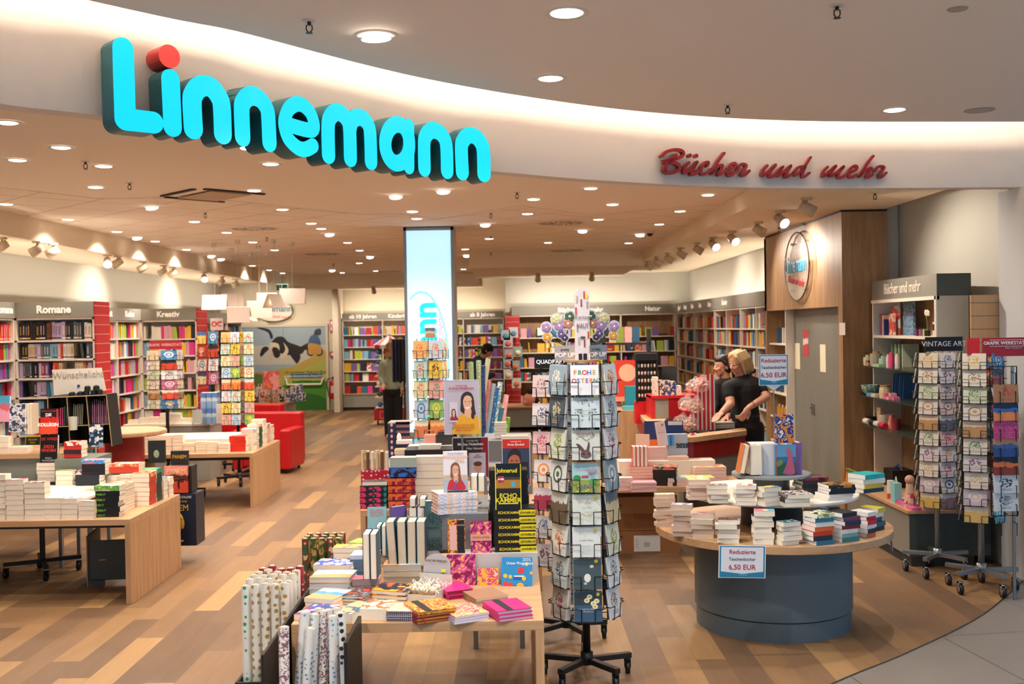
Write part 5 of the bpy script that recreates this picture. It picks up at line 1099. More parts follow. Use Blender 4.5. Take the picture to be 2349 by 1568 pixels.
sts(825,888,1167,1115,4,'at front left corner',mats=[M('#14181e',.4)],mp=RB,word='black rainbow-edged hardcover',names=['']*4,kind='hardcover_book',hard=True,jit=.002,jr=.01,Y=8.15)
zt=ZS+.0;stack(831,889,1115,1106,ZS+.175,1,'on top of the teal and pink edged pile',mats=[art('#100c10','#8a4a6a','#301828','flow',20,1)],Y=8.17,word='dark floral hardcover',names=['thick'])
sts(890,954,1165,1095,4,'beside rainbow-edged ones',mats=[M('#1a0c14',.4)],mp=RB2,word='dark fiery-edged hardcover',names=['']*4,kind='hardcover_book',hard=True,jit=.002,jr=.01,Y=8.15)
stack(893,955,1093,1072,ZS+.238,1,'blue galaxy patterned, on the fiery pile',mats=[SP_],mp=SP_,Y=8.16,word='hardcover with galaxy pattern',names=['thick']);stack(895,954,1070,1048,ZS+.31,1,'pale grey, on the galaxy patterned one',mats=[M('#a8b0a8',.5)],mp=M('#a8b4ac',.6),Y=8.17,word='grey-green hardcover',names=['thick'])
sts(953,1018,1155,1040,7,'tall cream, right of the fiery one',mats=[M('#e0d0b8',.6),M('#d8c8b0',.6),M('#e8c870',.6)],topmat=M('#d8b8c0',.5),word='thick cream novel',names=['pale']*7,jit=.003,Y=8.2)
t=thing('carton_box','red patterned carton of small rolls left behind the rainbow edged books','box',TR(py(860,1110,8.5)))
mb=MB();mb.box((-.11,0,0),(.11,.2,.11),art('#b01c34','#e8c8c8','#b01c34','dots',30,0));mb.obj('carton',t)
for i in range(6):
 for j in range(3):mb=MB();mb.cyl((0,0,0),(0,0,.17),.014,[M('#c8b48a',.6),M('#6a4a30',.5),M('#d8d4cc',.4)][(i+j)%3],n=10);tag(mb.obj('small_roll',T=TR((py(832+i*11,1080,8.5+j*.06).x,8.53+j*.06,0.87-.02))),'small beige or brown roll in the red carton, %s in row %s'%(NTH[i],NTH[j]),'small roll','small rolls in the red carton')
mb=MB();p=py(985,1038,8.8);mb.box((-.2,0,-.06),(.25,.3,-.01),M('#16161c',.4));mb.box((-.2,.0,-.4),(.25,.28,-.06),M('#2a2a2e',.5));tag(mb.obj('display_riser',T=TR((p.x,8.75,p.z+.04))),'black raised tray behind the tall cream pile','riser');zb_=p.z+.03
stack(960,1010,1030,1020,zb_,3,'of small cards packs on the black tray',Y=8.8,mats=[art('#c8d0d8','#e8c8b0','#8a9ab0','blotch',30,k)for k in range(3)])
stack(905,950,1046,1030,0,3,'of paper items at the left end behind the grey book',Y=8.95,mats=[M('#e8e4dc',.6),M('#d88a98',.5),M('#b89868',.5)])
P_=py(925,1015,9.1);mb=MB();mb.box((0,0,0),(.13,.1,.03),M('#f0e8e0',.5));mb.ell((.02,.05,.05),(.02,.02,.04),M('#f0ece4',.5));tag(mb.obj('white_ornament',T=TR(P_-Vector((.06,0,.01)))),'small white ornaments beside the striped crate','ornament')
t,P,w,h=sign_holder(1021,1097,872,995,6.9,'poster of a smiling dark-haired woman in a mustard top on a table stand',leg=ZS+.13,bgc='#b4acbc')
portrait_woman(P,.66,.56,.62,'#d8a028','#2e2624','#d8a890',asp=.62)
P.shape([(.18,0),(.32,.2),(.5,.3),(.75,.3),(.96,.2),(1,.1),(1,0)],'#d8a028');P.rect(.14,.22,.38,.6,'#c8c4d0');portrait_woman(P,.26,.4,.2,'#a01c38','#3a2a24','#d8a890',asp=.62,strap='#3a4aa0');P.done()
for tx,y,s in(('Lesung mit',.91,.017),('Andrea Grießmann',.86,.021)):P.text(tx,.5,y,s,'#b82048',.0003)
for tx,y in(('Mittwoch, 04. Juni 2025',.17),('Buchhandlung Linnemann',.12),('Beginn 19:30 Uhr',.07)):P.text(tx,.55,y,.0145,'#c04a20',.0002)
t,P,w,h=sign_holder(1040,1119,1003,1095,7.2,'dark red and black poster of a reading behind the woman portrait book',leg=.82,bgc='#5a4a4c',yaw=.1)
P.rect(0,.55,1,1,'#2a2226');P.rect(.8,0,1,1,'#8a1428');P.rect(.45,.02,.93,.62,'#b8b4c0');P.oval(.7,.25,.12,.12,'#c8907a');P.oval(.7,.34,.12,.06,'#5a3028');P.rect(.5,0,.9,.12,'#a03040');P.done()
P.text('Lesung mit',.55,.93,.018,'#d8d0d0');P.text('Melina Hoischen',.5,.84,.026,'#f0e8e8',.0004);P.text('Miss History',.62,.73,.022,'#e8d8d8');P.text('MISS',.7,.56,.014,'#a03050');P.text('HISTORY',.7,.51,.014,'#a03050')
t,P,w,h=sign_holder(1154,1214,1006,1112,6.75,'poster with red head band and a dark-haired man on blue',leg=.82,bgc='#34405e',yaw=-.06)
P.rect(0,.8,1,1,'#c82a20');P.shape([(.1,.1),(.2,.35),(.4,.42),(.7,.4),(.9,.25),(.95,.1)],'#1a2030');P.shape([(.22,.38),(.22,.62),(.42,.72),(.62,.62),(.64,.4),(.45,.22)],'#a8624c');P.shape([(.18,.5),(.22,.7),(.45,.8),(.66,.7),(.66,.5),(.6,.62),(.42,.66),(.26,.6)],'#221c22');P.rect(.3,.52,.38,.54,'#2a1a1a');P.rect(.48,.52,.56,.54,'#2a1a1a');P.rect(.66,.1,.94,.5,'#1a2420');P.rect(.7,.05,.98,.14,'#c83028');P.done()
P.text('Lesung mit',.5,.95,.016,'#f0d0c0');P.text('Arno Strobel',.5,.88,.02,'#f0e8e0',.0004)
mb=MB();mb.box((-.28,6.6,.4),(.06,7.5,.815),RSG);[mb.box((x,y,0),(x+.03,y+.03,.4),STEEL)for x in(-.27,.02)for y in(6.62,7.45)];tag(mb.obj('display_plinth'),'grey plinth between the foreground and middle tables carrying the posters','plinth')
stack(1120,1150,1105,1018,.82,8,'of colourful paperbacks between the two lower posters',Y=7.3,mats=[M(c,.5)for c in('#e8e0d0','#b8d0c8','#d8687a','#e8e4e0','#c02a3a','#f0ece4','#e89a50','#4a3a7a')],word='paperback',jit=.01)
stack(1150,1212,1010,1000,0,2,'of pale books behind the red headed poster',Y=8.3,mats=pm)
stack(1135,1163,1002,968,0,5,'of cream books beside the woman poster',Y=8.9,mats=[M('#e8d4b0',.6)],word='cream book');mb=MB();mb.box((-.25,8.75,ZS),(.15,9.4,ZS+.44),RSG);tag(mb.obj('display_riser'),'grey riser on the middle table behind the posters','riser')
pl,pr=py(937,985,13.1),py(1044,985,13.1)
YP=13.1
t=thing('light_pillar','square pillar clad with a tall glowing pale blue sign panel','illuminated pillar',TR(((pl.x+pr.x)/2,YP,0)))
hw=(pr.x-pl.x)/2+.02
mb=MB();mb.box((-hw,.02,0),(hw,.62,3.245),M('#b5ab98',.7));mb.obj('column_cladding',t)
zb2=py(990,990,YP).z;mb=MB();mb.box((-hw+.035,-.005,zb2),(hw-.035,.02,3.2),M('#b4e2fa',.4,emit=.78,name='backlit_blue_panel'));mb.obj('light_panel',t)
mb=MB()
for lo,hi in(((-hw,-.02,0.0),(-hw+.035,.02,3.235)),((hw-.035,-.02,0.0),(hw,.02,3.235)),((-hw,-.02,3.2),(hw,.02,3.235)),((-hw,-.02,zb2-.06),(hw,.02,zb2))):mb.box(lo,hi,STEEL)
mb.obj('panel_frame',t)
CYB=M('#18b8f0',.4,emit=.7,name='lit_cyan_print');
lettering('Linnemann',.40,CYB,t,TR((-.05,-.009,py(0+990,800,YP).z-.30))@UPR@TR((0,0,0),math.pi/2),bold=.012,name='vertical_lettering')
lettering('Bücher und mehr',.12,M('#f07ab0',.5,emit=.6),t,TR((.13,-.009,py(990,775,YP).z-.15))@UPR@TR((0,0,0),math.pi/2),bold=0,name='vertical_lettering',shear=.4)
mb=MB();cz=py(990,830,YP).z;q=[(-.1+.32*math.cos(a),-.008,cz+.86*math.sin(a))for a in[-.5+k*.11 for k in range(24)]]
q=[p for p in q if abs(p[0])<hw-.05];mb.tube(q,.012,M('#7cc8f4',.4,emit=.7));mb.obj('oval_line',t)
def card_art(i,style):
 if style=='white':
  base=['#dfe2e6','#d9dde2','#e4e2e2','#cfd8dc','#e2dfe0','#8aa0ae','#4a5a66','#d8dcc8'][i%8];ink=['#4a6a5a','#6a5a4a','#c87a4a','#3a4a5a','#b05a6a','#e8e4d8','#c8b890','#8a9a3a'][i%8]
 elif style=='pink':
  base=['#d8bcb8','#dcd0d0','#e0b8b8','#dcd4d4','#d8ccd0','#d8d0cc','#d4ccd0','#c8b8b8'][i%8];ink=['#8a7a7a','#5a5a6a','#c0485a','#e08a3a','#a83a50','#3a5a8a','#7a5a5a','#4a4a4a'][i%8]
 elif style=='cream':
  base=['#d8ccb8','#e0dacb','#cfd4bc','#dcd4cc','#dcc8b4','#e2dccc','#d8d2d0','#e4dcd0','#c8bccb'][i%9];ink=['#c8a858','#9a7a5a','#6a8a5a','#b89878','#b0885a','#4a7a4a','#8a6a8a','#c8b080','#e8d8c8'][i%9]
 elif style=='dark':
  base=['#3c6a9a','#b04a3a','#c8c4c0','#2a4a6a','#48a0a8','#4a88b8','#1a2838','#d8d8dc','#b06a8a','#e8e4dc'][i%10];ink=['#e8c060','#e8d0a0','#4a5a6a','#c8b890','#f0f0e0','#e8f0f8','#b8402a','#4a2a2a','#e0c8d8','#c04a3a'][i%10]
 else:
  base=['#e8b878','#b8d8c8','#d8e0b0','#b8d0e0','#e8dcc0','#c8dce8','#e8c850','#e8a8a0','#88b868'][i%9];ink=['#d87838','#c84a6a','#d83a4a','#4a7ab0','#c87850','#e05a3a','#6a3a20','#3a8a6a','#e8d040'][i%9]
 return art(base,ink,ink,['motif','ring','motif','scene','motif'][(i*7)%5]if style!='dark' else['scene','motif','ring'][i%3],9+i%3*4,i%4,.3)
CARDN={'white':'pale blue-white','pink':'pale pink','cream':'cream','dark':'strongly coloured','kids':'bright'}
def spinner(name,label,pos,r,ztop,zbot,rows,faces,cw,ch,base_h=.12,base_r=.3,base_col=BLACK,n_legs=5,rot=0,cards=3,lean=.14,pole_r=.022,wire=WIRE,where='',backs=(),cap=True,wheel=None,cr=.035,depth=.03):
 t=thing('card_spinner',label,'card stand',TR(pos));
 star_base(t,n_legs,base_r,base_h,base_col,cr,wheel,rot)
 mb=MB();mb.cyl((0,0,base_h-.03),(0,0,ztop-.02),pole_r,base_col,n=16);mb.cyl((0,0,base_h-.04),(0,0,base_h+.03),pole_r*1.6,base_col,n=16);mb.obj('pole',t,True)
 pitch=(ztop-zbot)/rows
 for fi,(ang,style,off,ncards)in enumerate(faces):
  Tf=TR((0,0,0),ang)
  fx=off
  wf=MB()
  for s in(-1,1):
   wf.cyl((fx+s*cw*.30,-r,zbot-.01),(fx+s*cw*.30,-r,ztop),.0028,wire,n=6)
  for k in range(rows):
   z0=ztop-(k+1)*pitch
   for s in(-1,1):
    x1=fx+s*cw*.56;x2=fx+s*cw*.24;yf=-r-depth-.012-lean*.0
    wf.tube([(fx+s*cw*.30,-r,z0+ch*.42),(x1,-r-.01,z0+ch*.44),(x1,yf,z0+ch*.44),(x2,yf,z0+ch*.44),(x2,yf+.004,z0-.004),(x2,-r,z0-.004)],.0026,wire,n=5)
   wf.cyl((fx-cw*.3,-r-depth,z0-.004),(fx+cw*.3,-r-depth,z0-.004),.0024,wire,n=5)
   wf.cyl((fx-cw*.3,-r,z0-.004),(0,-pole_r,z0-.004),.0024,wire,n=5);
  wf.obj('wire_pocket_column',t,T=Tf)
  rowno=['top','second','third','fourth','fifth','sixth','seventh','eighth','ninth','tenth','eleventh']
  for k in range(rows):
   z0=ztop-(k+1)*pitch+.002
   for j in range(ncards):
    mb=MB();m_=card_art(k+fi*5+(0 if j==0 else 3+j),style);mb.box((-cw/2,0,0),(cw/2,.0022 if j else.006,ch),m_)
    y=-r-depth-.004+j*(.008);sh=R.uniform(-.004,.004)
    T=TR(pos)@Tf@TR((fx+sh,y,z0),R.uniform(-.03,.03)*(j>0))@TR((0,0,0),0,-lean+.03*j)
    o=mb.obj('greeting_card',T=T)
    fw=where_face[fi]if False else NTH[fi]
    tag(o,'%s greeting card%s, %s row, %s column, %s'%(CARDN[style],'' if j==0 else ', %s in pocket'%NTH[j],rowno[k],NTH[fi],where),'greeting card','greeting cards on the '+where)
 return t
def sign_top(t,lo,hi,m,text=None,size=.05,col='#e8e8e8',bold=0,name='header_sign',yaw=0):
 mb=MB();mb.box(lo,hi,m);o=mb.obj(name,t,T=TR((0,0,0),yaw))
 if text:lettering(text,size,M(col,.5),o,TR(((lo[0]+hi[0])/2,lo[1]-.001,(lo[2]+hi[2])/2))@UPR,bold=bold)
 return o
Y1=6.05;X1=py(1346,1500,Y1).x
zt_,zb_=py(1348,832,Y1-.2).z,py(1348,1428,Y1-.2).z
fs=spinner('a','tall black wire card spinner in the foreground centre with a cardboard tower on top',(X1,Y1,0),.155,zt_,zb_,8,[(.0,'white',0,3),(-1.05,'white',0,5),(1.05,'white',0,3),(2.1,'white',0,1),(-2.1,'white',0,1),(3.14,'white',0,1)],.155,.165,base_r=.27,rot=.3,where='foreground spinner',n_legs=5,depth=.03)
def front_card(row):return[o for o in C.objects if o.name.startswith('greeting_card')and o.get('label','').endswith('%s row, first column, foreground spinner'%row)and 'pocket' not in o['label']][0]
def recard(row,m,desc):
 o=front_card(row);o.data.materials[0]=m;o['label']=desc+', foreground spinner %s row'%row;return o
o=recard('top',M('#dfe2e8',.3),'white easter card with coloured letters FROHE OSTERN')
cols=['#d8782a','#4a8a5a','#c83a3a','#4a6ab0','#c8a030','#8a4a7a']
for k,ch in enumerate('FROHE'):lettering(ch,.036,M(cols[k%6],.5),o,TR((-.052+k*.026,-.0008,.123))@UPR,bold=.0008,ext=.0003,name='card_letter')
for k,ch in enumerate('OSTERN'):lettering(ch,.034,M(cols[(k+2)%6],.5),o,TR((-.058+k*.0235,-.0008,.078))@UPR,bold=.0008,ext=.0003,name='card_letter')
o=recard('second',M('#c4d4da',.3),'pale card with a cross of small green leaves')
P=Print(o,.155,.165,-.0004,off=(-.0775,0))
for k in range(46):
 a=R.choice([(R.uniform(.4,.6),R.choice([.92,.9])),(R.choice([.38,.62]),R.uniform(.6,.92)),(R.uniform(.12,.38),.6),(R.uniform(.62,.88),.6),(R.uniform(.12,.38),.5),(R.uniform(.62,.88),.5),(R.choice([.38,.62]),R.uniform(.06,.5))]);P.oval(a[0],a[1],.022,.016,R.choice(['#3a5a40','#5a7a4a','#28404a']))
P.done();P.text('Kommunion',.5,.56,.016,'#8a8a7a')
o=recard('third',M('#cdd2cc',.3),'pale easter card with a brown rabbit head')
P=Print(o,.155,.165,-.0004,off=(-.0775,0));P.shape([(.3,.12),(.34,.28),(.5,.34),(.64,.28),(.68,.12),(.5,.04)],'#6a5450');P.shape([(.36,.25),(.2,.45),(.16,.55),(.3,.5),(.46,.3)],'#5a4440');P.shape([(.5,.3),(.56,.5),(.6,.62),(.64,.5),(.6,.28)],'#5a4440');P.oval(.42,.2,.03,.03,'#1a1210');P.oval(.6,.2,.03,.03,'#1a1210')
for k in range(9):P.oval(.2+k*.07,.72+.06*math.sin(k),.03,.02,'#7a8a5a')
P.done();P.text('Ostergrüße',.5,.86,.022,'#b87a50')
o=recard('fourth',M('#a8c8d0',.3),'light blue easter card with a painted meadow and orange rim')
P=Print(o,.155,.165,-.0004,off=(-.0775,0));P.rect(0,.97,1,1,'#e8963a');P.rect(.96,0,1,1,'#e8963a');P.rect(0,0,.96,.42,'#8aa04a');P.oval(.18,.48,.14,.1,'#3a8a4a');P.oval(.75,.36,.16,.1,'#5a9a4a');P.rect(.34,.48,.58,.56,'#a84a3a')
for k in range(22):P.oval(R.uniform(.05,.9),R.uniform(.02,.3),.03,.03,R.choice(['#c84a8a','#3a8ac8','#e8c83a','#4aa86a','#7a5ab0']))
P.done();P.text('OSTER',.7,.72,.02,'#b05a7a',.0004);P.text('ZEIT',.7,.62,.02,'#7a5a9a',.0004);P.text('Eine schöne',.35,.84,.018,'#3a7a9a')
o=recard('seventh',M('#46565c',.3),'dark grey card with a white tulip-shaped candle glow');P=Print(o,.155,.165,-.0004,off=(-.0775,0));P.oval(.5,.38,.12,.14,'#e8e8e4');P.oval(.66,.76,.07,.05,'#d8d8c8');P.oval(.42,.2,.06,.04,'#c8c8a8');P.oval(.82,.93,.07,.06,'#d8d020');P.done()
o=recard('eighth',M('#3a5878',.3),'blue condolence card with pale orchids');P=Print(o,.155,.165,-.0004,off=(-.0775,0));P.rect(0,.55,1,.95,'#2a3a40')
for x,y in((.45,.7),(.55,.82),(.68,.6),(.8,.68),(.74,.5)):P.oval(x,y,.1,.08,'#e8e4c0');P.oval(x,y,.03,.03,'#b89a3a')
P.oval(.85,.9,.06,.06,'#d8d020');P.done();P.text('Herzliches Beileid',.5,.42,.015,'#c8d0d8');P.text('Herzlichen',.5,.34,.013,'#c8d0d8')
for rw,tx in(('fifth','gold blossom'),('sixth','plain script')):
 o=recard(rw,M('#d5ddd6' if rw=='fifth' else '#dde3e2',.3),'%s card on white'%tx);P=Print(o,.155,.165,-.0004,off=(-.0775,0));P.oval(.82,.88,.07,.06,'#e0d020');P.rect(.76,.8,.88,.81,'#1a3a6a')
 if rw=='fifth':
  for k in range(40):P.oval(R.gauss(.5,.17),R.choice([.76,.34])+R.gauss(0,.05),.018,.014,'#b8a068')
 P.done();P.text('In stiller Trauer' if rw=='sixth' else 'Alles Liebe',.5,.56,.012,'#8a9090')
 if rw=='sixth':
  for k in range(6):P.text('~~~~~~~',.5,.38-k*.05,.012,'#a8b0b0')
mb=MB();mb.cyl((0,0,zt_-.0),(0,0,zt_+.012),.1,M('#b08a5a',.6),n=24);mb.obj('top_disc',fs)
tw=MB();hh=.40;W2_=.042;m_=M('#ddd3d6',.6,name='white_card_tower')
tw.prism([(-W2_,0),(W2_,0),(W2_,hh-.03),(W2_-.02,hh),(-W2_+.02,hh),(-W2_,hh-.03)],0,.03,m_,TR((0,-.02,zt_+.012),0,math.pi/2));o=tw.obj('card_tower',fs)
P=Print(fs,2*W2_,hh,-.053,off=(-W2_,zt_+.012))
for x,y,c in((.6,.86,'#c83a34'),(.78,.84,'#e0dc20'),(.12,.8,'#a8a89a'),(.4,.75,'#8a3a3a'),(.8,.72,'#9a8a9a'),(.04,.64,'#c83a34'),(.88,.5,'#a8a89a'),(.12,.4,'#9a8a9a'),(.84,.3,'#c83a34'),(.2,.22,'#a8a89a'),(.58,.18,'#8a3a3a'),(.9,.1,'#a8a89a')):P.rect(x,y,x+.1,y+.1,c)if c!='#e0dc20' else P.oval(x+.04,y+.05,.08,.035,c)
P.rect(.36,.3,.68,.33,'#4a4a4a');P.rect(.22,0,.46,.09,'#14141c');P.rect(.54,0,.78,.09,'#14141c');P.done();P.text('Karten',.5,.6,.03,'#6a6a72');P.text('HAUS',.5,.48,.036,'#7a5a60',.0003,.7)
def bouquet(cx,s,T,label):
 t=thing('popup_card_bouquet',label,'pop-up card',T)
 mb=MB();mb.box((-.06,0,0),(.06,.02,.085),M('#a39c9c' if s>0 else '#7d8894',.5));o=mb.obj('card_box',t);lettering('pretty',.02,M('#4a4a4a',.5),o,TR((-.0,-.001,.062))@UPR);lettering('POP UP',.034,M('#ecdfe0',.5),o,TR((.0,-.001,.03))@UPR,bold=.0015)
 g=M('#c9c8c8',.6,name='white_card_outline');pts=[(0,.085)]
 fl=[(-.105*s,.19,.028,'#a080b0'),(-.1*s,.135,.024,'#d8922a'),(-.045*s,.235,.03,'#c8c490'),(-.03*s,.2,.032,'#a080b8'),(.02*s,.21,.03,'#b07a6a'),(.03*s,.25,.03,'#3a5a4a'),(-.02*s,.15,.022,'#5a4a8a'),(0,.13,.02,'#3a2a5a')]
 for x,z,r,c in fl:
  mb=MB();mb.cyl((x,.003,z),(x,.006,z),r*1.25,g,n=16);mb.cyl((x,.006,z),(0,.006,.085),.003,M('#2a4a3a',.5),n=6)
  n=5
  for k in range(n):a=2*math.pi*k/n;mb.ell((x+r*.5*math.cos(a),0,z+r*.5*math.sin(a)),(r*.5,.003,r*.5),M(c,.5,name='flower_print'),nu=10,nv=6)
  mb.ell((x,-.002,z),(r*.25,.003,r*.25),M('#e8d8a0',.5),nu=8,nv=6);mb.obj('paper_flower',t)
bouquet(0,1,TR((X1-.095,Y1+.04,zt_+.008),-.1),'pop-up card bouquet of lilac paper flowers left of the cardboard tower')
bouquet(0,-1,TR((X1+.085,Y1+.05,zt_+.008),.1),'pop-up card bouquet of violet paper flowers right of the cardboard tower')
Y2=6.8;X2=py(1301,1470,Y2).x;z2t,z2b=py(1240,846,Y2-.15).z,py(1240,1300,Y2-.15).z
s2=spinner('b','second black wire card spinner half hidden behind the foreground one',(X2,Y2,0),.14,z2t,z2b,7,[(-.35,'pink',-.09,2),(-1.5,'pink',0,1),(1.2,'pink',0,2),(2.6,'pink',0,1)],.125,.135,base_r=.26,rot=.1,where='second spinner',depth=.03)
a,b=py(1226,845,Y2-.1),py(1290,814,Y2-.1)
sign_top(s2,(a.x-X2,-.1,a.z),(b.x-X2+.03,-.09,b.z),M('#08080a',.4),'QUADRART',.034,'#e8e8e8',.001)
Y3=10.05;X3=py(990,900,Y3).x;z3t,z3b=py(990,776,Y3-.15).z,py(990,1050,Y3-.15).z
s3=spinner('c','wire spinner of bright gift cards before the glowing pillar',(X3,Y3,0),.13,z3t,z3b,6,[(-.1,'kids',-.075,2),(-.1,'kids',.07,2),(1.25,'kids',0,4),(-1.6,'kids',0,1),(3.1,'kids',0,1)],.125,.165,base_r=.25,where='spinner before pillar',depth=.025)
sign_top(s3,(-.04,-.12,z3t+.005),(.05,-.11,z3t+.1),art('#6a7a88','#d8c8a8','#b89870','scene',4,1))
def px_spin(cx,Y):return py(cx,900,Y).x
Y4=8.42;X4=px_spin(2147,Y4)
sp4=spinner('d','steel card spinner with black lettered header at the right wall',(X4,Y4,0),.13,py(2147,806,Y4).z,py(2147,1158,Y4).z,10,[(-.75,'cream',0,1),(.35,'pink',-.02,1),(1.5,'cream',0,1),(-2.0,'cream',0,1),(2.7,'cream',0,1)],.15,.115,base_r=.26,base_h=.17,base_col=STEEL,n_legs=5,rot=.2,where='black headed right spinner',depth=.03,lean=.18,cr=.04,wheel=CHROME,wire=M('#4a4a48',.4,.6))
zz=py(2147,804,Y4).z;sign_top(sp4,(-.13,-.13,zz),(.16,-.12,py(2147,772,Y4).z),M('#0c0c10',.4),'VINTAGE ART',.055,'#c8c8d0',0)
Y5=7.88;X5=px_spin(2247,Y5)
sp5=spinner('e','steel card spinner with red lettered header beside the right wall',(X5,Y5,0),.12,py(2247,806,Y5).z,py(2215,1192,Y5).z,10,[(-.5,'cream',-.02,1),(.7,'dark',.0,1),(2.0,'dark',0,1),(-2.0,'cream',0,1)],.16,.115,base_r=.26,base_h=.17,base_col=STEEL,n_legs=5,rot=-.1,where='red headed right spinner',depth=.03,lean=.18,cr=.04,wheel=CHROME,wire=M('#3a3a3a',.4,.6))
z0,z1=py(2260,848,Y5).z,py(2260,774,Y5).z
REDS=M('#a01024',.4,name='dark_red_sign')
sign_top(sp5,(-.13,-.1,z1-.12),(-.04,-.09,z1),M('#c81a20',.4));o=sign_top(sp5,(-.03,-.13,z1-.135),(.30,-.12,z1),REDS)
lettering('GRAFIK WERKSTATT',.034,M('#e8d8d8',.5),o,TR((.135,-.132,z1-.04))@UPR,bold=.0006);lettering('Das Original',.024,M('#c88a9a',.5),o,TR((.19,-.132,z1-.075))@UPR,shear=.4)
mb=MB()
for lo,hi in(((.02,-.1325,z1-.064),(.265,-.1315,z1-.061)),((.02,-.1325,z1-.018),(.265,-.1315,z1-.015)),((.262,-.1325,z1-.064),(.265,-.1315,z1-.015))):mb.box(lo,hi,M('#e8d8d8',.5))
mb.obj('header_frame',o)
Y6=7.55
t=thing('card_rack','flat wire rack of photo cards at the right edge beside the red headed spinner','card rack',TR((0,0,0)))
a,b=py(2280,1185,Y6),py(2338,840,Y6);mb=MB()
for x in(a.x-.0,(a.x+b.x)/2,b.x+.0):mb.cyl((x,Y6+.04,a.z),(x,Y6+.04,b.z),.004,WIRE,n=6)
for k in range(9):z=b.z-k*(b.z-a.z)/8;mb.cyl((a.x,Y6+.04,z),(b.x,Y6+.04,z),.003,WIRE,n=6);mb.tube([(a.x+.04,Y6+.04,z-.04),(a.x+.04,Y6-.03,z-.045),(a.x+.04,Y6-.03,z-.13)],.003,WIRE);mb.tube([(b.x-.04,Y6+.04,z-.04),(b.x-.04,Y6-.03,z-.045),(b.x-.04,Y6-.03,z-.13)],.003,WIRE)
mb.obj('wire_frame',t);mb=MB();mb.cyl((b.x-.02,Y6+.06,0.14),(b.x-.02,Y6+.06,b.z),.012,STEEL);mb.cyl((b.x-.02,Y6+.06,0),(b.x-.02,Y6+.06,.14),.012,STEEL);mb.obj('upright',t)
for k,(m_,d)in enumerate(((art('#b07a50','#c84a2a','#8a5a3a','motif',12,1),'brown card with red vegetables'),(art('#16284a','#3a6ab0','#e88a50','scene',5,1),'sunset lake card with dark trees'),(art('#c03a78','#d86a9a','#a02060','dots',60,1),'pink blossom carpet card'),(art('#c89068','#3a5a9a','#2a4a8a','scene',4,3),'orange coast card'),(art('#1a1010','#d8703a','#8a3018','scene',3,2),'dark sunset card with two hands'),(art('#d8dce0','#3a3a4a','#4a4a5a','motif',9,1),'white card with a dark cat head'),(art('#d4dade','#4a5a6a','#4a5a6a','motif',22,3),'white card with printed words'))):
 v=885+k*41.5;p=py(2309,v+38,Y6-.02);mb=MB();w=57*Y6/F;mb.box((-w/2,0,0),(w/2,.006,42*Y6/F),m_);tag(mb.obj('greeting_card',T=TR((p.x,p.y,p.z),0,-.1)),d+' in the flat wire rack at the right edge','greeting card')
Y7=13.9;X7=px_spin(383,Y7)
s7=spinner('g','card spinner with dark red header before the Kreativ bookcase',(X7,Y7,0),.16,py(383,802,Y7).z,py(383,935,Y7).z,6,[(-.4,'cream',-.06,1),(.5,'dark',0,1),(-1.4,'cream',0,1),(1.5,'cream',0,1)],.2,.12,base_r=.3,where='red headed spinner by Kreativ',depth=.03)
sign_top(s7,(-.17,-.14,py(383,800,Y7).z),(.24,-.13,py(383,781,Y7).z),REDS,'GRAFIK WERKSTATT',.05,'#d8b8b8')
Y8=15.3;X8=px_spin(487,Y8)
s8=spinner('h','card spinner of dark and yellow framed cards left of the bright one',(X8,Y8,0),.12,py(487,757,Y8).z,py(487,880,Y8).z,4,[(-.3,'dark',-.07,1),(-.1,'dark',.08,1),(1.6,'dark',0,1),(-1.8,'dark',0,1)],.14,.17,base_r=.3,where='dark spinner by the red panel',depth=.03)
sign_top(s8,(.13,-.06,py(487,960,Y8).z),(.24,.06,py(487,758,Y8).z),M('#0a0a0c',.5));sign_top(s8,(.02,-.1,py(487,757,Y8).z),(.2,-.09,py(487,730,Y8).z),M('#b8aca4',.5),'OC',.1,'#c02030',.003)
Y9=14.0;X9=px_spin(545,Y9)
s9=spinner('i','card spinner of bright children cards in the left aisle',(X9,Y9,0),.12,py(545,758,Y9).z,py(545,972,Y9).z,8,[(-.1,'kids',-.1,1),(-.1,'kids',.03,1),(.25,'kids',.15,1),(2.8,'kids',0,1)],.12,.135,base_r=.3,where='bright spinner in the left aisle',depth=.03)
RX,RY_=pz(1774,1202,.66).x,7.14
rt=thing('round_display_table','big round oak table on a grey-blue drum with two smaller tiers','table',TR((RX,RY_,0)))
DRUM=M('#4f5f68',.42,name='grey_blue_drum_paint')
mb=MB();mb.lathe([(.2,.61),(.515,.61),(.515,.13),(.51,.125)],DRUM,64);o=mb.obj('drum',rt);smooth_by_angle(o)
mb=MB();mb.lathe([(.505,.12),(.505,.0)],DRUM,64);mb.lathe([(.49,.126),(.49,.118)],M('#2a2e30',.6),48);o=mb.obj('plinth',rt);smooth_by_angle(o)
mb=MB();mb.lathe([(0,.66),(.768,.66),(.772,.656),(.772,.612),(.768,.608),(0,.608)],OAKX,72);o=mb.obj('tabletop',rt);smooth_by_angle(o)
mb=MB();mb.lathe([(.2,.66),(.2,.855)],M('#2e3234',.6),32);mb.lathe([(0,.875),(.56,.875),(.562,.872),(.562,.858),(.56,.855),(0,.855)],WHITE,64);o=mb.obj('middle_tier',rt);smooth_by_angle(o)
mb=MB();mb.lathe([(.12,.875),(.12,.985)],DGREY,32);mb.lathe([(0,1.0),(.258,1.0),(.26,.997),(.26,.985),(.258,.982),(0,.982)],M('#7e878a',.5),48);o=mb.obj('top_tier',rt);smooth_by_angle(o)
r_=lambda x,y:(1400+x/3.267,1020+y/3.267)
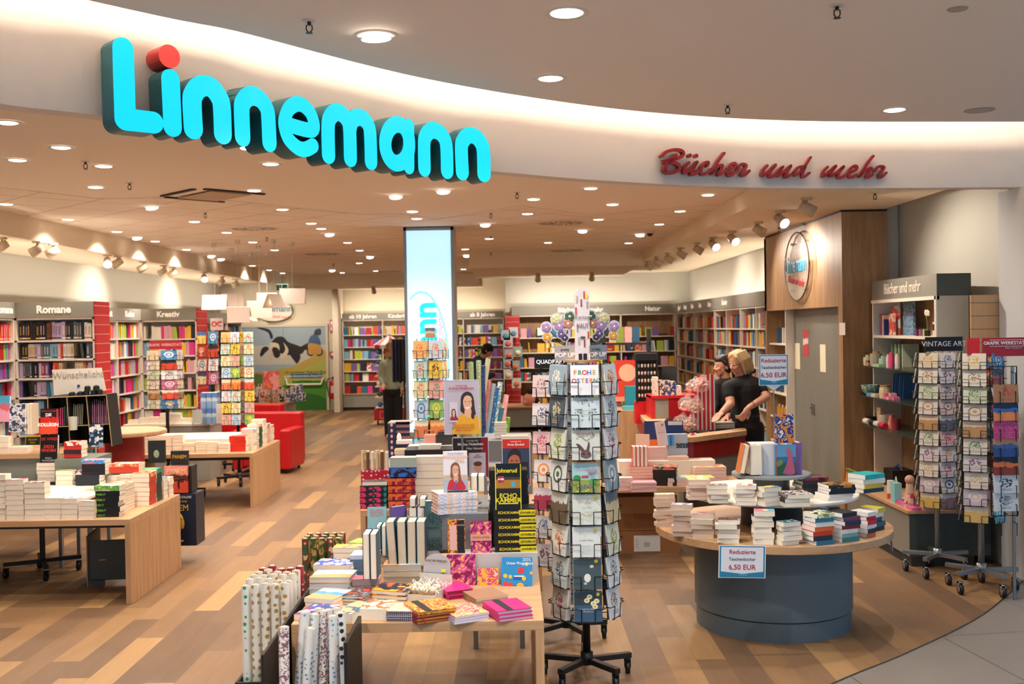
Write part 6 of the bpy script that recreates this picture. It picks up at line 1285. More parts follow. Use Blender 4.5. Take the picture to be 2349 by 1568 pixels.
def rst(x0,x1,yb,yt,n,where,z=.66,**k):
 a,b=r_(x0,yb);c,d=r_(x1,yt);k.setdefault('jit',.012);k.setdefault('jr',.12)
 return stack(a,c,b,d,z,n,where,**k)
LC=[M(c,.5)for c in('#e2d2bc','#d8c4b8','#c8b8a4','#e4dccf','#2a2c34','#d8c8c0')]
RW=', round table'
rst(345,490,612,372,8,'at the far left of the lower ring '+RW,mats=LC[:4],topmat=art('#e8e4c8','#c89a50','#e8dcc0','blotch',24,1),mp=M('#d8bca8',.85))
rst(468,622,688,448,6,'second from the left in lower ring'+RW,mats=LC[:4],topmat=art('#b8a8c8','#e8e4e8','#6a6a9a','blotch',24,2),mp=M('#dcc0ac',.85),yaw=-.25)
rst(612,775,702,520,5,'third from the left in lower ring'+RW,mats=LC,topmat=art('#e8e0dc','#c87a7a','#b89a8a','blotch',22,0),mp=M('#dcc8b4',.85),yaw=-.2)
rst(800,965,733,560,5,'fourth from the left in lower ring'+RW,mats=LC,topmat=art('#2a2224','#8a5a5a','#c8b8b8','blotch',26,1),yaw=-.15)
rst(1075,1232,745,490,6,'tall, fifth from the left in lower ring'+RW,mats=LC,topmat=art('#68b0c8','#e8c8b8','#d87a8a','scene',8,2),yaw=-.1)
rst(1290,1450,752,575,5,'sixth from the left in lower ring'+RW,mats=LC[2:]+[M('#2a5a78',.4)],topmat=art('#1d4a58','#3a8a9a','#e8e4d8','blotch',22,1),yaw=.25)
rst(1520,1690,748,510,7,'coloured, seventh from the left in lower ring'+RW,side='spine',mats=[M(c,.4)for c in('#2f6c8e','#1a2a3a','#c83a1e','#e06a30','#e8e4dc','#2a8098','#14161a')],topmat=art('#e8e8b8','#1a2a1a','#8aa070','blotch',18,1),depth=.13,yaw=.35,mp=PAGEW)
rst(1720,1890,722,505,7,'coloured, eighth from the left in lower ring'+RW,side='spine',mats=[M(c,.4)for c in('#2a7a84','#88a8a8','#e8e4dc','#8a1a24','#1a2a4a','#7a3a5a','#b89ab0')],topmat=M('#14161a',.4),depth=.13,yaw=.45,mp=PAGEW)
rst(1915,2020,690,500,6,'coloured, ninth from the left in lower ring'+RW,side='spine',mats=[M(c,.4)for c in('#e06038','#14202e','#dcdfe4','#c01c28','#b8141e','#e8e4dc')],depth=.13,yaw=.6,mp=PAGEW)
rst(1960,2085,640,470,5,'rightmost in lower ring'+RW,side='spine',mats=[M(c,.4)for c in('#14161a','#2a5a78','#1d3a58','#e8e4dc','#d8c838')],depth=.13,yaw=.75,mp=PAGEW)
ZT=.875
rst(590,765,412,262,5,'leftmost on middle tier'+RW,z=ZT,mats=LC[:4],topmat=art('#e8d0a8','#e8a060','#e8e4c0','blotch',24,2),mp=M('#dcc0ac',.85))
rst(740,885,438,300,4,'second from the left on middle tier'+RW,z=ZT,mats=LC,topmat=art('#4a4a50','#a86a4a','#d8d4d0','blotch',22,1),yaw=-.1)
rst(930,1080,455,300,5,'third from the left on middle tier'+RW,z=ZT,mats=LC[:4],topmat=art('#ecebe8','#c84a3a','#ecebe8','blotch',30,1),yaw=-.15)
rst(1140,1290,458,320,4,'with a blue and yellow top on middle tier'+RW,z=ZT,mats=LC[:4],topmat=art('#3a5a9a','#e8c838','#b8c8d8','blotch',16,1),yaw=.35)
rst(1310,1515,465,370,3,'with a white lettered top on middle tier'+RW,z=ZT,mats=[M('#d8d0c0',.5),M('#14161a',.4),M('#e8e6e0',.4)],topmat=art('#e8e6e0','#14161a','#b83a2a','blotch',40,2),yaw=.15,side='foot',depth=.17)
rst(1440,1640,430,300,5,'dark, behind the white lettered one'+RW,Y=6.95,side='spine',mats=[M('#14161a',.4),M('#1a2436',.4)],topmat=art('#8a1a24','#14161a','#3a4a6a','blotch',18,2),depth=.14,yaw=.1,z=ZT)
rst(1630,1850,490,375,5,'black topped, right on middle tier'+RW,z=ZT,side='spine',mats=[M('#e8e4dc',.5),M('#e0d8d4',.5),M('#14161a',.4),M('#101216',.4)],topmat=art('#101014','#b87a38','#3a2a28','blotch',24,3),depth=.15,yaw=.3,mp=PAGEW,Y=6.72)
rst(1880,2090,470,330,4,'turquoise topped, rightmost on middle tier'+RW,z=ZT,side='spine',mats=[M('#1d3a58',.4),M('#d8c030',.4),M('#e8e4dc',.5)],topmat=M('#22b0b4',.35),depth=.15,yaw=.4,Y=7.0,mp=PAGEW)
rst(1500,1720,235,170,2,'blue topped, behind the upper disc'+RW,Y=7.35,side='spine',mats=[M('#14161a',.4)],topmat=art('#2a80c8','#8ac0e8','#14161a','scene',6,1),depth=.16,yaw=.2)
ptop=1.0
def topbook(x0,x1,yb,yt,t,m_,lb,Y,**k):return standing(x0,x1,yb,yt,ptop,t,m_,lb,Y=Y,**k)
mb=MB();p=py(1757,1090,7.05);mb.box((p.x-.105,7.02,1.0),(p.x+.075,7.17,py(1740,1018,7.02).z),M('#dfe0e2',.5));tag(mb.obj('white_display_block'),'white block holding books on the upper disc of the round table','display block')
o,T,w,h=standing(1779,1826,1090,1021,ptop,.03,M('#4a8ac0',.35),'novel with a woman in a pink dress by the sea on the upper disc',Y=6.98,mp=PAGEW)
ph=MB();P=Print(o,w,h,0);P.rect(0,.55,1,1,'#5a98c8');P.rect(0,.4,1,.62,'#2a6a9a');P.rect(0,0,1,.42,'#2a5a48');P.shape([(.05,.45),(.3,.55),(.35,.4),(.1,.3)],'#6a8a4a');P.shape([(.35,.08),(.5,.3),(.62,.55),(.6,.75),(.8,.78),(.86,.5),(.95,.1),(.7,.02)],'#b85a80');P.oval(.72,.82,.07,.05,'#a87058');P.shape([(.6,.72),(.5,.88),(.7,.9),(.66,.82)],'#b85a80');P.rect(0,0,.05,1,'#c8603a');q=P.done();q.matrix_local=TR((0,0,.0303))@UPR.inverted()
upright(1829,1840,1088,1016,0,.13,M('#7a5aa8',.4),'purple spined paperback at the right of the white block',face='spine',Y=7.0)
upright(1722,1748,1090,1020,0,.12,M('#dcd8ce',.5),'white spined thick book left on the upper disc',Y=6.98)
upright(1696,1708,1086,1018,0,.13,M('#d87a38',.4),'orange backed book leaning at the left of the upper disc',Y=6.97,tilt=.2,mp=CREAM);upright(1708,1722,1087,1018,0,.13,M('#1a1c20',.4),'black covered book leaning beside the orange backed one',Y=7.0,tilt=.17,mp=CREAM2)
standing(1779,1822,1016,950,0,.03,art('#1a3a8a','#e08a30','#e8e4dc','flow',12,2),'blue thriller with slanting white title standing on the white block',Y=7.05)
def price_sign(T,w,h,label,pole=0):
 t=thing('price_sign',label,'sign',T,'reduced paperback price signs')
 mb=MB();mb.box((-w/2,0,0),(w/2,.003,h),M('#e4e8f0',.4,name='sign_paper'));mb.obj('sign_sheet',t)
 P=Print(t,w,h,-.0006,off=(-w/2,0));P.rect(.02,.02,.98,.98,'#1f7fa8');P.rect(.05,.06,.95,.95,'#dfe4ee');P.shape([(.05,.2),(.5,.13),(.95,.2),(.95,.05),(.05,.05)],'#1f7fa8',False);P.oval(.52,.1,.1,.035,'#4a9ab8');P.done()
 P.text('Reduzierte',.5,.80,h*.185,'#b81a3a',.0003);P.text('Taschenbücher',.5,.58,h*.135,'#1a3a4a',.0001);P.text('6,50 EUR',.5,.33,h*.22,'#a81a38',.0002)
 return t
a,b=py(1741,884,7.1),py(1808,812,7.1);t=price_sign(TR(((a.x+b.x)/2,7.1,a.z),.0),b.x-a.x,b.z-a.z,'blue framed price sign REDUZIERTE TASCHENBÜCHER on a thin pole above the round table')
mb=MB();mb.cyl((0,.008,1.0-a.z+.13),(0,.008,.0),.004,STEEL,n=8);mb.add([(-.05,.004,0),(.05,.004,0),(0,.004,-.035)],[(0,1,2)],M('#c8d0d4',.2));mb.obj('sign_pole',t)
mb=MB();q=py(1774,950,7.1);
a,b=py(1648,1326,6.35),py(1755,1250,6.35);t=price_sign(TR(((a.x+b.x)/2,6.352,a.z),-.0)@TR((0,0,0),0,0,.03),b.x-a.x,b.z-a.z,'blue framed price sign REDUZIERTE TASCHENBÜCHER hanging from the round table edge')
mb=MB();mb.box((-.05,0,0),(.05,.004,.14),M('#a8aeb8',.5));tag(mb.obj('price_sign',T=TR((RX+.772,7.05,.485),1.35)),'price sign seen edge on at the right rim of the round table','sign')
ZQ=.62
tq0,tq1=pz(1418,1118,ZQ),pz(1570,1118,ZQ)
table(tq0.x-.55,tq1.x+.55,tq0.y,tq0.y+.62,ZQ,'oak table behind the round one with pink and white book piles',rail=False)
YQ=tq0.y
TQ=', rear pink-book table'
for k,(x0,x1,y0,y1,lb)in enumerate(((1372,1562,1300,1234,'lower'),(1372,1556,1234,1136,'upper'))):
 a,b=py(x0,1300,YQ+.25),py(x1,1300,YQ+.25);z0=[0,.205][k];z1=[.2,.5][k]
 mb=MB();cb=M('#8e5d33',.8,name='cardboard');mb.box((a.x,YQ+.25,z0),(b.x,YQ+.7,z1),cb);t=mb.obj('cardboard_box');tag(t,'%s brown cardboard box under the table behind the round one'%lb,'box')
 mb=MB();mb.box((a.x,YQ+.2492,(z1+z0)/2 if k else z1-.004),(b.x,YQ+.2496,z1-.002),M('#a8743f',.5));mb.obj('packing_tape',t)
 if k==0:
  mb=MB();L0=py(1456,1283,YQ+.2);L1=py(1516,1238,YQ+.2);mb.box((L0.x,YQ+.247,max(.02,L0.z)),(L1.x,YQ+.249,.16),M('#d4d0cc',.5));
  for q in range(6):mb.box((L0.x+.09+q*.009,YQ+.2462,.06),(L0.x+.093+q*.009,YQ+.247,.1),BLACK);mb.box((L0.x+.015,YQ+.2462,.05+q*.015),(L0.x+.04,YQ+.247,.054+q*.015),M('#8a8a8a',.5))
  mb.obj('address_label',t)
PKB=[M('#e8c4bc',.6),M('#e0a8a4',.6),M('#f0dcd4',.6)];pkp=M('#e4c0b8',.85)
def sq(x0,x1,yb,yt,n,where,z=ZQ,**k):k.setdefault('mp',pkp);return stack(x0,x1,yb,yt,z,n,where+TQ,**k)
sq(1449,1508,1127,1106,6,'at the front',mats=[M('#d88a98',.5)],word='slim pink booklet',names=['thin']*6,depth=.14)
sq(1421,1450,1125,1095,3,'of pale books at the left front',mats=PKB)
sq(1498,1552,1122,1078,6,'of black spined thrillers',side='spine',mats=[M('#1c1a16',.4)],topmat=art('#3a3430','#d87a5a','#8a8a70','blotch',16,1),depth=.19,word='black spined paperback',yaw=-.2,names=['slim']*6,Y=YQ+.06)
sq(1443,1500,1096,1062,5,'beneath four upright ones',mats=[M('#d85a50',.5)],topmat=M('#e05048',.5),Y=YQ+.35,z=ZQ,word='red edged book',names=['flat']*5)
zz=ZQ+34*(YQ+.35)/F
for k in range(4):
 upright(1451+k*9 if k else 1451,1459+k*9,1070,1024,zz,.12,M('#d8342c',.4),'%s of four upright red books with white dots'%['leftmost','second','third','rightmost'][k],Y=YQ+.35)
sq(1486,1532,1080,1026,5,'carrying the brochure',mats=PKB,Y=YQ+.5,z=ZQ+.07,word='thick pale pink novel',names=['large']*5);sq(1486,1532,1100,1080,2,'hidden at the bottom',mats=PKB,Y=YQ+.5)
sq(1534,1580,1074,1047,3,'of ochre spined books',side='spine',mats=[M('#b87a28',.4)],topmat=M('#e8c0a8',.5),Y=YQ+.42,z=ZQ+.10,word='ochre spined hardcover',names=['slim']*3,depth=.13);sq(1534,1598,1106,1074,4,'of pink books under the ochre ones',mats=PKB,Y=YQ+.42)
sq(1576,1606,1090,1046,5,'right of ochre ones',mats=PKB,Y=YQ+.45)
sq(1594,1668,1098,1066,4,'of green-white novels right',mats=[M('#c8ccb0',.6),M('#e4dcc8',.6)],topmat=art('#e8c0a0','#d87a5a','#c8d0a8','blotch',18,1),Y=YQ+.3,word='green and cream novel',names=['large']*4)
sq(1568,1640,1110,1094,2,'with yellow-green top at the right front',mats=PKB,topmat=art('#e8e4b8','#a8c838','#e87a8a','blotch',16,1),Y=YQ+.1)
sq(1532,1576,1120,1102,2,'with sky blue top at the right front',mats=PKB,topmat=M('#6ab8d0',.5),Y=YQ+.05)
standing(1460,1490,1024,996,0,.03,M('#e8d0b8',.5),'cream paperback titled UNDENKBAR upright behind the red books',Y=YQ+.6)
standing(1527,1578,1043,994,0,.05,M('#b8c4d4',.4),'grey-blue calendar guide with big number 2025',Y=YQ+.55);lettering('2025',.055,M('#14243a',.5),None,TR(py(1565,1022,YQ+.545))@UPR,bold=.002,name='calendar_number');q=C.objects[-1]
cal=[o for o in C.objects if(o.get('label')or '').startswith('grey-blue calendar guide')][0];q.parent=cal;q.matrix_parent_inverse=cal.matrix_world.inverted()
for k in range(2):upright(1532+k*8,1538+k*8,1022,996,0,.12,M('#4aa0e0',.4),'%s of two blue spined calendars beside the 2025 guide'%['left','right'][k],Y=YQ+.52,face='spine')
mb=MB();mb.box((-.045,0,0),(.045,.01,.22),M('#ecdcd8',.4));mb.box((-.03,-.001,.12),(.03,0,.125),M('#b8a8a8',.5));mb.cyl((.02,-.001,.19),(.02,0,.19),.01,M('#d86a5a',.5),n=12);p=py(1522,1025,YQ+.5);tag(mb.obj('folded_leaflet',T=TR((p.x,p.y,p.z+.01))@TR((0,0,0),0,0,-.15)),'white folded leaflet leaning on the pink novels','leaflet')
mb=MB();mb.box((-.2,0,0),(.16,.01,.19),M('#15306a',.4));mb.box((-.2,-.002,-.12),(-.06,.01,.02),M('#f07a28',.4));mb.box((.02,-.002,.15),(.15,0,.185),M('#d8d8e0',.5));mb.box((-.02,-.002,.06),(.13,0,.07),M('#d87a3a',.5));p=py(1528,1012,YQ+.75);o=mb.obj('display_carton',T=TR((p.x,p.y,p.z-.0)));tag(o,'dark blue display carton with orange panel behind the calendars','carton')
standing(1584,1600,1042,992,0,.02,art('#e8e0e0','#e0507a','#f0802a','flow',10,1),'white book with pink and orange flames right of the 2025 guide',Y=YQ+.7,lean=.1)
mb=MB();mb.box((tq0.x+.05,YQ+.4,ZQ),(tq1.x+.35,YQ+.6,ZQ+.17),WHITE);tag(mb.obj('display_riser'),'white riser carrying the calendars behind the pink piles','riser')
mb=MB();a=py(1435,940,13.0);mb.box((a.x-.15,12.9,0),(a.x+.45,13.6,a.z),OAK);tag(mb.obj('oak_plinth'),'oak plinth with teal boxes right behind the foreground card spinner','plinth')
mb=MB();p=py(1445,930,13.1);mb.box((-.1,0,0),(.07,.15,.28),M('#1f8a9a',.5));tag(mb.obj('teal_box',T=TR((p.x+.05,13.1,a.z))),'teal upright box on the oak plinth','box')
mb=MB();mb.box((-.12,0,0),(.1,.1,.05),M('#5ab8c8',.5));tag(mb.obj('teal_box',T=TR((p.x+.02,12.95,a.z))),'flat light teal pack before the upright teal box','box')
mb=MB();mb.box((-.14,0,0),(.19,.01,.52),M('#d8402e',.5));mb.cyl((.03,-.001,.36),(.03,0,.36),.11,M('#f0b898',.5),n=24);mb.box((.12,-.001,.1),(.19,0,.3),M('#5a6ab0',.5));mb.box((-.14,-.001,.0),(.1,0,.06),M('#e89a80',.5));p=py(1435,928,13.45);tag(mb.obj('cup_poster',T=TR((p.x,13.45,py(1435,920,13.45).z))),'red poster with a pale round drawing above the teal box','poster')
for k,(m_,x,z)in enumerate(((M('#e8b878',.5),-.1,.0),(M('#8a9a3a',.5),.0,.0),(M('#e8a8a0',.5),.1,0),(M('#2a5a7a',.5),.2,0))):
 mb=MB();mb.box((-.045,0,0),(.045,.03,.2),m_);p=py(1425,790,13.6);tag(mb.obj('gift_book',T=TR((p.x+x,13.68,1.78))@TR((0,0,0),0,-.1)),'%s small gift book from the left above the red poster'%NTH[k],'book')
mb=MB();p=py(1440,800,13.6);mb.box((p.x-.3,13.62,0),(p.x-.28,13.9,1.95),M('#2a2a28',.5));mb.box((p.x+.28,13.62,0),(p.x+.3,13.9,1.95),M('#2a2a28',.5));mb.box((p.x-.3,13.62,1.75),(p.x+.3,13.9,1.775),M('#2a2a28',.5));tag(mb.obj('gift_rack'),'dark rack frame with gift books behind the foreground spinner','rack')
t=thing('keyring_rack','black rotating rack hung with many small pendants beside the cash desk','rack',TR(py(1483,910,12.2)))
mb=MB();mb.box((-.13,-.08,.42),(.13,.12,.5),BLACK);mb.box((-.12,.0,-.05),(.12,.03,.45),M('#0c0c0c',.5));mb.box((-.13,-.06,-.3),(.14,.14,-.05),M('#c0141c',.4));
for x in(-.115,.115):mb.box((x-.012,-.07,-.05),(x+.012,-.05,.42),BLACK)
mb.obj('rack_frame',t)
for i in range(6):
 for j in range(5):
  mb=MB();c=R.choice(['#c8b8a0','#d8a8a0','#a8b8a0','#6a7a88','#e8d8c0']);mb.ell((-.09+i*.036,-.06,.36-j*.085),(.012,.008,.022),M(c,.4),nu=8,nv=6);mb.cyl((-.09+i*.036,-.06,.38-j*.085),(-.09+i*.036,-.0,.40-j*.085),.002,CHROME,n=5);mb.obj('pendant',t)
ZD=.98
t=thing('cash_desk','curved cash desk with oak top, dark red band and grey base','counter',TR((0,0,0)))
P0,P1,P2=pz(1713,986,ZD),pz(1560,1002,ZD),pz(1466,968,ZD)
out=catmull([Vector((pz(u,v,ZD).x,pz(u,v,ZD).y,0))for u,v in((1713,987),(1640,996),(1570,1002),(1510,984),(1478,962),(1462,940))],6)
back=[Vector((p.x+.05,p.y+.3,0))for p in out[:19]]+[Vector((out[-1].x+.5,out[-1].y+.2,0))]
poly=[(p.x,p.y)for p in out]+[(p.x,p.y)for p in back[::-1]]
mb=MB();mb.prism(poly[::-1],ZD-.045,ZD,OAKX);mb.obj('desk_top',t)
ins=[(p.x,p.y+.06)for p in out];poly2=ins+[(p.x-.02,p.y-.02)for p in back[::-1]]
mb=MB();mb.prism(poly2[::-1],ZD-.22,ZD-.045,M('#8a0f16',.35,name='dark_red_band'));mb.obj('red_band',t)
mb=MB();mb.prism([(x,y+.03)for x,y in ins][::1][::-1]+[]if False else[(x,y+.03)for x,y in poly2][::-1],0,ZD-.22,M('#7e7c72',.5,name='desk_base_grey'));mb.obj('desk_base',t)
p=pz(1497,962,ZD);mb=MB();mb.box((0,0,0),(.04,.45,.24),RED);mb.box((.04,.01,.0),(.19,.44,.22),M('#8e8c82',.5));mb.box((0,-.01,.22),(.5,.45,.25),RED);mb.box((.19,.0,0),(.5,.45,.22),M('#a01018',.4));tag(mb.obj('desk_riser_box',T=TR((p.x,p.y+.1,ZD))),'red and grey raised box on the cash desk beneath the small goods','box')
BX=Vector((p.x,p.y+.1,ZD+.25))
for k,(x,c,h)in enumerate(((.05,'#e8dcd0',.2),(.12,'#1a2a5a',.16),(.18,'#2a4a8a',.16),(.24,'#1a3a7a',.15),(.3,'#d8d8dc',.1))):mb=MB();mb.box((-.028,0,0),(.028,.12,h),art(c,'#e8c8a0','#2a6ac0','blotch',30,k));tag(mb.obj('small_goods_pack',T=TR((BX.x+x+.01,BX.y+.05,BX.z))),'%s small pack from the left on the red desk box'%NTH[k],'pack')
mb=MB();p=pz(1455,935,ZD);mb.box((-.0,0,0),(.22,.2,.06),M('#d8b890',.6));tag(mb.obj('wooden_tray',T=TR((p.x+.03,p.y+.3,ZD))),'small wooden tray with paper on the left end of the cash desk','tray')
DX=pz(1600,986,ZD);Yd=DX.y+.1
t=thing('candy_display','red display with white striped curved side panel and bags of sweets','display stand',TR((0,0,0)))
cr=[py(u,v,Yd)for u,v in((1641,986),(1639,858),(1626,857),(1616,862),(1606,876),(1597,900),(1588,935),(1578,964),(1570,986))]
sm=slat_mat('red_white_stripes','#c8121a','#e8ddd4',9.6*Yd/F,.38,0,.4)
mb=MB();mb.prism([(q.x,q.z)for q in cr],-(Yd+.006),-Yd,sm,Matrix(((1,0,0,0),(0,0,-1,0),(0,1,0,0),(0,0,0,1))));mb.obj('striped_panel',t)
for k,(v,x0)in enumerate(((984,1560),(942,1572),(898,1586))):
 a,b=py(x0,v,Yd),py(1634,v,Yd);mb=MB();mb.box((a.x,Yd+.01,max(ZD,a.z-.01)),(b.x,Yd+.4,max(ZD,a.z-.01)+.012),M('#d02a24',.4));mb.obj('shelf',t)
mb=MB();a,b=py(1598,860,Yd+.4),py(1636,984,Yd+.4);mb.box((a.x,Yd+.39,ZD),(b.x,Yd+.4,a.z),M('#c8141a',.4));mb.obj('back_panel',t)
PLB=bpy.data.materials.new('crinkly_plastic');PLB.use_nodes=True;bb=PLB.node_tree.nodes['Principled BSDF'];bb.inputs['Base Color'].default_value=lin('#f0e4e0');bb.inputs['Roughness'].default_value=.08;bb.inputs['Alpha'].default_value=.2
rows_=[((1608,882),'#d86a6a','pink'),((1592,886),'#e8a090','pale pink'),((1594,930),'#e8a888','peach'),((1574,926),'#e8c8b0','cream'),((1583,973),'#e8b890','peach'),((1564,968),'#e0987a','orange')]
for k,((u,v),c,cn)in enumerate(rows_):
 p=py(u,v,Yd-.04+.1*(k%2));t2=thing('sweet_bag','clear bag of %s sweets, %s shelf, %s one on the striped display'%(cn,['top','top','middle','middle','bottom','bottom'][k],['right','left'][k%2]),'bag',TR(p),'bags of sweets')
 me=MB()
 for q in range(26):me.ell((R.gauss(0,.03),R.gauss(0,.022),R.gauss(-.008,.018)),(.013,.011,.011),M(R.choice([c,c,'#f0d8c8']),.4),nu=8,nv=6)
 o=me.obj('sweets',t2,True);o['kind']='stuff'
 me=MB();me.ell((0,0,0),(.085,.06,.07),PLB,nu=18,nv=12);vv=[(x+R.uniform(-.007,.007),y+R.uniform(-.007,.007),z+R.uniform(-.007,.007))for x,y,z in me.v];me.v=vv;me.ell((.02,0,.07),(.03,.02,.03),PLB);me.obj('plastic_bag',t2)
mb=MB()
for k in range(5):mb.box((-.11+R.uniform(-.01,.01),0,k*.012),(.11,.15,k*.012+.009),M(['#c8c4bc','#a8a098','#d8d8d4','#8a9a5a','#b8b4b0'][k],.5))
p=pz(1663,983,ZD);tag(mb.obj('magazine',T=TR((p.x,p.y+.05,ZD+.0),.1)),'small pile of magazines on the cash desk beside the striped display','magazines')
mb=MB();p=py(1535,880,12.6);mb.box((-.09,0,-.02),(.09,.02,.2),M('#141416',.3));mb.cyl((0,.02,-.25),(0,.02,.05),.015,M('#3a3a3c',.4));mb.cyl((0,.02,-.27),(0,.02,-.25),.08,M('#2a2a2c',.4),n=20);tag(mb.obj('cash_register_screen',T=TR(p,-.3,-.2)),'black till screen on a stand behind the sweets','screen')
PXf,PY0,PY1=3.2,10.33,13.4
t=thing('wood_portal','tall oak clad portal around grey sliding doors with oval shop logo','portal',TR((0,0,0)))
zd=pxx(1868,706,PXf).z
dY0,dY1=pxx(1925,900,PXf).y,pxx(1800,900,PXf).y
cY1=pxx(1757,900,PXf).y
mb=MB();mb.box((PXf,dY0,zd),(PXf+.3,cY1,3.06),OAKD);mb.box((PXf,PY0,0),(PXf+.3,dY0,3.06),OAKD);mb.box((PXf,cY1,0),(PXf+.3,PY1,3.06),OAKD);mb.box((PXf+.3,PY0,0),(3.64,PY0+.05,3.06),OAKD);mb.obj('oak_cladding',t)
mb=MB();mb.box((PXf-.01,PY0-.01,3.06),(PXf+.3,PY1,3.078),M('#1a1612',.6));mb.box((PXf+.3,PY0-.01,3.06),(3.64,PY0+.05,3.078),M('#1a1612',.6));mb.obj('dark_top_trim',t)
dgm=M('#77776e',.42,name='grey_door_paint')
ym=pxx(1868,900,PXf+.12).y
for k,(ya,yb_)in enumerate(((dY0+.0,ym-.006),(ym+.006,dY1))):
 mb=MB();mb.box((PXf+.1+.02*k,ya,0),(PXf+.14+.02*k,yb_,zd),dgm);d=mb.obj('sliding_door',t)
 y=ya+.06 if False else(yb_-.07 if k==0 else ya+.07)
 mb=MB();mb.box((PXf+.09+.02*k,y-.015,.98),(PXf+.1+.02*k,y+.015,1.1),CHROME);mb.cyl((PXf+.07+.02*k,y,1.05),(PXf+.1+.02*k,y,1.05),.008,CHROME);mb.obj('door_handle',d)
for(u0,u1,v0,v1,m_,lb)in((1843,1854,756,816,art('#c83a4a','#e8dcd8','#c83a4a','scene',3,2),'door_notice_red'),(1824,1835,787,845,M('#e4dcc0',.5),'door_notice_left'),(1882,1894,790,852,M('#e4dcc0',.5),'door_notice_right')):
 X=PXf+.099+(0.02 if u0<1868 else 0);a,b=pxx(u0,v1,X),pxx(u1,v0,X);mb=MB();mb.box((X-.002,b.y,a.z),(X,a.y,b.z),m_);mb.obj('door_notice',t)
X=PXf-.001;a,b=pxx(1926,768,X),pxx(1939,740,X);mb=MB();mb.box((X-.002,b.y,a.z),(X,a.y,b.z),art('#e4dcd4','#c83a3a','#5a5a5a','motif',14,1));mb.obj('wall_notice',t)
mb=MB();mb.box((PXf+.26,dY1,0),(PXf+.28,cY1,zd),WHITE);mb.box((PXf+.02,dY1,0),(PXf+.26,dY1+.02,zd),WHITE);mb.obj('niche_back',t)
for z in(1.75,1.45,1.15,.85,.55):mb=MB();mb.box((PXf+.03,dY1+.02,z-.02),(PXf+.26,cY1,z),WHITE);mb.obj('niche_shelf',t)
for k,(z,c,n)in enumerate(((1.75,'#2a8a9a',3),(1.45,'#c8803a',5),(1.15,'#6a7a5a',4),(.85,'#c8903a',5))):
 for j in range(n):
  mb=MB()
  if k in(1,3):mb.cyl((0,0,0),(0,0,.11),.028,M(c,.2),n=12);mb.cyl((0,0,.11),(0,0,.14),.01,M('#e8dcc8',.4),n=10)
  else:mb.box((-.05,-.012,0),(.06,.012,.19),M(R.choice([c,'#e8e0d0','#3a5a7a']),.5))
  tag(mb.obj('niche_bottle' if k in(1,3)else 'book',T=TR((PXf+.12,dY1+.08+j*(cY1-dY1-.12)/n,z))),'%s %s from the doors on the %s niche shelf of the portal'%(NTH[j],'amber bottle' if k in(1,3)else 'narrow book',NTH[k]),'bottle' if k in(1,3)else 'book')
a,b=pxx(1857,686,PXf-.04),pxx(1800,542,PXf-.04);cy,cz,ry,rz=(a.y+b.y)/2,(a.z+b.z)/2,abs(a.y-b.y)/2,abs(b.z-a.z)/2
GL=bpy.data.materials.new('clear_acrylic');GL.use_nodes=True;bb=GL.node_tree.nodes['Principled BSDF'];bb.inputs['Base Color'].default_value=lin('#e8ded0');bb.inputs['Roughness'].default_value=.05;bb.inputs['Alpha'].default_value=.22;bb.inputs['Coat Weight'].default_value=1
t2=thing('oval_logo_sign','oval clear acrylic logo sign on the oak portal above the doors','sign',TR((PXf-.04,cy,cz)))
mb=MB();n=40;mb.prism([(ry*math.cos(2*math.pi*k/n),rz*math.sin(2*math.pi*k/n))for k in range(n)],-.008,0,GL,Matrix(((0,0,1,0),(-1,0,0,0),(0,1,0,0),(0,0,0,1))));mb.obj('acrylic_disc',t2)
mb=MB();q=[(-.0,ry*math.cos(2*math.pi*k/60),rz*math.sin(2*math.pi*k/60))for k in range(61)];mb.tube(q,.008,M('#6a625a',.2,.5),n=8);mb.obj('disc_rim',t2)
mb=MB()
for s1 in(-.5,.5):
 for s2 in(-.7,.7):mb.cyl((0,ry*s1,rz*s2),(.04,ry*s1,rz*s2),.012,CHROME,n=10)
mb.obj('stand_off',t2)
LR=Matrix(((0,0,-1,-.012),(-1,0,0,0),(0,1,0,0),(0,0,0,1)))
lettering('Linnemann',.27,M('#1a9ac8',.4),t2,TR((0,0,.02))@LR,bold=.0,ext=.004,sx=.9*ry/.62);lettering('Bücher und mehr',.13,M('#c83a4a',.4),t2,TR((0,0,-.16))@TR((0,0,0),0,.12)@LR,shear=.4,sx=.9*ry/.62)
SX=3.47;SYf,SYn=10.28,8.75
zt=pxx(2149,627,SX).z;SYn=pxx(2149,700,SX).y;SYf=10.28
zt=py(2149,627,SYn).z;zh=py(2149,678,SYn).z
t=thing('gift_shelf_unit','white and grey gift shelf unit headed BÜCHER UND MEHR right of the portal','shelf unit',TR((SX,SYn,0)))
D=SYf-SYn;dp_=.26
mb=MB();mb.box((0,0,zh),(.02,D,zt),M('#87847a',.5));mb.box((0.0,-.002,zh),(dp_+.02,0.0,zt),M('#474b44',.5));o=mb.obj('header',t)
lettering('Bücher und mehr',.14,M('#e8ddce',.5),o,TR((-.002,D*.5,(zt+zh)/2))@Matrix(((0,0,-1,0),(-1,0,0,0),(0,1,0,0),(0,0,0,1))),bold=.001,sx=.9)
mb=MB();mb.box((dp_,0,0),(dp_+.02,D,zt),OAKD);mb.obj('back_panel',t)
mb=MB();mb.box((0.0,0,.45),(dp_+.02,.03,zh),M('#b4ad9c',.6));mb.box((0,D-.03,.45),(dp_,D,zh),WHITE);mb.box((-.01,-.0,zh-.03),(.02,D,zh),WHITE);mb.box((-.01,-.002,.45),(.0,.03,zh),WHITE);mb.obj('side_panel',t)
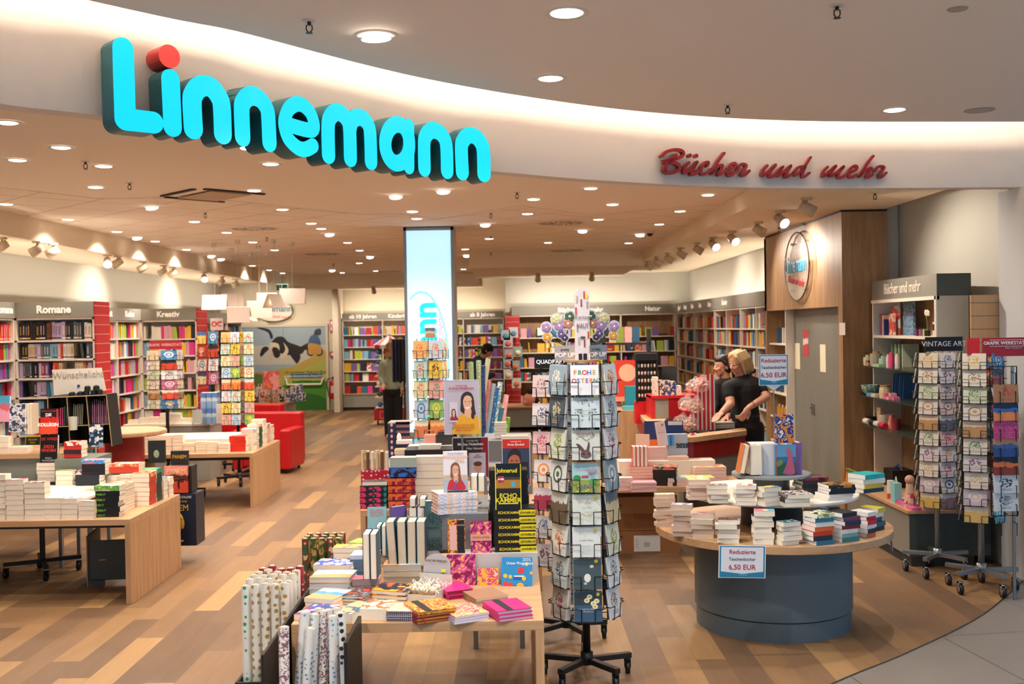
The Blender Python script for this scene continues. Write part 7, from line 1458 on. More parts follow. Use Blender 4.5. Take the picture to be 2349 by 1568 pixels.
GSH=bpy.data.materials.new('glass_shelf');GSH.use_nodes=True;bb=GSH.node_tree.nodes['Principled BSDF'];bb.inputs['Base Color'].default_value=lin('#4a5a50');bb.inputs['Roughness'].default_value=.1;bb.inputs['Alpha'].default_value=.6
zs_=[pxx(2080,770,SX).z,pxx(2060,843,SX).z,pxx(2060,915,SX).z,pxx(2060,985,SX).z]
for k,z in enumerate(zs_):
 mb=MB();mb.box(((-.0 if k==0 else-.13),.03,z-.012 if k else z-.025),(dp_,D-.03,z),GSH if k else WHITE);mb.obj('glass_shelf' if k else 'shelf',t)
mb=MB();mb.box((-.26,-.04,.08),(dp_,D+.0,.43),M('#85847a',.5));mb.box((-.26,-.05,.08),(.4,-.04,.43),M('#3a423e',.6));mb.box((-.25,-.05,0),(dp_,D,.08),M('#2a2a28',.7));mb.obj('base_cabinet',t)
mb=MB();mb.box((-.28,-.06,.43),(.4,D,.455),OAKX);mb.obj('base_top',t)
def gift(kind,label,cat,x,y,z,mk):mb=MB();mk(mb);o=mb.obj(kind,T=TR((SX+x,SYn+y,z)));smooth_by_angle(o,50);tag(o,label,cat);return o
def vbox(w,d,h,m_):return lambda mb:mb.box((-w/2,-d/2,0),(w/2,d/2,h),m_)
z0,z1,z2,z3=zs_
for k,(y,w,h,c)in enumerate(((D-.1,.03,.2,'#3a8ac0'),(D-.14,.03,.2,'#b83a3a'),(D-.19,.03,.19,'#d8c8b0'),(D-.23,.03,.15,'#1a2a6a'))):gift('book','%s narrow book from the left on the top shelf right of the portal'%NTH[k],'book',.1,y,z0,vbox(.13,.03,h,M(c,.5)))
gift('gift_album','white album with red dot on the top gift shelf','album',.1,D-.36,z0,vbox(.02,.16,.27,art('#e4dcd4','#d84a3a','#e8a89a','blotch',10,1)))
gift('gift_album','large blue ornamented album on the top gift shelf','album',.14,D-.58,z0,vbox(.02,.25,.30,art('#4a7298','#9ab8c8','#3a5a7a','flow',26,1)))
gift('gift_book_small','red and cream patterned book before the white album','book',.05,D-.4,z0,vbox(.02,.12,.2,art('#e8d8b8','#d85a50','#e8a090','blotch',14,3)))
for k in range(5):gift('key_pendant','%s of the coloured jars on the top gift shelf'%NTH[k],'jar',.04,.36+k*.045,z0,lambda mb,k=k:(mb.cyl((0,0,0),(0,0,.06),.018,M(['#c8c83a','#3a5a8a','#c83a6a','#1a2a3a','#8a3a5a'][k],.3),n=12),mb.tube([(0,-.015,.06),(0,0,.085),(0,.015,.06)],.002,BLACK)))
t3=thing('orchid_in_pot','small white artificial orchid on the top gift shelf','plant',TR((SX+.03,SYn+.28,z0)))
mb=MB();mb.cyl((0,0,0),(0,0,.05),.025,M('#1a1a1c',.4),n=14);mb.obj('pot',t3);mb=MB();mb.tube([(0,0,.05),(0,.01,.14),(0,.03,.2)],.003,M('#7a9a4a',.5));mb.obj('stem',t3)
mb=MB()
for a in range(4):
 for q in range(5):mb.ell((0,-.03+a*.022+.014*math.cos(q*1.26),.19+.01*(a%2)+.014*math.sin(q*1.26)),(.006,.012,.012),M('#e8d8cc',.5),nu=8,nv=6)
mb.obj('blossom',t3,True)
gift('bottle_card','black and white bottle shaped item at the right of the top gift shelf','bottle',.03,.1,z0,lambda mb:(mb.cyl((0,0,0),(0,0,.12),.025,M('#e8e4dc',.3),n=14),mb.cyl((0,0,.05),(0,0,.1),.0255,M('#14203a',.4),n=14),mb.cyl((0,0,.12),(0,0,.16),.01,M('#e8e4dc',.3),n=10)))
gift('green_book','sage green book standing at the left of the first glass shelf','book',.16,D-.12,z1,vbox(.02,.14,.2,M('#8a9a78',.5)))
for k in range(7):gift('green_book','%s of the leaning green albums on the first glass shelf'%NTH[k],'book',.14,D-.33-k*.045,z1,vbox(.15,.018,.21,M(['#7a9a7a','#4a6a4a','#b8c8a0','#5a7a58','#a8b88a','#3a5a3a','#c8d0b8'][k],.5)))
for k,(x,y,r,h,c,lb)in enumerate(((-.06,D-.06,.05,.08,'#d8d4a8','pale yellow cup'),(-.05,D-.24,.055,.12,'#b0a898','grey jar with cork lid'),(-.05,D-.45,.045,.08,'#a8c8b0','mint bowl'),(-.06,D-.6,.022,.1,'#e8dcd4','white tube'),(-.07,D-.7,.026,.12,'#e0508a','pink bottle'),(-.05,D-.8,.024,.11,'#e8d8d0','cream bottle'))):
 gift('gift_vessel',lb+' on the first glass shelf right of the portal','vessel',x,y,z1,lambda mb,r=r,h=h,c=c:(mb.lathe([(0,.0),(r*.9,.0),(r,h*.5),(r*.95,h)],M(c,.4),20),mb.cyl((0,0,h),(0,0,h+.02),r*.6,M('#b89868' if 'cork' in lb else c,.5),n=14)))
gift('soap_box','small blue and orange box on the first glass shelf edge','box',-.09,D-.16,z1,vbox(.04,.05,.05,art('#1a2a5a','#e8a060','#1a2a5a','blotch',20,1)))
gift('tray','mint green tray on the first glass shelf','tray',-.08,D-.4,z1,vbox(.06,.18,.025,M('#a8c8a8',.5)))
for k in range(6):gift('blue_book','%s of the leaning blue albums on the second glass shelf'%NTH[k],'book',.14,D-.36-k*.05,z2,lambda mb,k=k:mb.box((-.08,-.008,0),(.07,.008,.22),M(['#2a5a9a','#3a70a8','#24508a','#4a80b0','#2a5a90','#3a6aa0'][k],.45),TR((0,0,0),0,.15)))
gift('mint_bowl','mint porcelain bowl with pattern on the second glass shelf','bowl',-.06,D-.1,z2,lambda mb:mb.lathe([(0,0),(.04,0),(.075,.05),(.085,.1),(.08,.1),(.035,.01)],art('#a8c8b8','#5a8a7a','#e8e8d8','blotch',40,1),24))
for k,(y,c,lb)in enumerate(((D-.02,'#1a1a1c','black cloth pouch'),(D-.2,'#6aa0c0','light blue soap pack'),(D-.32,'#d8c8a8','beige soap pack'))):gift('soap_pack',lb+' at the edge of the second glass shelf','pack',-.09,y-.03,z2,vbox(.06,.11,.03,M(c,.5)))
gift('storage_jar','cream patterned jar with wooden lid on the second glass shelf','jar',-.05,D-.48,z2,lambda mb:(mb.lathe([(0,0),(.05,0),(.055,.04),(.05,.1)],art('#e4d8b0','#c8a868','#e8e0c8','dots',40,1),20),mb.cyl((0,0,.1),(0,0,.118),.045,M('#b08858',.5),n=18)))
for k in range(6):gift('pink_soap','%s of the pink soaps piled on the second glass shelf'%NTH[k],'soap',-.08+.03*(k%2),D-.62-.04*(k%4),z2+.028*(k//4),vbox(.06,.07,.026,M(['#e0809a','#c83a50','#e8a0b0','#e87aa0','#d86a8a','#e8b0b8'][k],.4)))
for k,(y,fx,lb)in enumerate(((D-.0,vbox(.08,.12,.07,BLACK),'black box'),(D-.2,vbox(.03,.1,.17,art('#c8a878','#e8e0d4','#4a4a4a','motif',12,1)),'kraft card with white words'),(D-.36,lambda mb:mb.lathe([(0,0),(.05,0),(.07,.06),(.065,.12)],M('#b8ac9c',.5),20),'grey felt basket'),(D-.5,lambda mb:mb.cyl((0,0,0),(0,0,.12),.045,M('#e08a6a',.5),r1=.02,n=8),'salmon paper crown'),(D-.62,lambda mb:mb.cyl((0,0,0),(0,0,.1),.04,M('#8a2a3a',.4),n=14),'dark red candle'))):
 gift('gift_item',lb+' on the lowest glass shelf right of the portal','gift',-.02,y-.05,z3,fx)
for k,(y,c,lb)in enumerate(((D-.12,'#e4d8cc','white rolled towel'),(D-.3,'#14161a','black rolled sock pair'),(D-.42,'#c8c8c8','clear bottle lying down'),(D-.56,'#c01c3c','red round tin'))):gift('gift_roll',lb+' at the edge of the lowest glass shelf','gift',-.1,y,z3,lambda mb,c=c:mb.cyl((0,-.06,.03),(0,.06,.03),.028,M(c,.4),n=14))
gift('dark_basket','dark basket with blue handle on the cabinet under the gift shelves','basket',.13,D-.3,.455,lambda mb:(mb.box((-.1,-.12,0),(.1,.12,.16),M('#14120e',.6)),mb.tube([(0,-.1,.16),(0,0,.2),(0,.1,.16)],.008,M('#2a5a9a',.5))))
for k in range(6):gift('carrot_cone','%s of the orange carrot shaped packs in a row before the gift shelves'%NTH[k],'pack',-.26,D-.02-.055*k,.455,lambda mb:(mb.cyl((0,0,0),(0,0,.1),.026,M('#d88a38',.5),r1=.012,n=10),mb.cyl((0,0,.1),(0,0,.135),.01,M('#8aa05a',.5),r1=.02,n=8)))
gift('cleaner_bottle','red and white bottle on the cabinet corner','bottle',-.2,.55,.455,lambda mb:(mb.cyl((0,0,0),(0,0,.13),.03,M('#d84a2a',.4),n=14),mb.cyl((0,0,.05),(0,0,.16),.031,M('#e8e0d8',.4),n=14)))
gift('gift_bag','light turquoise gift bag on the cabinet','bag',-.22,.36,.455,lambda mb:(mb.box((-.03,-.05,0),(.03,.05,.17),M('#88c8c8',.5)),mb.tube([(0,-.025,.17),(0,0,.22),(0,.025,.17)],.004,M('#d8e0e0',.5))))
gift('gift_figure','cream and pink gift figure on the cabinet beside the spinner','figure',-.2,.1,.455,lambda mb:(mb.cyl((0,0,0),(0,0,.2),.045,M('#d8b8a0',.5),r1=.03,n=14),mb.cyl((0,0,.04),(0,0,.12),.047,art('#e8c8b8','#c83a4a','#e8a8a8','blotch',20,1),r1=.04,n=14),mb.ell((0,0,.23),(.04,.04,.04),M('#c89a88',.5))))
for k in range(8):gift('pink_pack','%s flat pink pack from the portal on the cabinet top'%NTH[k],'pack',-.2+.09*(k%2),.02+.13*(k//2),.455+.0,vbox(.08,.12,.02+.008*(k%3),M(['#e05a98','#e8a0b8','#d87ab0','#e8b8c8'][k%4],.4)))
mb=MB();a,b=py(2232,1100,8.53),py(2321,675,8.53);sw=slat_mat('oak_slat_wall','#a88460','#6a655c',.105,.06,2,.5,'#c4a078')
t=thing('slat_wall_panel','oak slat wall panel with metal grooves beside the gift shelves','slat panel',TR((a.x,8.53,.45),0));mb.box((0,0,0),(b.x-a.x-.03,.03,b.z-.45),sw);mb.obj('slatted_board',t);mb=MB();mb.box((b.x-a.x-.03,-.005,0),(b.x-a.x,.06,b.z-.45),STEEL);mb.obj('edge_profile',t)
mb=MB();p=py(2311,1248,8.66);mb.box((-.02,0,-.035),(.02,.01,.035),M('#d8d0c4',.5));tag(mb.obj('power_socket',T=TR(p)),'small white power socket low on the right wall','socket')
YBk=26.86
a,b=py(556,940,YBk),py(747,748,YBk)
t=struct(bpy.data.objects.new('door_1',None));C.objects.link(t);t.matrix_world=TR(((a.x+b.x)/2,YBk,0));w=b.x-a.x;h=b.z
mb=MB();mb.box((-w/2-.06,-.04,0),(-w/2,.03,h+.06),PLASTER);mb.box((w/2,-.04,0),(w/2+.06,.03,h+.06),PLASTER);mb.box((-w/2,-.04,h),(w/2,.03,h+.06),PLASTER);mb.obj('door_frame',t)
mb=MB();mb.box((-w/2,-.02,.02),(-.003,.02,h),M('#93a4ae',.5,name='printed_door_sky'));mb.box((.003,-.02,.02),(w/2,.02,h),M('#93a4ae',.5,name='printed_door_sky'));mb.obj('door_leaf',t)
P=Print(t,w,h,-.021,off=(-w/2,0))
P.rect(0,.55,1,.78,'#b8b4a8');P.shape([(0,0),(0,.42),(.25,.47),(.6,.52),(1,.72),(1,0)],'#b09a48',False);P.shape([(.0,.3),(.3,.36),(.62,.44),(1,.62),(1,.0),(0,0)],'#a8a850',False)
P.shape([(.0,.38),(.15,.44),(.35,.4),(.3,.3),(0,.28)],'#5a7a3a');P.shape([(.5,.0),(.48,.3),(.7,.36),(1,.34),(1,0)],'#4a8a2a',False);P.shape([(.6,0),(.62,.14),(.8,.2),(1,.12),(1,0)],'#2a6a24')
K='#1c1a1a'
P.shape([(.36,.82),(.42,.88),(.5,.88),(.56,.82),(.66,.78),(.74,.74),(.72,.68),(.6,.66),(.48,.68),(.38,.74)],K)
P.shape([(.34,.82),(.35,.74),(.4,.68),(.45,.7),(.44,.8)],'#c8bca0');P.shape([(.36,.7),(.41,.63),(.46,.66),(.44,.74),(.38,.76)],K)
P.shape([(.22,.67),(.25,.75),(.3,.77),(.33,.74),(.29,.7),(.24,.65)],K);P.shape([(.32,.66),(.36,.72),(.38,.66),(.34,.58)],'#b8ac98')
P.shape([(.5,.82),(.52,.72),(.45,.64),(.5,.62),(.56,.72)],'#c8bca0');P.shape([(.58,.66),(.62,.6),(.66,.56),(.7,.64),(.66,.7)],K);P.shape([(.7,.76),(.78,.8),(.86,.84),(.8,.74),(.74,.72)],K)
P.shape([(.35,.86),(.32,.94),(.2,.99),(.22,1.0),(.34,.97),(.38,.88)],K)
for cx in(.82,.92):P.oval(cx,.7,.045,.055,'#2a2420');P.oval(cx,.7,.03,.038,'#b08a5a')
P.shape([(.78,.76),(.84,.8),(.94,.78),(.9,.9),(.82,.88)],'#3a5a78');P.shape([(.86,.9),(.94,.9),(.94,.97),(.88,.96)],'#2a2a3a');P.shape([(.8,.68),(.9,.66),(.95,.76),(.8,.8)],'#b8863a')
P.rect(.575,.385,.955,.435,'#1a5a80');P.done()
P.text('Ihr schnellster Weg zum Buch!',.77,.455,.085,'#3a3a1a');P.text('www.linnemann-buecher.de',.765,.41,.1,'#e8ecf0');P.text('Bücher einfach online',.77,.345,.085,'#2a3a18');P.text('Schritt für',.12,.435,.12,'#a83a28')
mb=MB();mb.tube([(.02*w,-.03,h*.38),(.03*w,-.07,h*.37),(.04*w,-.08,h*.31),(.44*w,-.08,h*.31),(.46*w,-.07,h*.37),(.47*w,-.03,h*.38)],.022,M('#efe8dc',.4),n=8);mb.obj('push_bar',t)
p=py(655,712,YBk);t=thing('oval_wall_logo','oval shop logo on the wall above the painted door','sign',TR((p.x-.3,YBk-.03,p.z)))
mb=MB();mb.prism([(.48*math.cos(2*math.pi*k/40),.26*math.sin(2*math.pi*k/40))for k in range(40)],0,.01,M('#efe4cf',.5),UPR@TR((0,0,0)));mb.obj('logo_disc',t)
mb=MB();mb.tube([(.5*math.cos(v),-.015,.3*math.sin(v))for v in[-1.9+k*.12 for k in range(21)]],.01,M('#3a4a3a',.5));mb.obj('oval_line',t)
lettering('Linnemann',.21,M('#1a7a9a',.5),t,TR((.02,-.015,.04))@UPR,bold=.003);lettering('Bücher und mehr',.12,M('#c83a3a',.5),t,TR((.02,-.015,-.14))@TR((0,0,0),0,0,.1)@UPR,shear=.4)
p=py(647,659,23.9);mb=MB();mb.box((-.12,0,-.08),(.12,.05,.08),M('#dff0e0',.5,emit=.7));o=mb.obj('exit_sign',T=TR(p));tag(o,'green and white emergency exit sign hanging before the back wall','exit sign')
P=Print(o,.24,.16,-.001,off=(-.12,-.08));P.rect(.0,.05,.45,.9,'#18a078');P.rect(.5,.05,1,.9,'#18a078');P.shape([(.6,.45),(.8,.45),(.8,.65),(.95,.4),(.8,.15),(.8,.35),(.6,.35)],'#e8f4ec',False);P.oval(.25,.72,.07,.1,'#e8f4ec');P.shape([(.15,.2),(.22,.6),(.32,.6),(.38,.2),(.3,.2),(.25,.4),(.2,.2)],'#e8f4ec',False);P.done()
mb=MB();mb.cyl((0,.02,.08),(0,.02,3.24-p.z),.006,CHROME,n=6);mb.obj('hanging_rod',o)
for u,v0,v1,lb in((763,733,761,'red and white fire equipment sign pair on the wall beside the painted door'),(763,806,818,'dark red fire alarm call point beside the painted door')):
 p=py(u,v1,YBk);hh=(v1-v0)*YBk/F;ww=12*YBk/F;mb=MB();mb.box((-ww/2,-.03,0),(ww/2,0,hh),M('#b02230',.5));o=mb.obj('fire_sign' if v0<800 else 'fire_call_point',T=TR(p));tag(o,lb,'fire sign' if v0<800 else 'fire alarm')
 P=Print(o,ww,hh,-.031,off=(-ww/2,0))
 if v0<800:P.rect(.0,.48,1,.52,'#e8e0d8');P.rect(.15,.6,.5,.9,'#e8e0d8');P.rect(.6,.6,.85,.9,'#e8e0d8');P.rect(.15,.1,.4,.4,'#e8e0d8');P.rect(.55,.1,.85,.4,'#e8e0d8')
 else:P.rect(.25,.25,.75,.75,'#e8ddd4')
 P.done()
p=py(764,915,26.6);t=thing('fire_extinguisher','red fire extinguisher hanging on the wall beside the painted door','fire extinguisher',TR((p.x,26.7,p.z)))
FR_=M('#b8141e',.3,name='extinguisher_red');mb=MB();mb.lathe([(0,0),(.085,0),(.09,.02),(.09,.4),(.07,.46),(.03,.49),(.03,.52)],FR_,24);mb.obj('cylinder',t,True)
mb=MB();mb.box((-.02,-.03,.5),(.02,.05,.54),BLACK);mb.box((-.02,-.1,.54),(.1,.0,.56),BLACK);mb.obj('valve',t);mb=MB();mb.tube([(-.03,0,.52),(-.14,0,.5),(-.17,0,.35),(-.12,-.02,.1),(-.09,-.02,.02)],.013,BLACK,n=8);mb.obj('hose',t)
mb=MB();mb.box((-.05,-.095,.15),(.05,-.088,.33),M('#d8c8b8',.5));mb.obj('label',t)
Y_=22.5;p=py(897,975,Y_);t=thing('canopy_stand','rolling toy stand with red and white canopy roof in the back aisle','display stand',TR((p.x,Y_,0)))
CR_=M('#b8202a',.5);CW_=M('#ecdcd4',.6)
zt=py(897,767,Y_).z;zc=py(897,790,Y_).z
mb=MB();n=12
for k in range(n):
 a0,a1=2*math.pi*k/n,2*math.pi*(k+1)/n;m_=CR_ if k%2 else CW_
 A,B=(.34*math.cos(a0),.34*math.sin(a0),zc),(.34*math.cos(a1),.34*math.sin(a1),zc);mb.add([A,B,(0,0,zt)],[(0,1,2)],m_);mb.add([A,B,(B[0],B[1],zc-.07),(A[0],A[1],zc-.07)],[(0,3,2,1)],m_)
mb.obj('canopy',t)
mb=MB();mb.cyl((0,0,.1),(0,0,zt),.03,CR_);mb.box((-.12,.0,.1),(.12,.03,zc),CR_);mb.obj('mast',t)
for k in range(6):z=.35+k*.22;mb=MB();mb.box((-.3,-.22,z),(.3,.22,z+.02),M('#e8d8c8',.5));mb.obj('tray',t)
for k in range(6):
 for j in range(4):
  mb=MB();c=R.choice(['#e88a30','#c8c8c8','#2a5a9a','#e8c8a8','#d84a3a','#3a3a40','#e8e0d0']);mb.ell((-.21+j*.14,-.12,.37+k*.22+.055),(.06,.06,.055),M(c,.5),nu=10,nv=8);o=mb.obj('plush_toy',T=TR((p.x,Y_,0)),smooth=True);tag(o,'%s small toy from the left, tray %s from the floor of the canopy stand'%(NTH[j],NTH[k]),'toy','toys on the canopy stand')
mb=MB();mb.box((-.32,-.24,.1),(.32,.24,.33),CR_);mb.box((-.2,-.242,.14),(.25,-.24,.29),M('#e8b0a8',.5));mb.box((-.19,-.243,.15),(.24,-.241,.28),CR_);mb.obj('red_base',t)
for x in(-.25,.25):castor((x,-.18,0),BLACK,.04).obj('castor',t,True)
p=py(905,778,16.0);t=thing('clothes_hanger_rack','rack with hanging dark cloth bags beside the light pillar','rack',TR((py(921,975,16.0).x,16.0,0)))
zt=py(921,778,16).z;zb2=py(921,875,16).z
mb=MB();mb.cyl((0.05,.05,0),(.05,.05,zt+.05),.015,BLACK);mb.cyl((-.15,.0,zt),(.15,0,zt),.01,BLACK);mb.cyl((.05,.05,0),(.05,.05,.02),.2,BLACK,n=24);mb.obj('rack_pole',t)
for k,(x0,x1,c,d)in enumerate(((-.12,-.02,'#14183a','navy'),(-.03,.1,'#08080e','black'))):
 mb=MB();nn=10
 for i in range(nn):
  xa,xb=x0+(x1-x0)*i/nn,x0+(x1-x0)*(i+1)/nn;ya,yb3=-.02*math.sin(i*1.3),-.02*math.sin((i+1)*1.3);zz=zb2+R.uniform(-.02,.02)
  mb.add([(xa,ya-.03,zz),(xb,yb3-.03,zz),(xb,yb3-.03,zt),(xa,ya-.03,zt),(xa,ya+.03,zz),(xb,yb3+.03,zz),(xb,yb3+.03,zt),(xa,ya+.03,zt)],[(0,1,2,3),(4,7,6,5),(0,4,5,1),(3,2,6,7),(1,5,6,2),(0,3,7,4)],M(c,.8))
 o=mb.obj('cloth_bag',T=t.matrix_world);tag(o,'%s cloth bag hanging beside the light pillar'%d,'bag')
for k,(u,v,c)in enumerate(((1160,768,'#a8b8c0'),(1178,762,'#c0c8d0'),(1166,785,'#b8c0c8'),(1168,812,'#a0a8a8'),(1188,806,'#88b0a0'),(1165,832,'#a8b0b0'),(1182,838,'#88b0a0'),(1166,858,'#d0d0d4'),(1185,878,'#c8d8c8'))):
 p=py(u,v,21.25);mb=MB();mb.box((-.09,-.02,-.1),(.09,.03,.1),M(c,.3));mb.ell((0,-.03,-.02),(.06,.03,.05),M(R.choice(['#8aa83a','#d86a5a','#5a8aa0','#e8d8b0']),.5),nu=10,nv=8);mb.cyl((0,.03,.08),(0,.2,.08),.006,CHROME,n=6)
 tag(mb.obj('blister_toy',T=TR(p)),'%s packed toy from the top hanging on the tall red slatted panel'%NTH[k],'toy','toys on the red slatted panel')
GW=[('#6a9a5a','#b8c8a0'),('#9ab08a','#d8dcc8'),('#1a2a5a','#3a4a8a'),('#e4dcc8','#8a9a7a'),('#b87068','#d8a098'),('#b06a60','#c8887a'),('#3a7ab0','#c8d8d0'),('#2a6aa0','#e0c8a0'),('#4a9ac0','#d8e4e0'),('#3a8a6a','#3a70b0'),('#e8a8b0','#f0dcd8'),('#6aa02a','#8ac04a'),('#7ab040','#5a902a')]
YW=11.6
rolls=[((1088,935),(1080,830)),((1098,930),(1098,826)),((1108,930),(1107,838)),((1092,960),(1120,822)),((1098,975),(1112,868)),((1104,975),(1122,872)),((1112,978),(1132,880)),((1122,978),(1140,888)),((1128,970),(1148,876)),((1134,978),(1152,934)),((1146,965),(1162,905)),((1152,980),(1158,955)),((1160,980),(1166,957))]
mb=MB();a,b=py(1085,1030,YW),py(1168,985,YW);mb.box((a.x,YW-.05,0),(b.x,YW+.35,.72),WHITE);mb.box((a.x+.02,YW-.03,.6),(b.x-.02,YW+.33,.725),M('#3a3a3a',.6));tag(mb.obj('wrap_bin'),'white bin of colourful gift wrap rolls right of the light pillar','bin')
for k,(p,q)in enumerate(rolls):
 y=YW+.02+.022*k;P_,Q_=py(*p,y),py(*q,y);P_.z=.73
 roll(P_,Q_,.027,art(GW[k][0],GW[k][1],GW[k][1],['stripes','dots','blotch'][k%3],30,k%3),'%s leaning gift wrap roll from the left in the white bin beside the pillar'%NTH[k],'leaning gift wrap rolls')
p=py(1215,918,20.6);mb=MB();mb.ell((0,0,.1),(.12,.09,.13),M('#d8907a',.9));mb.ell((.02,0,.28),(.08,.08,.08),M('#2a2220',.9));mb.ell((-.08,-.03,.05),(.05,.05,.05),M('#d8907a',.9));mb.ell((.14,0,.08),(.06,.05,.06),M('#2a2220',.9))
o=mb.obj('plush_figure',T=TR((p.x,20.75,py(1215,928,20.75).z)),smooth=True);tag(o,'salmon and dark plush figure sitting on the bench before the back shelves','plush toy')
t=thing('bench_cabinet','low bench with oak top before the back shelves headed Natur','bench',TR((0,0,0)));a,b=py(1140,930,20.5),py(1420,930,20.5);zz=py(1180,932,20.5).z
mb=MB();mb.box((a.x,20.5,0.08),(b.x,21.43,zz-.03),GREY);mb.obj('body',t);mb=MB();mb.box((a.x,20.45,zz-.03),(b.x,21.43,zz),OAKX);mb.obj('bench_top',t)
p=py(893,1048,10.6);t=thing('striped_crate','dark blue perforated crate with pink slatted side left of the pillar','crate',TR((py(895,1048,10.6).x,10.6,0)))
z0,z1=py(895,1050,10.6).z,py(895,972,10.6).z;NB=M('#16284a',.5)
mb=MB();mb.box((-.02,-.01,z0),(.06,.3,z1),NB)
for k in range(6):
 z=z0+(z1-z0)*(k+.3)/6;mb.ell((.02,-.012,z+.03),(.012,.004,.018),M('#e8a8a8',.5),nu=8,nv=6);mb.box((.06,0,z+.03),(.2,.01,z+.06),NB);mb.box((.06,.012,z),(.2,.016,z+.03),M('#d8989a',.5))
mb.box((-.02,0,z1),(.21,.3,z1+.012),M('#8a8478',.5));mb.obj('crate_body',t);mb=MB();mb.box((-.02,0,0),(.2,.3,z0),WHITE);mb.obj('white_block',t)
t=thing('middle_rear_table','small white table with gifts and handbags before the light pillar','table',TR((0,0,0)));a,b=py(945,1000,9.95),py(1090,1000,9.95);zz=py(985,968,9.75).z
p=py(988,975,9.7);t2=thing('pink_handbag','small pink handbag below the bright card spinner','handbag',TR((p.x,9.62,.95)))
mb=MB();mb.box((-.055,-.03,0),(.055,.03,.1),M('#d8988a',.4));mb.obj('bag_body',t2,bevel=.012);mb=MB();mb.tube([(-.03,0,.1),(-.025,0,.13),(.025,0,.13),(.03,0,.1)],.005,M('#b89058',.3,.8));mb.obj('handle',t2)
mb=MB();mb.box((a.x,9.65-.0,.0),(b.x,9.68,.9),WHITE);mb.box((a.x,9.5,.9),(b.x,9.72,.95),WHITE);mb.obj('table_body',t)
p=py(1010,965,9.6);mb=MB();mb.box((-.06,0,0),(.1,.06,.09),M('#2e2c2c',.6));mb.box((-.04,-.001,.09),(.03,.06,.12),M('#3a3838',.6));tag(mb.obj('dark_pouch',T=TR((p.x+.02,9.6,.951),.2)),'dark grey pouch beside the small pink handbag','pouch')
for k in range(3):mb=MB();mb.box((0,0,0),(.07,.05,.05),art('#1a2a50','#d8788a','#1a2a50','dots',60,k));p=py(955+k*14,1010,9.45);tag(mb.obj('patterned_box',T=TR((p.x,9.45,.81))),'%s small navy box with pink dots above the black tray'%NTH[k],'box')
mb=MB();mb.box((py(945,1000,9.45).x,9.4,0.63),(py(1045,1000,9.45).x,9.55,.808),WHITE);tag(mb.obj('white_step'),'white step under the small navy dotted boxes','riser')
t=thing('gift_island','low island with small gifts and books behind the red armchairs','display table',TR((-4.6,19.0,0)))
mb=MB();mb.box((-.85,0,0),(.55,.9,.7),GREY);mb.obj('body',t);mb=MB();mb.box((-.88,-.03,.7),(.58,.93,.73),OAKX);mb.obj('top',t)
for k in range(26):
 u=572+k*4.9;hh=R.uniform(.1,.34);p=py(u,900,19.1+.2*(k%3));c=R.choice(['#d84a5a','#e8e0d4','#2a2a30','#4a6aa0','#e8a868','#b8c8a8','#d88aa0','#5a4a6a'])
 mb=MB();mb.box((-.035,0,0),(.035,.05,hh),art(c,'#e8e0d4','#3a3a3a','blotch',22,k%4));tag(mb.obj('small_gift',T=TR((p.x,p.y,.731),R.uniform(-.4,.4))),'%s small %s gift from the left on the island behind the red armchairs'%(NTH[k],{'#d84a5a':'red','#e8e0d4':'white','#2a2a30':'black','#4a6aa0':'blue','#e8a868':'orange','#b8c8a8':'green','#d88aa0':'pink','#5a4a6a':'violet'}[c]),'gift')
mb=MB();p=py(622,880,18.6);mb.box((-.14,0,-.1),(.14,.02,.22),art('#e05a6a','#f0a8a0','#f08a3a','blotch',8,1));mb.box((-.02,.02,-.4),(.02,.04,0),CHROME);tag(mb.obj('red_placard',T=TR((p.x,18.6,p.z+.0),.1)),'pink and orange placard standing above the small gifts','placard')
def limb_caps(mb,chain,m,n=14):
 for(p0,r0),(p1,r1)in zip(chain,chain[1:]):
  mb.cyl(p0,p1,r0,m,r1=r1,n=n)
 for p,r in chain:mb.ell(p,(r,r,r),m,nu=n,nv=8)
def fuse(mb,name,parent,vox,m,smooth_it=6,T=None):
 o=mb.obj(name,parent,T=T)
 r=o.modifiers.new('fuse','REMESH');r.mode='VOXEL';r.voxel_size=vox;r.use_smooth_shade=True
 s=o.modifiers.new('soft','SMOOTH');s.factor=.5;s.iterations=smooth_it
 o.data.materials.clear();o.data.materials.append(m);o.data.polygons.foreach_set('material_index',[0]*len(o.data.polygons))
 return o
def V(*a):return Vector(a)
def hand(mb,wrist,dirn,palm_n,m,s=1.0,curl=.5,thumb=1):
 """five fingers on a palm; dirn = pointing direction, palm_n = normal of the palm"""
 d=dirn.normalized();n=(palm_n-d*palm_n.dot(d)).normalized();side=d.cross(n)*thumb
 c=wrist+d*.045*s
 T=Matrix.Translation(c)@Matrix((side*1,d,n)).transposed().to_4x4()
 mb.ell((0,0,0),(.038*s,.05*s,.016*s),m,T=T,nu=12,nv=8)
 for k,(off,L)in enumerate(((.028,.066),(.010,.074),(-.010,.069),(-.027,.054))):
  b=wrist+d*.085*s+side*off*s;q=d;pts=[(b,.0092*s)]
  for j in range(3):
   a=curl*(.5+.45*j);q=(d*math.cos(a)+n*math.sin(a)).normalized();b=b+q*L*s*(.45,.32,.23)[j];pts.append((b,(.0088,.0082,.0072)[j]*s))
  limb_caps(mb,pts,m,8)
 b=wrist+d*.03*s+side*.032*s;pts=[(b,.012*s)]
 for j in range(2):q=(d*.75+side*.55*(1-j*.6)+n*.35).normalized();b=b+q*.034*s;pts.append((b,(.0105,.009)[j]*s))
 limb_caps(mb,pts,m,8)
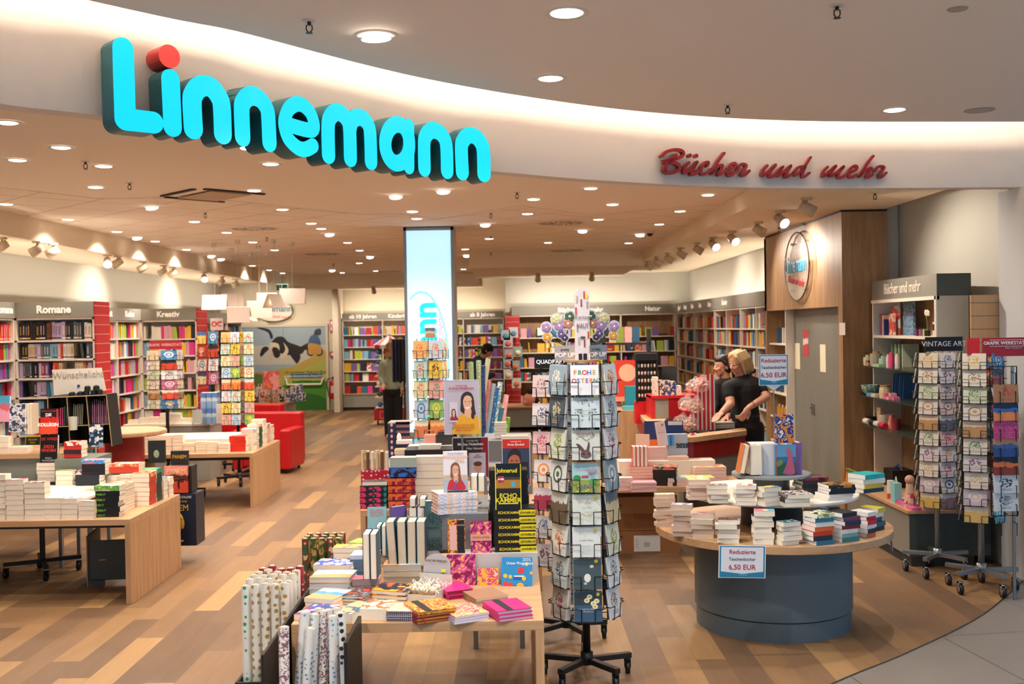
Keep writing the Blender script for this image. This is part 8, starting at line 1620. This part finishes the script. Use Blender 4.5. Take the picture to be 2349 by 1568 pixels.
def head(t,c,yaw,pitch,skin,hair,style):
 """c: centre of the head, faces local -Y turned by yaw"""
 H=TR(c,yaw)@TR((0,0,0),0,pitch)
 mb=MB();mb.ell((0,.01,.03),(.074,.092,.095),skin);mb.ell((0,-.022,-.035),(.055,.062,.07),skin);mb.ell((0,-.05,-.085),(.026,.024,.024),skin);mb.ell((0,-.082,-.03),(.028,.014,.02),skin)
 mb.cyl((0,-.082,.012),(0,-.106,-.022),.007,skin,r1=.012,n=10);mb.ell((0,-.103,-.026),(.013,.011,.009),skin)
 for s in(-1,1):mb.ell((s*.075,.012,-.008),(.009,.017,.028),skin);mb.ell((s*.034,-.062,-.02),(.022,.02,.02),skin)
 mb.cyl((0,.01,-.05),(0,.03,-.15),.05,skin,r1=.052);hd=fuse(mb,'head',t,.005,skin,4,T=H)
 ink=M('#2a2420',.4,name='eye_dark');wh=M('#e8e4e0',.3,name='eye_white')
 f=MB()
 for s in(-1,1):f.ell((s*.03,-.079,.004),(.012,.006,.006),wh,nu=10,nv=8);f.ell((s*.03,-.085,.003),(.005,.003,.005),ink,nu=8,nv=6);f.ell((s*.031,-.082,.024),(.016,.005,.003),hair,nu=10,nv=6)
 f.obj('eyes',hd,True)
 f=MB();f.ell((0,-.094,-.056),(.021,.007,.006),M('#b0605a',.5,name='lips'));f.obj('mouth',hd,True)
 return hd,H
def hair_strands(mb,pts,r,m,n=8):limb_caps(mb,[(Vector(p),rr)for p,rr in zip(pts,r)],m,n)
SK=M('#c98f74',.55,name='skin');SKL=M('#d39c80',.55,name='skin_light')
PY_=10.55
def bp(u,v,dy=0):return py(u,v,PY_+dy)
t=thing('person','blond woman in black short-sleeved top and trousers working at the cash desk','person',TR((0,0,0)))
sh_r,sh_l=bp(1671,889,-.10),bp(1737,882,.08)
el_r,wr_r=bp(1676,925,-.18),bp(1656,945,-.3)
el_l,wr_l=bp(1757,911,-.05),bp(1718,934,-.24)
hip=bp(1709,948);hip.z=1.02
neck=bp(1699,864,0);chest=bp(1708,895,0);waist=bp(1708,930,0)
b=MB()
limb_caps(b,[(hip,.13),(waist,.118),(chest,.135),((sh_l+sh_r)/2-V(0,0,.02),.10),(neck,.05),(neck+V(-.02,-.02,.08),.048)],SK)
limb_caps(b,[((sh_l+sh_r)/2,.08),(sh_r,.055),(el_r,.042),(wr_r,.028)],SK);limb_caps(b,[((sh_l+sh_r)/2,.08),(sh_l,.058),(el_l,.044),(wr_l,.028)],SK)
for s,kx in((-1,-.1),(1,.1)):
 h0=hip+V(s*.08,0,-.02);limb_caps(b,[(h0,.09),(V(h0.x+kx*.2,h0.y,.52),.062),(V(h0.x+kx*.3,h0.y+.03,.09),.042),(V(h0.x+kx*.3-.03,h0.y-.12,.035),.035)],SK)
hand(b,wr_r,V(-.5,-.55,-.35),V(0,0,-1),SK,1.05,.25,thumb=-1);hand(b,wr_l,V(-.55,-.35,-.75),V(-.4,.5,-.3),SK,1.05,.9,thumb=1)
fuse(b,'body',t,.0065,SKL,3)
BT=M('#101014',.85,name='black_jersey')
b=MB();limb_caps(b,[(hip+V(0,0,.02),.148),(waist,.136),(chest,.152),((sh_l+sh_r)/2-V(0,0,.05),.11)],BT);limb_caps(b,[(chest+V(0,0,.05),.12),(sh_r,.07),(sh_r*.55+el_r*.45,.06)],BT);limb_caps(b,[(chest+V(0,0,.05),.12),(sh_l,.074),(sh_l*.5+el_l*.5,.068)],BT)
fuse(b,'top',t,.009,BT,5)
b=MB();limb_caps(b,[(hip+V(0,0,.05),.14),(hip-V(0,0,.05),.155)],BT)
for s,kx in((-1,-.1),(1,.1)):
 h0=hip+V(s*.08,0,-.06);limb_caps(b,[(h0,.11),(V(h0.x+kx*.2,h0.y,.5),.082),(V(h0.x+kx*.3,h0.y+.02,.1),.07)],BT)
fuse(b,'trousers',t,.01,M('#0d0d10',.85,name='black_trousers'),4)
b=MB();
for s in(-1,1):b.ell((hip.x+s*.105,hip.y-.06,.035),(.045,.12,.035),BLACK)
b.obj('shoes',t,True)
b=MB();b.lathe([(.142,-.012),(.145,.012)],M('#1a1a1c',.5),30,T=TR((hip.x,hip.y,hip.z+.07)));b.box((hip.x-.12,hip.y-.135,hip.z+.055),(hip.x-.02,hip.y-.115,hip.z+.085),M('#d8d0c0',.4),None);b.obj('belt',t)
b=MB();b.lathe([(.032,-.004),(.032,.004)],BLACK,16,T=Matrix.Translation(wr_l+V(.03,.02,.03))@(wr_l-el_l).to_track_quat('Z','Y').to_matrix().to_4x4());b.obj('bracelet',t)
hc=bp(1693,832,-.02)
HB=M('#c8a878',.6,name='blond_hair')
hd,H=head(t,hc,-.95,.28,SKL,HB,'bob')
b=MB();b.ell((0,.018,.045),(.081,.095,.09),HB);b.ell((0,.045,.0),(.082,.075,.095),HB)
for s in(-1,1):
 for k in range(5):hair_strands(b,[(s*.05,-.03+k*.026,.1),(s*.078,-.018+k*.027,.03),(s*.08,-.01+k*.028,-.06),(s*.072,-.005+k*.028,-.115)],[.018,.019,.018,.008],HB)
for k in range(5):hair_strands(b,[(-.05+k*.025,.085,.06),(-.05+k*.025,.1,-.02),(-.045+k*.023,.088,-.11)],[.022,.022,.01],HB)
hair_strands(b,[(.01,-.055,.105),(.05,-.06,.075),(.074,-.035,.01)],[.016,.014,.01],HB);hair_strands(b,[(.01,-.055,.105),(-.045,-.058,.078),(-.074,-.035,.01)],[.016,.014,.01],HB)
fuse(b,'hair',hd,.0045,HB,3)
b=MB();b.tube([(-.05,-.1,.004),(-.012,-.105,.004)],.0025,BLACK);b.tube([(.012,-.105,.004),(.05,-.1,.004)],.0025,BLACK);b.tube([(.05,-.1,.006),(.078,-.0,.006)],.002,BLACK);b.tube([(-.05,-.1,.006),(-.078,-.0,.006)],.002,BLACK);b.obj('glasses',hd)
P2=11.7
def cp(u,v,dy=0):return py(u,v,P2+dy)
t=thing('person','woman with long dark ponytail and black top standing behind the striped display','person',TR((0,0,0)))
hip=cp(1664,960);hip.z=1.0;waist=cp(1664,935);chest=cp(1664,900);neck=cp(1658,866);shl,shr=cp(1686,884,.1),cp(1643,884,-.06)
b=MB();limb_caps(b,[(hip,.13),(waist,.115),(chest,.13),(chest+V(0,0,.08),.1),(neck,.05),(neck+V(0,0,.07),.047)],SK)
el1,w1=cp(1640,925,-.12),cp(1628,952,-.28);el2,w2=cp(1690,930,.05),cp(1668,955,-.15)
limb_caps(b,[(chest+V(0,0,.08),.08),(shr,.055),(el1,.042),(w1,.028)],SK);limb_caps(b,[(chest+V(0,0,.08),.08),(shl,.055),(el2,.042),(w2,.028)],SK)
for s in(-1,1):h0=hip+V(s*.08,0,-.02);limb_caps(b,[(h0,.09),(V(h0.x,h0.y,.52),.062),(V(h0.x,h0.y+.03,.09),.042),(V(h0.x-.02,h0.y-.12,.035),.035)],SK)
hand(b,w1,V(-.5,-.6,-.3),V(0,0,-1),SK,1,.3,-1);hand(b,w2,V(-.6,-.5,-.3),V(0,0,-1),SK,1,.4,1)
fuse(b,'body',t,.0075,SK,3)
b=MB();limb_caps(b,[(hip+V(0,0,.0),.145),(waist,.13),(chest,.15),(chest+V(0,0,.07),.115)],BT);limb_caps(b,[(chest+V(0,0,.06),.11),(shr,.068),(el1,.052),((el1+w1)/2,.045)],BT);limb_caps(b,[(chest+V(0,0,.06),.11),(shl,.068),(el2,.052),((el2+w2)/2,.045)],BT)
fuse(b,'top',t,.01,BT,4)
b=MB();b.lathe([(.07,-.012),(.062,.012)],M('#c87a28',.7),24,T=TR(tuple(neck-V(0,0,.045))));b.obj('collar',t,True)
b=MB();limb_caps(b,[(hip+V(0,0,.03),.14),(hip-V(0,0,.06),.15)],BT)
for s in(-1,1):h0=hip+V(s*.08,0,-.06);limb_caps(b,[(h0,.105),(V(h0.x,h0.y,.5),.08),(V(h0.x,h0.y+.02,.1),.068)],BT)
fuse(b,'trousers',t,.012,M('#0d0d10',.85,name='black_trousers'),3)
HD=M('#1c1412',.5,name='dark_hair');hd,H=head(t,cp(1657,840,-.03),-1.2,.05,SK,HD,'pony')
b=MB();b.ell((0,.026,.056),(.083,.09,.078),HD);b.ell((0,.045,.0),(.082,.075,.09),HD);b.ell((0,-.008,.078),(.074,.082,.048),HD);b.ell((0,.11,.01),(.035,.03,.03),HD)
for s in(-1,1):hair_strands(b,[(s*.05,-.04,.09),(s*.08,-.01,.04),(s*.08,.04,.0)],[.022,.022,.02],HD)
hair_strands(b,[(0,.12,.01),(0,.155,-.06),(.0,.16,-.16),(.0,.14,-.26)],[.034,.04,.035,.012],HD)
fuse(b,'hair',hd,.006,HD,2)
P3=19.5
def dp3(u,v,dy=0):return py(u,v,P3+dy)
t=thing('person','shopper with curly blond hair in pale green sweater and black trousers by the canopy stand','person',TR((0,0,0)))
GS=M('#93a088',.9,name='pale_green_knit');c0=dp3(903,905);
hz_=1.0;X=dp3(905,905).x-.03;Yp=P3
b=MB();limb_caps(b,[(V(X,Yp,.98),.13),(V(X-.01,Yp,1.15),.12),(V(X-.02,Yp,1.32),.13),(V(X-.01,Yp,1.45),.06),(V(X,Yp-.01,1.53),.05)],SK)
limb_caps(b,[(V(X-.02,Yp,1.38),.08),(V(X-.17,Yp,1.37),.06),(V(X-.21,Yp-.03,1.12),.045),(V(X-.14,Yp-.2,1.0),.03)],SK);limb_caps(b,[(V(X-.02,Yp,1.38),.08),(V(X+.15,Yp,1.37),.06),(V(X+.2,Yp-.03,1.12),.045),(V(X+.17,Yp-.1,.92),.03)],SK)
for s in(-1,1):limb_caps(b,[(V(X+s*.08,Yp,.95),.09),(V(X+s*.09,Yp,.5),.06),(V(X+s*.09,Yp+.03,.09),.042),(V(X+s*.09,Yp-.11,.035),.035)],SK)
hand(b,V(X-.14,Yp-.2,1.0),V(0,-.8,-.4),V(0,0,-1),SK,1,.4,1);hand(b,V(X+.17,Yp-.1,.92),V(0,-.2,-1),V(-1,0,0),SK,1,.4,1)
fuse(b,'body',t,.009,SK,3)
b=MB();limb_caps(b,[(V(X,Yp,.95),.155),(V(X-.01,Yp,1.15),.145),(V(X-.02,Yp,1.32),.155),(V(X,Yp,1.42),.09)],GS);limb_caps(b,[(V(X-.02,Yp,1.38),.1),(V(X-.17,Yp,1.36),.075),(V(X-.21,Yp-.03,1.12),.062),(V(X-.16,Yp-.16,1.02),.05)],GS);limb_caps(b,[(V(X-.02,Yp,1.38),.1),(V(X+.15,Yp,1.36),.075),(V(X+.2,Yp-.03,1.12),.062),(V(X+.18,Yp-.08,.98),.05)],GS)
fuse(b,'sweater',t,.012,GS,3)
b=MB();limb_caps(b,[(V(X,Yp,.98),.14),(V(X,Yp,.88),.15)],BT)
for s in(-1,1):limb_caps(b,[(V(X+s*.08,Yp,.86),.11),(V(X+s*.09,Yp,.5),.085),(V(X+s*.09,Yp+.02,.07),.075)],BT)
fuse(b,'trousers',t,.012,M('#0d0d10',.85,name='black_trousers'),3)
hd,H=head(t,V(X,Yp-.01,1.63),2.6,0,SK,HB,'curl')
HC=M('#a88850',.8,name='curly_hair');b=MB()
for k in range(60):
 a,e=R.uniform(0,6.28),R.uniform(-.7,1.5);b.ell((.085*math.cos(a)*math.cos(e),.03+.085*math.sin(a)*math.cos(e)*(1 if math.sin(a)>-.3 else.4),.03+.11*math.sin(e)),(.028,.028,.03),HC,nu=8,nv=6)
for k in range(14):b.ell((R.uniform(-.07,.07),.09+R.uniform(0,.02),-.04-R.uniform(0,.12)),(.03,.025,.03),HC,nu=8,nv=6)
fuse(b,'hair',hd,.009,HC,1)
P4=20.3;JB=M('#1f3d5e',.8,name='dark_blue_jacket')
X=py(1100,850,P4).x
t=thing('person','shopper in dark blue jacket and black cap bending before the back shelves','person',TR((0,0,0)))
b=MB();sp=[(V(X-.08,P4,.95),.13),(V(X-.06,P4-.02,1.12),.13),(V(X,P4-.08,1.3),.14),(V(X+.05,P4-.12,1.42),.07),(V(X+.1,P4-.15,1.48),.05)]
limb_caps(b,sp,SK);limb_caps(b,[(V(X,P4-.08,1.36),.08),(V(X+.06,P4-.2,1.3),.06),(V(X+.16,P4-.3,1.08),.045),(V(X+.3,P4-.25,1.12),.03)],SK);limb_caps(b,[(V(X,P4-.05,1.36),.08),(V(X-.1,P4+.1,1.32),.06),(V(X-.02,P4+.14,1.08),.045),(V(X+.14,P4+.1,1.05),.03)],SK)
for s in(-1,1):limb_caps(b,[(V(X-.08,P4+s*.08,.93),.09),(V(X-.04,P4+s*.09,.5),.06),(V(X-.1,P4+s*.09,.09),.042),(V(X+.0,P4+s*.09,.035),.035)],SK)
hand(b,V(X+.3,P4-.25,1.12),V(1,.1,.1),V(0,0,-1),SK,1,.5,1);hand(b,V(X+.14,P4+.1,1.05),V(1,0,-.2),V(0,0,-1),SK,1,.5,-1)
fuse(b,'body',t,.009,SK,3)
b=MB();limb_caps(b,[(p,r+.035)for p,r in sp[:3]]+[(V(X+.04,P4-.1,1.4),.1)],JB);limb_caps(b,[(V(X,P4-.08,1.36),.1),(V(X+.06,P4-.2,1.3),.085),(V(X+.16,P4-.3,1.08),.065),(V(X+.26,P4-.26,1.11),.05)],JB);limb_caps(b,[(V(X,P4-.05,1.36),.1),(V(X-.1,P4+.1,1.32),.085),(V(X-.02,P4+.14,1.08),.065)],JB)
fuse(b,'jacket',t,.012,JB,3)
b=MB();limb_caps(b,[(V(X-.08,P4,.98),.14),(V(X-.08,P4,.88),.15)],BT)
for s in(-1,1):limb_caps(b,[(V(X-.08,P4+s*.07,.86),.11),(V(X-.04,P4+s*.09,.5),.085),(V(X-.1,P4+s*.09,.07),.075)],BT)
fuse(b,'trousers',t,.012,M('#141418',.85,name='black_trousers2'),3)
hd,H=head(t,V(X+.17,P4-.17,1.57),1.3,.35,SK,HD,'cap');b=MB();b.ell((0,.015,.045),(.095,.112,.09),BLACK);b.ell((0,.05,-.02),(.09,.08,.09),BLACK);fuse(b,'hair',hd,.009,M('#111113',.8,name='black_cap'),2)
flush_shelves(300)
